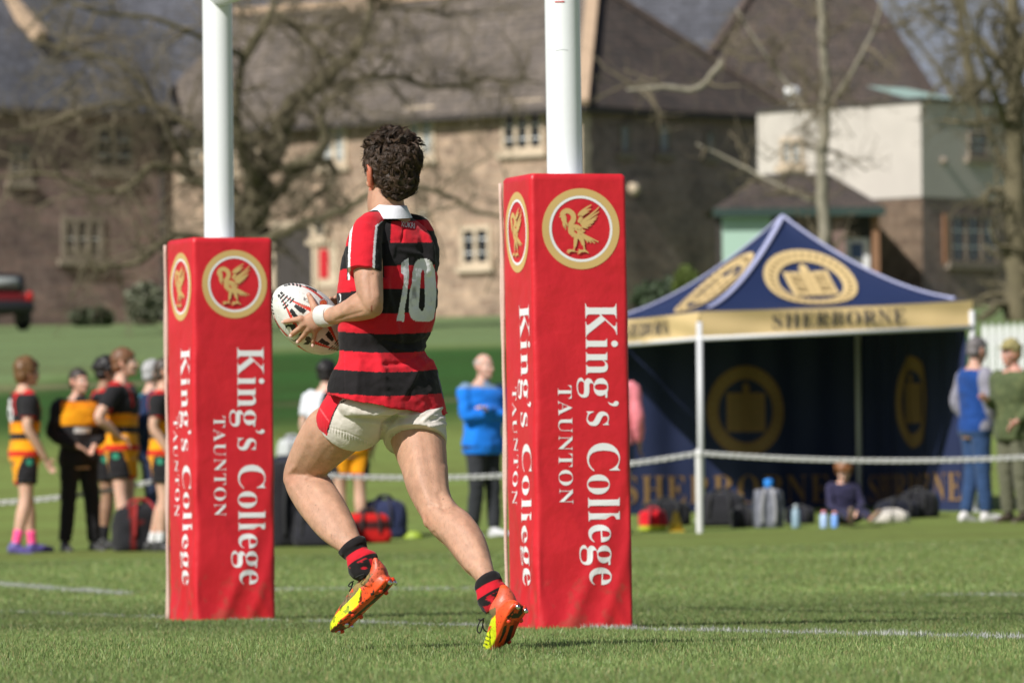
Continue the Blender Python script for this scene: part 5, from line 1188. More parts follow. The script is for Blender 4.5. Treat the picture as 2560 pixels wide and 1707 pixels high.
K7 = lambda x, y: (660 + x / 7.127, 680 + y / 7.127)          # close-up of the hand
# the ball, held against the far hip side
BC = pw(771.5, 797.5, .150)
def ball_frame():
    a = pw(771.5 + 96, 797.5 + 88, .150 + .055) - BC; a = nrm(a); c = nrm(CAM - BC); b_ = nrm(c - a * (c @ a)); return a, b_, np.cross(a, b_)
BA, BB, BD = ball_frame(); BL, BR = .147, .0945
def ball_w(px, py, lift):
    "depth offset where the sight line of a finger meets the ball, raised by lift"
    o = CAM; d = nrm(pw(px, py, 0) - CAM); M_ = np.stack([BA / (BL + lift), BB / (BR + lift), BD / (BR + lift)]); oo = M_ @ (o - BC); dd = M_ @ d
    a, b_, c = dd @ dd, oo @ dd, oo @ oo - 1; q = b_ * b_ - a * c
    if q < 0: t = -b_ / a
    else: t = (-b_ - math.sqrt(q)) / a
    return float((o + d * t - CAM) @ FWD) - D0
def build_player():
    base = pw(1150, 1627, -.32); base[2] = 0
    root = empty('person', base, 'running rugby player in red and black hoops numbered 10, carrying the ball', 'person')
    yaw = math.radians(44); LEFT = np.array([-math.cos(yaw), -math.sin(yaw), 0]); FACE = np.array([-math.sin(yaw), math.cos(yaw), 0]); UP = np.array([0, 0, 1.0])
    # ---- body
    mb = MB()
    hy = math.radians(26); hf = np.array([-math.sin(hy), math.cos(hy), 0]); hr = np.array([math.cos(hy), math.sin(hy), 0]); hu = nrm(UP + hf * .06); hf2 = nrm(hf - hu * (hf @ hu))
    HC = pw(977, 431, .0); HM = np.stack([hr, hf2, hu]); HS = .955
    TH = lambda P: HC + np.asarray(P) * HS @ HM; invH = lambda W: (np.asarray(W) - HC) @ HM.T / HS
    head_shapes(mb, TH)
    V, Fs = limb([(905, 585, 1050, 588, .0, .075), (921, 545, 1026, 546, 0, .066), (918, 512, 1012, 514, .0, .060), (920, 480, 1009, 482, .005, .058), (925, 450, 1012, 450, .01, .06)]); mb.add(V, Fs)
    tr_ = []
    for y, x0, x1 in ((560, 925, 1035), (590, 890, 1062), (630, 880, 1072), (690, 876, 1074), (770, 870, 1070), (840, 866, 1056), (900, 864, 1062), (960, 858, 1080), (1020, 856, 1086)):
        e = (x1 - x0) / 2 * D0 / F_PX / .84 * .93; tr_.append(np.concatenate([pw((x0 + x1) / 2, y, 0), -LEFT * e, FACE * e * .56]))
    tr_ = catmull(np.array(tr_), 4); V, Fs = rings_mesh(tr_[:, :3], tr_[:, 3:6], tr_[:, 6:9], 32, 2.2); mb.add(V, Fs)
    # near (left) arm
    V, Fs = limb([(886, 600, 945, 606, -.10, .045), (880, 640, 955, 646, -.145, .052), (884, 688, 957, 690, -.175, .051), (889, 718, 958, 730, -.195, .047), (896, 738, 958, 762, -.208, .042), (905, 748, 951, 784, -.205, .038)], 30); mb.add(V, Fs)
    V, Fs = limb([(958, 752, 944, 778, -.205, .026), (938, 735, 938, 793, -.204, .038), (916, 727, 924, 798, -.192, .043), (892, 731, 910, 801, -.168, .0435), (870, 746, 888, 804, -.128, .042), (846, 760, 860, 809, -.072, .036), (824, 769, 832, 811, -.015, .028), (800, 769, 806, 812, .025, .026)], 30); mb.add(V, Fs)
    V, Fs = ell(pw(938, 768, -.205), (.026, .030, .030)); mb.add(V, Fs)
    # near hand spread over the ball
    def f(lst, rr):
        P = []; 
        for (x, y), r in zip(lst, rr): px, py = K7(x, y); P.append(pw(px, py, ball_w(px, py, r * .55)))
        V, Fs = tube(P, rr, 12, sub=4, ref=VIEW, round_=True); mb.add(V, Fs)
    f([(900, 880), (650, 850), (560, 850), (450, 870), (345, 893)], [.014, .0115, .0098, .0092, .0075])
    f([(930, 920), (700, 950), (640, 1000), (560, 1060), (475, 1130)], [.014, .0115, .0100, .0094, .0076])
    f([(960, 940), (780, 1030), (740, 1085), (670, 1165), (598, 1240)], [.014, .0112, .0095, .0088, .0072])
    f([(1000, 940), (915, 1050), (898, 1115), (880, 1210), (866, 1305)], [.013, .0102, .0086, .008, .0066])
    f([(980, 760), (905, 640), (870, 560), (838, 480), (798, 405)], [.017, .0145, .0118, .0108, .0088])
    for (x, y), w_ in zip([(650, 830), (700, 930), (790, 1020), (905, 1045)], [.0125, .0125, .012, .0108]):
        px, py = K7(x, y); V, Fs = ell(pw(px, py, ball_w(px, py, .010)), (w_,) * 3, n=14, m=10); mb.add(V, Fs)
    pm = []
    for a_, b_, r in (((1010, 640), (1060, 1000), .020), ((900, 640), (985, 1040), .017), ((800, 720), (900, 1060), .0155), ((690, 800), (800, 1030), .013)):
        (x0, y0), (x1, y1) = K7(*a_), K7(*b_); w_ = (ball_w(x0, y0, .011) + ball_w(x1, y1, .011)) / 2; pm.append((x0, y0, x1, y1, w_, r))
    V, Fs = limb(pm); mb.add(V, Fs)
    # far (right) arm round the other side of the ball
    V, Fs = limb([(1048, 600, 1088, 604, .12, .05), (1054, 650, 1094, 650, .15, .05), (1052, 720, 1090, 722, .17, .046), (1050, 780, 1089, 785, .18, .042), (1040, 815, 1081, 830, .19, .038)]); mb.add(V, Fs)
    V, Fs = limb([(1066, 790, 1070, 838, .20, .036), (1020, 775, 1020, 832, .24, .038), (940, 762, 944, 808, .28, .033), (875, 752, 880, 792, .28, .026), (850, 750, 854, 790, .26, .024)]); mb.add(V, Fs)
    for y0, (x1, y1) in zip((752, 762, 772, 782), ((824, 747), (818, 757), (818, 770), (826, 784))):
        V, Fs = tube([pw(862, y0, .26), pw((862 + x1) / 2 - 4, (y0 + y1) / 2 - 3, .235), pw(x1, y1, .205)], [.0095, .009, .0075], 9, sub=3, ref=VIEW, round_=True); mb.add(V, Fs)
    V, Fs = tube([pw(868, 752, .24), pw(852, 742, .21), pw(838, 744, .18)], [.011, .010, .008], 9, sub=3, ref=VIEW, round_=True); mb.add(V, Fs)
    # legs
    X3 = lambda x, y: (680 + x / 2.387, 1050 + y / 2.387)
    V, Fs = limb([(822, 985, 985, 1060, .0, .095), (800, 1022, 945, 1090, .03, .094), (768, 1046, 912, 1107, .07, .089), (738, 1097, 876, 1131, .13, .082), (718, 1148, 836, 1160, .19, .072), (708, 1186, 800, 1188, .235, .060), (712, 1204, 780, 1206, .245, .045)], 30); mb.add(V, Fs)
    V, Fs = limb([(714, 1182, 782, 1172, .238, .045), (710, 1200, 803, 1184, .225, .057), (715, 1222, 828, 1202, .19, .064), (729, 1248, 851, 1236, .145, .065), (752, 1282, 871, 1272, .09, .060), (783, 1322, 888, 1309, .035, .050), (816, 1351, 900, 1339, -.015, .039), (850, 1379, 909, 1356, -.05, .031), (873, 1405, 920, 1386, -.065, .027), (892, 1432, 936, 1414, -.072, .028)], 30); mb.add(V, Fs)
    V, Fs = ell(pw(724, 1197, .232), (.022, .026, .028)); mb.add(V, Fs)
    V, Fs = limb([(945, 1000, 1110, 1000, .055, .100), (952, 1045, 1114, 1050, .04, .100), (970, 1085, 1114, 1096, .015, .096), (985, 1126, 1117, 1134, -.025, .090), (1002, 1168, 1119, 1173, -.07, .083), (1015, 1216, 1121, 1214, -.12, .073), (1031, 1252, 1128, 1247, -.15, .065), (1048, 1282, 1142, 1272, -.175, .060), (1066, 1306, 1150, 1290, -.195, .048)], 30); mb.add(V, Fs)
    V, Fs = limb([(1040, 1262, 1134, 1256, -.165, .055), (1053, 1292, 1152, 1276, -.19, .060), (1066, 1311, 1174, 1294, -.215, .063), (1082, 1327, 1191, 1314, -.245, .064), (1101, 1344, 1206, 1336, -.275, .061), (1125, 1370, 1218, 1364, -.31, .055), (1152, 1409, 1229, 1402, -.365, .045), (1176, 1436, 1234, 1421, -.405, .036), (1193, 1458, 1240, 1438, -.42, .030), (1206, 1492, 1258, 1472, -.43, .030), (1224, 1518, 1276, 1500, -.43, .032)], 30); mb.add(V, Fs)
    V, Fs = ell(pw(1070, 1296, -.20), (.018, .026, .030)); mb.add(V, Fs)
    me = remesh(mb, .0042, 4, .5); P = mverts(me); nr = np.empty(len(P) * 3, np.float32); me.vertex_normals.foreach_get('vector', nr); nr = nr.reshape(-1, 3).astype(float); px, py = proj(P)
    near = (((CAM - P) * nr).sum(1) > 0) & (py > 640); dsp = .0035 * (vnoise(P, 9, 7) - .5) * (py > 640) * ((px > 862) | (py > 850))
    for pts, wd, h in (([(1060, 1100), (1078, 1180), (1085, 1245)], 11, -.0025), ([(1030, 1120), (1050, 1200), (1066, 1250)], 12, .0025), ([(1112, 1170), (1114, 1220), (1128, 1262)], 8, .0035), ([(1098, 1235), (1110, 1275)], 8, -.005), ([(1075, 1262), (1118, 1270)], 4, -.003),
                      ([(1128, 1320), (1160, 1362), (1188, 1400)], 9, -.0022), ([(1160, 1312), (1190, 1350), (1205, 1385)], 10, .004), ([(1105, 1330), (1140, 1375), (1170, 1420)], 8, .003), ([(1085, 1330), (1125, 1385), (1175, 1440)], 4, -.003),
                      ([(768, 1196), (800, 1188), (818, 1192)], 4, -.005), ([(740, 1222), (790, 1275), (838, 1330)], 10, -.002), ([(790, 1215), (835, 1250), (870, 1310)], 12, .004), ([(770, 1110), (745, 1150), (730, 1180)], 10, .0035), ([(800, 1060), (770, 1120)], 10, -.003), ([(860, 1100), (820, 1150)], 8, .003),
                      ([(735, 1168), (722, 1185)], 6, .003), ([(728, 1215), (748, 1240)], 6, .0025), ([(905, 700), (900, 735)], 8, .002), ([(880, 762), (850, 785)], 6, .0025), ([(905, 780), (870, 790), (840, 800)], 4, -.002), ([(940, 690), (945, 740)], 6, .0022), ([(925, 690), (928, 745)], 5, -.002)):
        dsp += h * np.exp(-(segdist(px, py, pts) / wd) ** 2) * near
    P = P + nr * dsp[:, None]; me.vertices.foreach_set('co', P.astype(np.float32).ravel()); me.update(); H = invH(P)
    sk = np.array([.50, .282, .188]); n1 = vnoise(P, 9, 1); n2 = vnoise(P, 45, 2)
    col = sk[None] * (1 + .20 * (n1 - .5) + .12 * (n2 - .5) + .10 * (vnoise(P, 110, 4) - .5))[:, None]
    col[:, 0] *= 1 + .05 * (vnoise(P, 18, 5) - .5)
    px, py = proj(P)
    def blush(x, y, r, k=.35):
        w = np.exp(-((px - x) ** 2 + (py - y) ** 2) / r ** 2)[:, None] * k; col[:] = col * (1 - w) + sk * np.array([1.05, .72, .66]) * w
    blush(952, 775, 22); blush(722, 1196, 26, .25); blush(1062, 1300, 22, .3); blush(1180, 1310, 30, .15)
    for x, y in ((663, 806), (725, 800), (730, 838), (765, 862), (785, 868), (772, 735)): blush(x, y, 9, .3)
    for x, y, r in ((879 + 53, 685, 1.6), (846, 1283, 1.2), (789, 1262, 1.4), (832, 1306, 1.2), (1108, 1247, 1.6), (1125, 1268, 1.3), (770, 1214, 1.2), (760, 1130, 1.1)):
        m = np.hypot(px - x, py - y) < r * 1.15; col[m] *= .55
    d = segdist(px, py, [(929, 766), (928.5, 778)]); col[d < 1.5] = sk * [.5, .2, .18]
    hm = (H[:, 2] > -.13) & (np.abs(H[:, 0]) < .13) & (np.abs(H[:, 1]) < .14); cc = col[hm]; face_paint(H[hm], cc, sk); col[hm] = cc
    er = (np.abs(np.abs(H[:, 0]) - .084) < .014) & (np.abs(H[:, 1] + .01) < .035) & (np.abs(H[:, 2] + .012) < .05) & hm; col[er] = sk * np.array([1.05, .58, .52])
    st = (H[:, 2] < -.05) & (H[:, 2] > -.13) & (H[:, 1] > .0) & hm; col[st] *= np.array([.86, .84, .84])
    paint(me, col); body = link('body', me, MT['vskin'], root)
    # fine hairs on the shins and thighs
    me2 = body.data; vn = np.empty(len(me2.vertices) * 3, np.float32); me2.vertex_normals.foreach_get('vector', vn); vn = vn.reshape(-1, 3)
    leg = np.where((py > 1105) & (py < 1480))[0]; pick = RNG.choice(leg, 7000); B0 = P[pick]; N0 = vn[pick].astype(float); dn = np.tile([.25, .1, -1.0], (len(pick), 1)) + RNG.normal(0, .35, (len(pick), 3))
    dn -= N0 * (dn * N0).sum(1)[:, None]; dn = nrm_rows(dn); ln = RNG.uniform(.007, .014, (len(pick), 1)); sd = nrm_rows(np.cross(N0, dn)) * .00022
    V = np.concatenate([B0 - sd, B0 + sd, B0 + N0 * .0022 + dn * ln]); i = np.arange(len(pick)); n_ = len(pick)
    link('leg_hair', npmesh('leg_hair', V, np.stack([i, i + n_, i + 2 * n_], 1)), mat('body_hair', (.20, .12, .07), .6), root)
    # nails on the near hand
    for (x, y), dr in (((335, 892), (-1, .1)), ((472, 1135), (-.75, .6)), ((596, 1243), (-.6, .7)), ((865, 1308), (-.1, 1)), ((800, 408), (-.35, -.9))):
        px_, py_ = K7(x, y); w_ = ball_w(px_, py_, .0125); c = pw(px_, py_, w_); dd = nrm(pw(px_ + dr[0], py_ + dr[1], w_) - pw(px_, py_, w_)); nn = nrm(CAM - c); s_ = np.cross(dd, nn)
        V, Fs = ell(c, (.0048, .0062, .0018), np.stack([s_, dd, nn], 1), 12, 8); MB().add(V, Fs).build('finger_nail', mat('nail', (.66, .44, .36), .3), body, True)
    # ---- hair: cap plus many curled locks
    mbc = MB(); V, Fs = ell((0, -.020, .040), (.080, .101, .088), n=30, m=22); mbc.add(TH(V), Fs); V, Fs = ell((0, -.058, -.028), (.066, .052, .062)); mbc.add(TH(V), Fs)
    me = remesh(mbc, .006, 2); H = invH(mverts(me)); f_ = ((H[:, 1] > .03) & (H[:, 2] < .070)) | ((H[:, 2] < .008) & (H[:, 1] > -.022)); H[f_] = [0, -.01, 0] + (H[f_] - [0, -.01, 0]) * .7
    me.vertices.foreach_set('co', TH(H).astype(np.float32).ravel()); me.update(); hc_ = np.array([.047, .027, .0155]); paint(me, np.tile(hc_ * .8, (len(H), 1))); hair = link('hair', me, MT['vhair'], root)
    rn = np.random.default_rng(5); lk = MB(); cnt = 0
    while cnt < 640:
        v = nrm(rn.normal(0, 1, 3)); low = rn.random() < .38
        p = np.array([0, -.058, -.028]) + v * [.066, .052, .062] if low else np.array([0, -.02, .040]) + v * [.083, .104, .091]
        if low and (p[1] > -.035 or p[2] > .03): continue
        if p[1] > .045 and p[2] < .065: continue
        if p[2] < .012 and p[1] > -.030: continue
        if p[2] < -.090: continue
        cnt += 1; top = p[2] > .082
        nn = nrm((p - [0, -.02, .03]) / [.083, .104, .091]); fl = np.array([rn.normal(0, .55), .35 * rn.normal(), -1.0]) if not top else np.array([rn.normal(0, .8), rn.normal(.3, .8), .1])
        fl = nrm(fl - nn * (fl @ nn)); bt = np.cross(nn, fl); L = rn.uniform(.030, .052) if not top else rn.uniform(.032, .058); ph = rn.uniform(0, 6.28); am = rn.uniform(.003, .0085); lift = rn.uniform(.003, .010) * (1.4 if top else 1); tone = rn.uniform(.6, 1.5)
        if p[2] < -.045: L *= .62
        for q in range(15):
            o1, o2 = rn.normal(0, .0042), rn.normal(0, .0022); l2 = L * rn.uniform(.75, 1.1); ph2 = ph + rn.normal(0, .35)
            T_ = np.linspace(0, 1, 7); pts = [p + bt * o1 * (1 - .45 * t) + nn * (o2 * .6 + .0012) + fl * l2 * (t - .1) + nn * (lift * math.sin(t * 2.5) + (.014 * t * t if top else -.005 * t * t)) + bt * am * math.sin(ph2 + t * 5.6) + nn * am * .7 * math.cos(ph2 + t * 5.6) for t in T_]
            r0 = rn.uniform(.0006, .0012); V, Fs = tube(pts, r0 * np.array([.8, 1, 1, 1, .9, .6, .15]), 4, ref=nn); lk.add(TH(V), Fs, hc_ * tone * rn.uniform(.75, 1.3))
    for _ in range(460):     # fly-away strands along the crown
        v = nrm(rn.normal(0, 1, 3) + [0, 0, .6]); p = np.array([0, -.02, .040]) + v * [.084, .105, .091]
        if p[2] < .0 or (p[1] > .06 and p[2] < .07): continue
        nn = nrm(v + rn.normal(0, .45, 3)); bt = nrm(np.cross(nn, rn.normal(0, 1, 3))); L = rn.uniform(.014, .036)
        pts = [p + nn * L * t + bt * .009 * t * t * rn.uniform(.5, 1.5) for t in np.linspace(0, 1, 5)]; V, Fs = tube(pts, np.array([.0009, .0009, .0007, .0005, .0002]), 4); lk.add(TH(V), Fs, hc_ * 1.2)
    lk.build('curls', MT['vhair'], hair, True, True)
    # ---- jersey
    ex_, wf = .84, .62
    rows = [(545, 930, 1030), (562, 903, 1052), (580, 882, 1068), (600, 872, 1080), (632, 862, 1087), (672, 856, 1091), (730, 850, 1091.5), (790, 848, 1087), (838, 850, 1073), (873, 852, 1061), (905, 848, 1078), (940, 834, 1095), (972, 828, 1106), (1009, 826, 1117)]
    mb = MB(); R_ = catmull(np.array(rows, float), 5); C_ = []; A = []; B = []
    for y, a, b_ in R_:
        c = pw((a + b_) / 2, y, 0); e = (b_ - a) / 2 * D0 / F_PX; hw = e / ex_; tl = np.clip((y - 880) / 126, 0, 1)
        C_.append(c); A.append(-LEFT * hw + np.array([0, 0, -.020 * tl])); B.append(FACE * hw * wf + np.array([0, 0, .030 * tl]))
    V, Fs = rings_mesh(np.array(C_), np.array(A), np.array(B), 48, 2.25); mb.add(V, Fs)
    # shoulder blades and the hollow of the back
    for x, y, w_, r in ((938, 640, -.085, (.06, .03, .085)), (1052, 640, -.015, (.05, .03, .085))): V, Fs = ell(pw(x, y, w_), r); mb.add(V, Fs)
    V, Fs = limb([(905, 560, 975, 572, -.04, .06), (884, 572, 962, 590, -.08, .072), (869, 594, 957, 606, -.115, .078), (864, 630, 957.5, 640, -.145, .075), (864, 655, 957, 664, -.162, .070), (866, 676, 957, 688, -.172, .067)], 34); mb.add(V, Fs)
    V, Fs = limb([(1000, 565, 1058, 575, .06, .055), (1040, 590, 1085, 596, .10, .062), (1050, 620, 1099, 628, .12, .064), (1050, 650, 1099, 654, .135, .062), (1052, 676, 1095, 680, .14, .06)], 30); mb.add(V, Fs)
    me = remesh(mb, .0033, 6, .5); P = mverts(me); nr = np.empty(len(P) * 3, np.float32); me.vertex_normals.foreach_get('vector', nr); nr = nr.reshape(-1, 3).astype(float)
    px, py = proj(P); Q = np.stack([px, py, (P @ FWD) * 400], 1)
    def ridge(pts, wd, h): return h * np.exp(-(segdist(px, py, pts) / wd) ** 2)
    near = ((CAM - P) * nr).sum(1) > 0
    dsp = .006 * (vnoise(Q * [1, .55, .6], .030, 3) - .5) + .0032 * (vnoise(Q * [.8, 1.2, 1], .07, 6) - .5)
    low = np.clip((py - 820) / 90, 0, 1)
    dsp += low * .009 * (vnoise(Q * [1.3, .35, 1], .035, 9) - .5)
    for pts, wd, h in (([(985, 612), (970, 700), (962, 790)], 7, .0035), ([(962, 700), (985, 790), (1000, 850)], 8, .0045), ([(1066, 866), (1030, 880), (985, 872)], 6, .005), ([(1068, 848), (1020, 862), (960, 850)], 5, -.004), ([(1072, 905), (1040, 930), (1010, 990)], 8, .0055),
                      ([(1062, 880), (1020, 905), (960, 912)], 6, -.004), ([(880, 860), (900, 900), (890, 990)], 9, .004), ([(930, 840), (960, 930), (965, 1000)], 10, .004), ([(862, 880), (861, 1000)], 1.6, -.0016), ([(960, 610), (961, 690)], 4, -.006), ([(1012, 556), (1005, 605)], 3, -.003), ([(1000, 625), (1060, 640), (1092, 660)], 7, .003)):
        dsp += ridge(pts, wd, h) * near
    P = P + nr * (1.3 * dsp)[:, None]; me.vertices.foreach_set('co', P.astype(np.float32).ravel()); me.update(); px, py = proj(P)
    RD = np.array([.60, .012, .026]); BK = np.array([.0115, .0095, .0105]); WT = np.array([.74, .74, .76])
    sy = py + .018 * (px - 1000) * (py < 800) - 8 * np.clip((920 - px) / 70, 0, 1) * (py < 800) + np.where(py > 800, -6 * np.sin((px - 850) / 240 * math.pi), 0)
    col = bands(sy, [551, 607, 664, 722, 783, 829, 876, 924, 984], [BK, RD, BK, RD, BK, RD, BK, RD, BK, RD])
    depth = (P - CAM) @ FWD - D0
    slv = (depth < .02) & (px < 962) & (py < 700) & inpoly(px, py, [(867, 700), (868, 650), (871, 600), (876, 570), (882, 552), (915, 530), (978, 530), (976, 545), (962, 580), (958, 615), (962, 692), (900, 720)])
    col[slv] = BK
    red = inpoly(px, py, [(900, 530), (947, 520), (976, 533), (976, 545), (941.5, 565), (938, 600), (934, 676), (930, 720), (873, 720), (874.5, 600), (880, 562)])
    col[slv & red] = RD
    wp = np.minimum(segdist(px, py, [(979, 542), (941.5, 565.5), (938, 600), (935, 640), (933.5, 705)]), segdist(px, py, [(881.5, 556), (876.5, 585), (874.5, 610), (873, 640), (872, 705)]))
    col[slv & (wp < 2.9)] = WT
    bk = (depth < .03) & inpoly(px, py, [(975, 535), (1035, 530), (1048, 553), (979, 553), (976, 600), (958, 612), (942, 568)]); col[bk] = BK
    yb = (depth < .03) & (px > 940) & (px < 976) & (py > 553) & (py < 610) & ~red; col[yb & ~(wp < 2.9)] = BK
    rs = (depth > .0) & (px > 1060) & (py > 560) & (py < 700) & inpoly(px, py, [(1066, 575), (1078, 592), (1083, 620), (1088, 680), (1120, 690), (1120, 580)]); col[rs] = BK
    one = [(1003, 659), (1010, 651.5), (1021.5, 645), (1022, 694.5), (1018, 735), (1012, 770), (1010, 804), (991, 802), (999, 765), (1006, 728), (1010, 700), (1010, 686), (1003, 684)]
    zo = [(1029.5, 710), (1031, 682), (1037, 658), (1045, 649.5), (1054, 646), (1064, 646.5), (1074, 650), (1081, 658), (1087, 675), (1090, 707), (1091, 735), (1089, 765), (1085, 795), (1079, 802), (1070, 804), (1050, 804), (1037, 802), (1029, 796), (1022.5, 782), (1022, 763), (1024.6, 725)]
    zi = [(1053, 682), (1056, 675), (1059, 675), (1061, 684), (1062, 735), (1062, 765), (1058, 777), (1052, 777), (1047, 767), (1049, 735), (1051.5, 700)]
    num = (depth < .10) & (inpoly(px, py, one) | (inpoly(px, py, zo) & ~inpoly(px, py, zi))); wear = vnoise(P, 55, 4) * .5 + vnoise(P, 18, 2) * .5
    col[num] = (np.array([.80, .78, .83]) * (1 - .55 * np.clip((wear - .60) * 5, 0, 1))[:, None])[num]
    col[(depth < 0) & (segdist(px, py, [(861.5, 870), (862, 1006)]) < .9)] *= 1.6
    hb = inpoly(px, py, [(1092, 925), (1104, 955), (1113, 1000), (1107, 995), (1096, 950)]) & (depth < .15); col[hb] = np.array([.12, .11, .16])
    badge = (np.abs(segdist(px, py, [(848, 735), (851, 737), (851.5, 752), (848, 755)])) < 1.3) & (px < 854); col[badge] = WT
    paint(me, col); jersey = link('jersey', me, MT['vcloth'], root)
    # small wordmark across the yoke
    bvh = BVHTree.FromPolygons([Vector(v) for v in P.tolist()], [tuple(p.vertices) for p in me.polygons])
    TV, TF = text_tris('KUKRI', .006); TV = TV - TV.min(0); TV = TV / TV[:, 0].max(); W_ = []
    for u, v in TV:
        x = 1004 + u * 33; y = 566.5 + u * 5.0 - v * 33 * 1.6; d = nrm(pw(x, y, 0) - CAM); h = bvh.ray_cast(Vector(CAM + d * 20), Vector(d)); q = np.array(h[0]) if h[0] is not None else pw(x, y, -.1); W_.append(q - d * .003)
    MB().add(W_, TF).build('wordmark', MT['white_print'], jersey)
    # collar
    cw = [(952, 555, 1022, 552, 0, .05)]
    lo = [(918, 541), (936, 541), (978, 540), (1004, 543), (1026, 540)]
    V = []; n = 60; 
    for k, (cx_, cy_, rx, rz, wy) in enumerate(((973, 544, 58, .106, 3), (972, 536, 55, .103, 2), (974, 523, 47, .090, 1.5), (976, 512.5, 41, .078, 1), (976, 512.5, 38.5, .074, 1), (973, 532, 43, .07, 2))):
        for j in range(n):
            t = 2 * math.pi * j / n; front = math.sin(t); V.append(pw(cx_ + rx * math.cos(t), cy_ + wy * -front - (3 if k > 1 else 0) * math.cos(t) * -.6, rz * front))
    Fs = [(k * n + j, k * n + (j + 1) % n, (k + 1) * n + (j + 1) % n, (k + 1) * n + j) for k in range(5) for j in range(n)]
    link('collar', npmesh('collar', V, Fs), mat('collar_cloth', (.74, .74, .78), .85, .05, 30, .2, 200), jersey)
    # ---- shorts
    mb = MB()
    tr_ = []
    for y, x0, x1 in ((925, 864, 1056), (955, 858, 1070), (985, 848, 1084), (1015, 840, 1102), (1040, 850, 1100)):
        e = (x1 - x0) / 2 * D0 / F_PX / .84 * .97; tr_.append(np.concatenate([pw((x0 + x1) / 2, y, 0), -LEFT * e, FACE * e * .58]))
    tr_ = catmull(np.array(tr_), 4); V, Fs = rings_mesh(tr_[:, :3], tr_[:, 3:6], tr_[:, 6:9], 40, 2.2); mb.add(V, Fs)
    V, Fs = limb([(842, 965, 1000, 985, -.04, .10), (818, 988, 985, 1045, -.01, .116), (802, 1012, 965, 1080, .02, .119), (796, 1022, 944, 1098, .042, .114)], 40, 4, 2.1); mb.add(V, Fs)
    V, Fs = limb([(955, 995, 1085, 990, .09, .05), (948, 1026, 1108, 1026, .05, .094), (954, 1055, 1115, 1065, .03, .122), (958, 1100, 1117, 1108, .0, .122)], 40, 4, 2.1); mb.add(V, Fs)
    me = remesh(mb, .0036, 5, .5); P = mverts(me); nr = np.empty(len(P) * 3, np.float32); me.vertex_normals.foreach_get('vector', nr); nr = nr.reshape(-1, 3).astype(float); px, py = proj(P)
    Q = np.stack([px, py, (P @ FWD) * 400], 1); near = ((CAM - P) * nr).sum(1) > 0
    dsp = .0032 * (vnoise(Q * [.45, 1.3, .6], .040, 2) - .5) + .0008 * (vnoise(Q, .11, 4) - .5)
    for pts, wd, h in (([(1020, 1015), (960, 1060), (955, 1105)], 6, -.010), ([(1028, 1010), (975, 1045)], 5, .006), ([(880, 1030), (940, 1035), (990, 1015)], 7, .004), ([(890, 1052), (950, 1060)], 6, .0035), ([(1112, 1015), (1085, 1030), (1060, 1050)], 5, .005), ([(1113, 1035), (1080, 1050)], 4, -.004), ([(1115, 1060), (1075, 1066)], 5, .004), ([(1000, 1040), (1060, 1035), (1110, 1045)], 5, .003),
                      ([(818, 1066), (866, 1080), (925, 1104)], 1.5, -.0015), ([(976, 1078), (1053, 1076), (1114, 1106)], 1.5, -.0015)):
        dsp += h * np.exp(-(segdist(px, py, pts) / wd) ** 2) * near
    hem = np.minimum(segdist(px, py, [(818, 1068), (868, 1090), (930, 1115)]), segdist(px, py, [(976, 1086), (1053, 1088), (1116, 1117)])); dsp += .0022 * np.sin(px * .9) * np.exp(-(hem / 7) ** 2) * near
    P = P + nr * dsp[:, None]; me.vertices.foreach_set('co', P.astype(np.float32).ravel()); me.update()
    CRM = np.array([.66, .605, .545]); col = np.tile(CRM, (len(P), 1)) * (1 - .12 * np.clip(vnoise(P, 12, 3) * 2 - 1, 0, 1))[:, None]
    dirt = np.clip((vnoise(P, 30, 6) - .72) * 4, 0, 1)[:, None] * .3; col = col * (1 - dirt) + np.array([.25, .2, .13]) * dirt
    pan = inpoly(px, py, [(818, 955), (862, 990), (843, 1012), (833, 1036), (817, 1090), (770, 1050), (801, 1008), (815, 975)]); col[pan] = RD
    col[segdist(px, py, [(864, 1000), (846, 1010), (833, 1036), (818, 1080)]) < 1.7] = BK
    col[segdist(px, py, [(818, 968), (803, 1004), (783, 1040)]) < 1.6] = BK
    d_ = np.abs(segdist(px, py, [(800, 1022), (822, 1052)]) - 1); col[(d_ < .9) & pan] = RD * 1.3 + .08
    paint(me, col); link('shorts', me, MT['vcloth'], root)
    # ---- socks
    def sock(rows, cols):
        L = np.array([pw(r[0], r[1], r[4]) for r in rows]); R2 = np.array([pw(r[2], r[3], r[4]) for r in rows]); rb = np.array([r[5] for r in rows]); S_ = 5
        Q = catmull(np.column_stack([L, R2, rb]), S_); C_ = (Q[:, :3] + Q[:, 3:6]) / 2; A = (Q[:, 3:6] - Q[:, :3]) / 2; T = np.gradient(C_, axis=0); B = nrm_rows(np.cross(A, T)) * Q[:, 6:7]; n = 56
        V, Fs = rings_mesh(C_, A, B, n, 2.0); V = np.array(V); 
        rib = 1 + .012 * np.cos(np.arange(n) * 2 * math.pi / n * 28); V = (V.reshape(-1, n, 3) - C_[:, None]) * rib[None, :, None] + C_[:, None]; V = V.reshape(-1, 3)
        V += nrm_rows(V - np.repeat(C_, n, 0)) * ((vnoise(V, 60, 3) - .5) * .006)[:, None]
        me = npmesh('sock', V, Fs); c = np.zeros((len(C_), n, 3))
        for i in range(len(C_)): c[i, :] = cols[min(int(i / S_ + .5), len(cols) - 1)]
        c = c.reshape(-1, 3); w = (vnoise(V, 80, 9) > .62) & (np.arange(len(V)) > len(V) * .66); c[w] = RD * .8
        paint(me, c); return link('sock', me, MT['vcloth'], root)
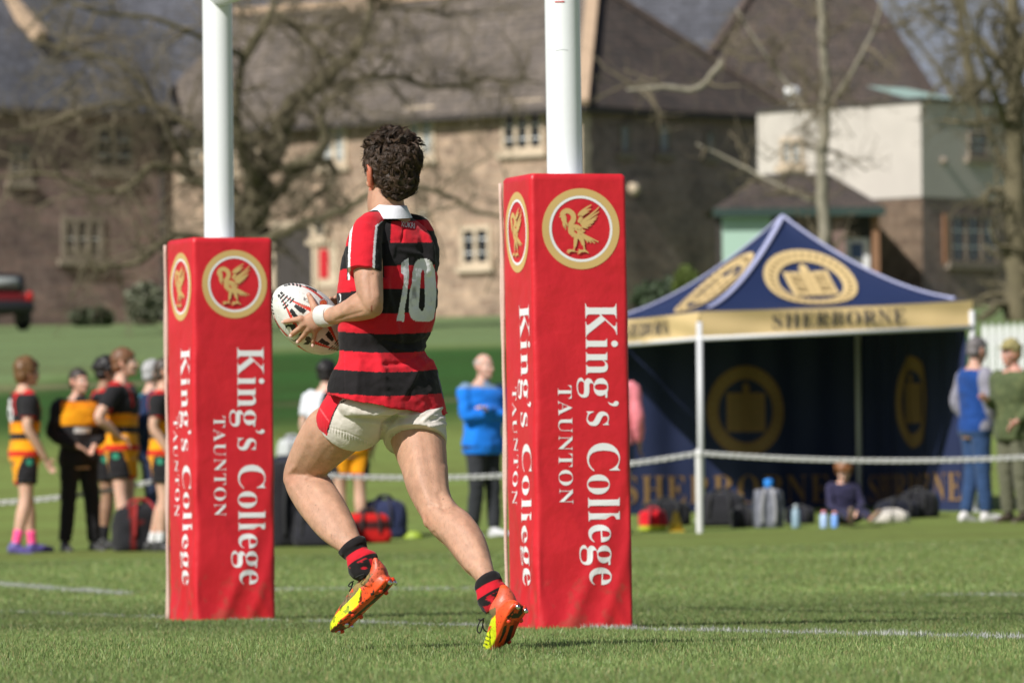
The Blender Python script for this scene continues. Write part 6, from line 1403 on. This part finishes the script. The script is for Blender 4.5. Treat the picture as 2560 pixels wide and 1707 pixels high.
    sock([(852, 1374, 899, 1340, -.048, .036), (848, 1380, 910, 1343, -.05, .043), (850, 1388, 916, 1354, -.053, .044), (859, 1396, 916, 1361, -.056, .040), (867, 1402, 922, 1373, -.06, .041), (869, 1414, 937, 1380, -.066, .045), (871, 1424, 943, 1389, -.07, .045), (875, 1436, 945, 1398, -.072, .043), (884, 1445, 950, 1412, -.074, .041), (896, 1452, 955, 1428, -.076, .038)], [BK, BK, BK, BK, RD, RD, BK, BK, BK, BK])
    sock([(1192, 1452, 1232, 1427, -.418, .034), (1189, 1460, 1245, 1429, -.42, .042), (1188, 1474, 1255, 1444, -.424, .043), (1192, 1486, 1257, 1453, -.428, .041), (1193, 1497, 1260, 1457, -.43, .042), (1195, 1504, 1268, 1467, -.432, .043), (1199, 1514, 1271, 1474, -.434, .042), (1206, 1526, 1276, 1484, -.436, .04), (1214, 1534, 1282, 1498, -.438, .037)], [BK, BK, BK, RD, RD, BK, BK, BK, BK])
    # ---- boots
    OR = np.array([.80, .085, .018]); OR2 = np.array([.68, .115, .055]); YL = np.array([.66, .74, .012]); MUD = np.array([.19, .135, .06]); K_ = np.array([.012, .011, .011])
    def boot(sole_c, tilt, rows, collar, painter, studs, lace, voxel=.0028):
        "rows: sole-line point (px, w), length position, half width, height; the sole normal is given by tilt"
        mbx = MB(); Pn = np.array([pw(*r[:3]) for r in rows]); hw = np.array([r[3] for r in rows]); hh = np.array([r[4] for r in rows])
        Q = catmull(np.column_stack([Pn, hw, hh]), 6); Pn, hw, hh = Q[:, :3], Q[:, 3], Q[:, 4]; T = nrm_rows(np.gradient(Pn, axis=0))
        sn = nrm(np.asarray(tilt)); SN = nrm_rows(sn[None] - T * (T @ sn)[:, None]); SD = np.cross(T, SN)
        th = np.linspace(0, 2 * math.pi, 36, endpoint=False); V = []
        for p, t, s_, d_, w_, h_ in zip(Pn, T, SN, SD, hw, hh):
            for a in th:
                c, s2 = math.cos(a), math.sin(a); e = .62 if s2 > 0 else .95
                V.append(p + d_ * w_ * np.sign(c) * abs(c) ** (.75) + s_ * (h_ * (.16 if s2 > 0 else 1.0) * np.sign(s2) * abs(s2) ** e))
        m = len(Pn); n = 36; Fs = [(i * n + j, i * n + (j + 1) % n, (i + 1) * n + (j + 1) % n, (i + 1) * n + j) for i in range(m - 1) for j in range(n)] + [tuple(range(n - 1, -1, -1)), tuple((m - 1) * n + j for j in range(n))]
        mbx.add(V, Fs); V, Fs = limb(*collar); mbx.add(V, Fs)
        me = remesh(mbx, voxel, 4); P = mverts(me); px, py = proj(P)
        # signed height above the sole
        k = np.argmin(((P[:, None, :] - Pn[None, ::2]) ** 2).sum(2), 1) * 2; k = np.minimum(k, m - 1); hgt = ((P - Pn[k]) * -SN[k]).sum(1); lat = ((P - Pn[k]) * SD[k]).sum(1)
        c = painter(px, py, hgt, lat, k / m, P); paint(me, c); o = link('boot', me, MT['shoe'], root)
        for f_, l_, metal, L in studs:
            i = int(f_ * (m - 1)); p = Pn[i] + SD[i] * l_ * hw[i] + SN[i] * hh[i] * .10; q = p + SN[i] * L
            V, Fs = tube([p - SN[i] * .006, p + SN[i] * L * .45, q], [.0095, .0078, .0055 if metal else .0062], 12); MB().add(V, Fs).build('stud', MT['stud'] if metal else MT['stud_red'], o, True)
            if metal: V, Fs = tube([p - SN[i] * .006, p + SN[i] * L * .35], [.0115, .0088], 12); MB().add(V, Fs).build('stud_base', MT['stud_red'], o, True)
        for pts in lace: V, Fs = tube([pw(*p) for p in pts], .0022, 6, sub=6, ref=VIEW); MB().add(V, Fs).build('lace', MT['lace'], o, True)
        return o
    MT['stud'] = mat('stud_metal', (.7, .7, .72), .18, .03, metal=1.0); MT['stud_red'] = mat('stud_plastic', (.66, .05, .015), .35); MT['lace'] = mat('lace', (.012, .012, .012), .8)
    X4 = lambda x, y: (800 + x / 5.6, 1320 + y / 5.6)
    def paintL(px, py, h, lat, k, P):
        x, y = (px - 800) * 5.6, (py - 1320) * 5.6; c = np.tile(OR, (len(P), 1))
        up = inpoly(x, y, [(735, 400), (860, 400), (1010, 600), (890, 700), (740, 760), (600, 850), (560, 850), (680, 650), (735, 560)]); c[up] = OR2
        c[inpoly(x, y, [(120, 1460), (165, 1435), (300, 1262), (425, 1165), (535, 1070), (585, 885), (560, 820), (480, 940), (400, 1020), (330, 1080), (200, 1230), (120, 1350)])] = YL
        nz = vnoise(P, 130, 3) * .6 + vnoise(P, 60, 5) * .4
        c[inpoly(x, y, [(260, 1140), (330, 1000), (400, 850), (450, 700), (700, 600), (740, 640), (640, 790), (560, 830), (480, 940), (340, 1080)]) & (nz > .36)] = MUD
        c[(h > .003) & (vnoise(P, 90, 11) > .66)] *= np.array([.45, .5, .5])
        c[inpoly(x, y, [(380, 1000), (440, 780), (560, 690), (700, 650), (620, 760), (480, 900)]) & (nz > .5)] = MUD * [1.5, 1.5, 1.1]
        sole = (h < .004)
        c[sole & (nz > .60)] = K_ * 2; c[sole & (np.abs(lat) < .013) & (k > .15) & (k < .62)] = K_; c[sole & (k > .68) & (nz > .42)] = [.10, .02, .01]
        c[(vnoise(P, 240, 8) > .80) & ~sole] *= .35
        return c
    n_img = pw(905 + 68, 1480 + 73, 0) - pw(905, 1480, 0); tiltL = nrm(n_img) + nrm(CAM - pw(905, 1480, 0)) * .40
    X4w = lambda x, y, w: (*X4(x, y), w)
    boot(None, tiltL, [(*X4(985, 700), -.115, .020, .030), (*X4(955, 742), -.112, .033, .052), (*X4(880, 830), -.10, .038, .066), (*X4(740, 960), -.075, .038, .070), (*X4(600, 1090), -.05, .041, .064), (*X4(470, 1215), -.03, .048, .052), (*X4(360, 1330), -.015, .049, .042), (*X4(275, 1405), .0, .042, .034), (*X4(215, 1445), .01, .026, .022)],
         ([(*X4(735, 440), *X4(820, 432), -.082, .030), (*X4(690, 590), *X4(930, 560), -.09, .040), (*X4(600, 690), *X4(960, 690), -.09, .040), (*X4(560, 760), *X4(900, 800), -.085, .036)], 28), paintL,
         [(.10, .55, True, .017), (.10, -.55, True, .017), (.27, .62, False, .011), (.30, -.62, False, .011), (.60, .7, False, .010), (.64, -.72, False, .010), (.74, .3, True, .013), (.80, -.7, True, .015), (.90, .25, True, .013), (.93, -.5, False, .010)],
         [[X4w(470, 740, -.12), X4w(430, 760, -.13), X4w(400, 800, -.13), X4w(430, 815, -.13), X4w(460, 770, -.12)], [X4w(460, 760, -.12), X4w(440, 830, -.13), X4w(410, 880, -.12)], [X4w(500, 690, -.11), X4w(560, 660, -.12), X4w(620, 640, -.12)]])
    X5 = lambda x, y: (1150 + x / 6.27, 1400 + y / 6.27); X5w = lambda x, y, w: (*X5(x, y), w)
    def paintR(px, py, h, lat, k, P):
        x, y = (px - 1150) * 6.27, (py - 1400) * 6.27; c = np.tile(OR, (len(P), 1)); nz = vnoise(P, 130, 3) * .6 + vnoise(P, 60, 5) * .4
        c[inpoly(x, y, [(380, 790), (590, 560), (590, 430), (770, 440), (880, 600), (720, 650), (600, 760), (550, 860), (370, 900)])] = OR2
        c[inpoly(x, y, [(250, 1440), (330, 1200), (420, 1040), (470, 950), (555, 860), (568, 1180), (545, 1290), (430, 1425), (340, 1460)])] = YL
        c[inpoly(x, y, [(340, 1150), (350, 850), (420, 800), (560, 730), (560, 850), (470, 930), (420, 1030), (380, 1120)]) & (nz > .30)] = MUD
        c[inpoly(x, y, [(410, 1030), (500, 1030), (440, 1125), (395, 1125)])] = OR; c[inpoly(x, y, [(310, 1210), (390, 1215), (330, 1290), (300, 1270)])] = OR
        for q in range(5):
            for r in range(6):
                dx, dy = 290 + r * 30 + q * 22, 1390 - r * 52 + q * 10
                if inpoly(np.array([dx]), np.array([dy]), [(280, 1420), (330, 1230), (430, 1130), (480, 1200), (430, 1370)])[0]: c[np.hypot(x - dx, y - dy) < 11] = K_
        c[inpoly(x, y, [(720, 890), (760, 860), (900, 720), (990, 700), (1000, 800), (930, 900), (760, 920)]) & (nz > .34)] = K_ * 1.3
        c[inpoly(x, y, [(690, 1030), (740, 1010), (720, 1110), (640, 1280), (600, 1300), (640, 1200)])] = K_; c[inpoly(x, y, [(790, 1020), (850, 1010), (800, 1200), (720, 1420), (640, 1420), (720, 1230)])] = K_ * 1.5
        c[inpoly(x, y, [(840, 940), (930, 960), (800, 1340), (780, 1300), (830, 1100)])] *= [.6, .4, .5]
        c[(vnoise(P, 240, 8) > .82) & (h > .004)] *= .4
        return c
    n_img = pw(1275 + 92, 1540 + 36, 0) - pw(1275, 1540, 0); tiltR = nrm(n_img) * .72 + nrm(CAM - pw(1275, 1540, 0)) * .80
    boot(None, tiltR, [(*X5(960, 690), -.53, .018, .030), (*X5(925, 740), -.53, .033, .050), (*X5(860, 850), -.52, .039, .064), (*X5(780, 1000), -.49, .040, .066), (*X5(710, 1150), -.45, .043, .060), (*X5(640, 1300), -.41, .049, .050), (*X5(570, 1395), -.36, .050, .040), (*X5(500, 1425), -.31, .040, .030), (*X5(450, 1432), -.28, .024, .020)],
         ([(*X5(596, 470), *X5(765, 455), -.44, .030), (*X5(560, 590), *X5(870, 590), -.46, .040), (*X5(480, 700), *X5(900, 720), -.47, .042), (*X5(450, 800), *X5(860, 850), -.46, .040)], 28), paintR,
         [(.12, .6, True, .017), (.12, -.6, True, .017), (.30, .62, False, .011), (.33, -.66, False, .011), (.66, .7, False, .010), (.68, -.7, False, .010), (.80, .4, True, .012), (.84, -.5, False, .010)],
         [[X5w(375, 905, -.48), X5w(310, 960, -.49), X5w(270, 1090, -.49), X5w(310, 1135, -.49), X5w(345, 1060, -.48), X5w(370, 920, -.48)], [X5w(370, 920, -.48), X5w(330, 940, -.49), X5w(285, 920, -.49)], [X5w(355, 1000, -.48), X5w(375, 1080, -.48), X5w(420, 1120, -.47)]])
    # ---- wristband
    V, Fs = limb([(826, 766, 836, 812, -.018, .0285), (822, 763, 833, 814, -.010, .0325), (812, 761.5, 822, 817, .003, .0335), (802, 762, 811, 818, .016, .0330), (794, 765, 803, 816, .025, .0310), (791, 769, 799, 812, .029, .026)], 34, 4)
    V = V + nrm_rows(V - pw(812, 789, .0)) * ((vnoise(V, 240, 2) - .5) * .0016)[:, None]
    link('wristband', npmesh('wristband', V, Fs), mat('towelling', (.74, .73, .70), .95, .06, 60, .6, 500), root)
build_player()

# ------------------------------------------------------------------ the ball
def build_ball():
    ns, nf = 260, 260; t = np.linspace(0, math.pi, ns); ph = np.linspace(0, 2 * math.pi, nf, endpoint=False)
    s = -np.cos(t); r = np.sin(t) ** 1.12
    V = BC + (BA[None, None] * (s * BL)[:, None, None] + (BB[None, None] * np.cos(ph)[None, :, None] + BD[None, None] * np.sin(ph)[None, :, None]) * (r * BR)[:, None, None])
    S_ = np.repeat(s[:, None], nf, 1); F_ = np.repeat(ph[None], ns, 0)
    c = np.tile(np.array([.74, .735, .69]), (ns, nf, 1)); R1 = np.array([.66, .05, .03]); K_ = np.array([.012, .012, .013])
    for k in range(4):
        f = (F_ - k * math.pi / 2 - .10 + math.pi) % (2 * math.pi) - math.pi; a = np.abs(S_); off = .50 * (1 - a) ** .8 * (a > .06) + .02; g = np.abs(np.abs(f) - off); sc_ = np.sqrt(np.maximum(1 - S_ ** 2, 1e-4))
        wr_ = (.16 * (1 - a) ** .9 + .02)
        c[(g < wr_ * .5) & (a < .88) & (a > .16)] = R1
        c[(g < wr_ * .62) & (np.abs(f) > off) & (g > wr_ * .5) & (a < .86) & (a > .16)] = K_
        ins = (np.abs(f) < off - wr_ * .6) & (np.abs(f) > off * .22)
        c[ins & (a > .34) & (a < .60)] = K_
        for q in (.70, .76, .82, .88): c[(np.abs(a - q) < .016) & (np.abs(np.abs(f) - off) < .16) ] = K_
        c[(np.abs(a - .925) < .022) & (np.abs(f) < .34) & (np.abs(f) > .05)] = K_
    P = V.reshape(-1, 3); c = c.reshape(-1, 3); px, py = proj(P); near = ((P - BC) * (CAM - P)).sum(1) > 0
    x, y = (px - 660) * 7.127, (py - 680) * 7.127
    ctr = near & inpoly(x, y, [(560, 940), (700, 1000), (920, 1130), (860, 1330), (640, 1300), (480, 1210), (360, 1020), (390, 930)]); c[ctr & (np.abs(x - 600) < 5)] = c[ctr & (np.abs(x - 600) < 5)]
    for poly in ([(380, 950), (420, 930), (560, 930), (570, 1000), (500, 1060), (470, 985), (430, 970), (395, 1000), (390, 1060)], [(750, 1150), (800, 1145), (838, 1180), (830, 1250), (790, 1290), (690, 1290), (760, 1240), (730, 1210)], [(470, 1180), (530, 1215), (600, 1190), (590, 1225), (530, 1235)], [(600, 1130), (660, 1080), (700, 1060), (660, 1130)]):
        c[near & inpoly(x, y, poly)] = K_
    d = np.hypot((x - 1060) / 68, (y - 560) / 74); c[near & (d < 1.18)] = [.10, .10, .11]; c[near & (d < 1.05)] = [.74, .73, .69]; c[near & (d < .94)] = [.62, .07, .02]; c[near & (np.abs(d - .45) < .09)] = [.75, .20, .06]
    nz = vnoise(P, 60, 3) * .5 + vnoise(P, 22, 6) * .5; m = np.clip((nz - .62) * 4, 0, 1)[:, None] * .45; c = c * (1 - m) + np.array([.40, .35, .24]) * m
    c[vnoise(P, 190, 8) > .90] *= .72
    n = nf; Fs = np.array([(i * n + j, i * n + (j + 1) % n, (i + 1) * n + (j + 1) % n, (i + 1) * n + j) for i in range(ns - 1) for j in range(n)])
    me = npmesh('rugby_ball', P, Fs); paint(me, c); root = empty('rugby_ball', BC, 'worn white rugby ball with red and black stripes held in the running player\'s left hand', 'ball')
    link('casing', me, vmat('ball_rubber', .42, .35, 900, .45, var=.05), root)
    TV, TF = text_tris('King', .0); TV = TV - TV.min(0); TV = TV / TV[:, 0].max()
    W_ = []
    for u, v in TV:
        X = 700 + u * 190 - v * -20; Y = 520 + u * 110 - v * 190 * .8; a, b_ = K7(X * 1.0, Y); W_.append(pw(a, b_, ball_w(a, b_, .0007)))
    MB().add(W_, TF).build('lettering', mat('grey_print', (.22, .22, .22), .6), root)
    V, Fs = tube([BC - BA * (BL - .002) , BC - BA * (BL + .0012)], [.006, .004], 12); MB().add(V, Fs).build('end_cap', mat('ball_tip', (.5, .5, .48), .6), root, True)
build_ball()
# ------------------------------------------------------------------ grass and painted lines
def blades(P, H, W, rnd, leanv=.55):
    n = len(P); a = rnd.uniform(0, 2 * math.pi, n); s = np.stack([np.cos(a), np.sin(a), np.zeros(n)], 1) * W[:, None] / 2
    b_ = rnd.uniform(0, 2 * math.pi, n); l = (rnd.uniform(0.1, 1.0, n) ** 1.3) * leanv; bd = np.stack([np.cos(b_) * l, np.sin(b_) * l, np.ones(n)], 1); bd /= np.linalg.norm(bd, axis=1)[:, None]
    m = P + bd * (H * .55)[:, None]; b2 = bd + np.stack([np.cos(b_) * l * .9, np.sin(b_) * l * .9, np.zeros(n)], 1); b2 /= np.linalg.norm(b2, axis=1)[:, None]
    t = m + b2 * (H * .45)[:, None]
    V = np.concatenate([P - s, P + s, m - s * .75, m + s * .75, t]); i = np.arange(n)
    T = np.concatenate([np.stack([i, i + n, i + 3 * n], 1), np.stack([i, i + 3 * n, i + 2 * n], 1), np.stack([i + 2 * n, i + 3 * n, i + 4 * n], 1)])
    return V, T
def bladecol(n, rnd, P):
    base = np.array([.225, .298, .104]); c = base[None] * rnd.uniform(.6, 1.35, (n, 1)); yl = rnd.random(n) < .15; c[yl] = np.array([.38, .34, .16]) * rnd.uniform(.7, 1.2, (yl.sum(), 1)); dk = rnd.random(n) < .25; c[dk] *= [.62, .78, .6]
    pt = vnoise(P * [1, .45, 1], .9, 3); c *= (.84 + .34 * pt)[:, None] * mow(P[:, 1])[:, None]; return c
def grassmat(name):
    m, nt, b = newmat(name); a = nt.nodes.new('ShaderNodeAttribute'); a.attribute_name = 'col'; L = nt.links.new
    L(a.outputs['Color'], b.inputs['Base Color']); b.inputs['Roughness'].default_value = .45; b.inputs['Specular IOR Level'].default_value = .35
    tr = nt.nodes.new('ShaderNodeBsdfTranslucent'); L(a.outputs['Color'], tr.inputs['Color']); mx = nt.nodes.new('ShaderNodeMixShader'); mx.inputs[0].default_value = .3
    L(b.outputs[0], mx.inputs[1]); L(tr.outputs[0], mx.inputs[2]); L(mx.outputs[0], nt.nodes['Material Output'].inputs['Surface']); return m
GM = grassmat('grass_blade')
def line_x(y, p, q): return p[0] + (q[0] - p[0]) * (y - p[1]) / (q[1] - p[1])
def build_grass():
    rnd = np.random.default_rng(21); Vs, Ts, Cs, n0 = [], [], [], 0
    def patch(y0, y1, dens, h, w):
        nonlocal n0
        wd = lambda y: y * 1280 / F_PX + .55
        area = (wd(y0) + wd(y1)) * (y1 - y0); n = int(area * dens); y = rnd.uniform(y0, y1, n); x = rnd.uniform(-1, 1, n) * wd(y)
        P = np.stack([x, y, terr(x, y) - .003], 1); cl = vnoise(P, 3.5, 2); tall = rnd.random(n) < .05
        H = h * rnd.uniform(.5, 1.15, n) * (.75 + .5 * cl); H[tall] *= 1.5
        V, T = blades(P, H, w * rnd.uniform(.6, 1.3, n), rnd); Vs.append(V); Ts.append(T + n0); n0 += len(V); c = bladecol(n, rnd, P); Cs.append(np.tile(c, (5, 1)))
    patch(16.2, 22, 5200, .021, .0030); patch(22, 30, 4200, .022, .0034); patch(30, 42, 2300, .022, .0046); patch(42, 62, 800, .022, .008)
    me = npmesh('grass', np.concatenate(Vs), np.concatenate(Ts), True); paint(me, np.concatenate(Cs)); tag(link('grass', me, GM), kind='stuff')
build_grass()
def build_line(p, q, width, dens, h, fade, seed, gap=None):
    "a whitewashed line: painted blades standing in the turf"
    rnd = np.random.default_rng(seed); p = np.asarray(p, float); q = np.asarray(q, float); L = np.linalg.norm(q - p); n = int(L * width * dens); t = rnd.random(n); s = rnd.normal(0, .30, n) * width
    d = nrm(q - p); nn = np.array([-d[1], d[0]]); xy = p + np.outer(t * L, d) + np.outer(s, nn); P = np.stack([xy[:, 0], xy[:, 1], terr(xy[:, 0], xy[:, 1]) - .002], 1)
    keep = vnoise(P, 2.2, seed) > gap if gap else np.ones(n, bool); P = P[keep]; n = len(P); H = h * rnd.uniform(.5, 1.2, n) * (.6 + .8 * vnoise(P, 5, 4)); 
    V, T = blades(P, H, rnd.uniform(.0025, .0048, n), rnd, .8); me = npmesh('pitch_line', V, T, True); c = np.array([.66, .67, .64]) * rnd.uniform(.6, 1.1, (n, 1)) * (1 - .5 * (rnd.random((n, 1)) < fade)); paint(me, np.tile(c, (5, 1))); o = link('pitch_line', me, GM); tag(o, kind='structure')
g0 = cR - GT * 13; g1 = cL + GT * 14
build_line(g0 , cR - GT * .0, .09, 6200, .028, .25, 1); build_line(cR, cL, .09, 6500, .022, .3, 2, .36); build_line(cL + GT * .3, g1, .09, 5500, .020, .4, 3, .42)
def gxy(x, d): return gpd(x, d)[:2]
build_line(gxy(-40, 52), gxy(285, 46), .12, 6500, .028, .2, 4); build_line(gxy(620, 47), gxy(1240, 46.0), .12, 6000, .026, .2, 5); build_line(gxy(2060, 42), gxy(2420, 41), .11, 5500, .022, .3, 6, .3)
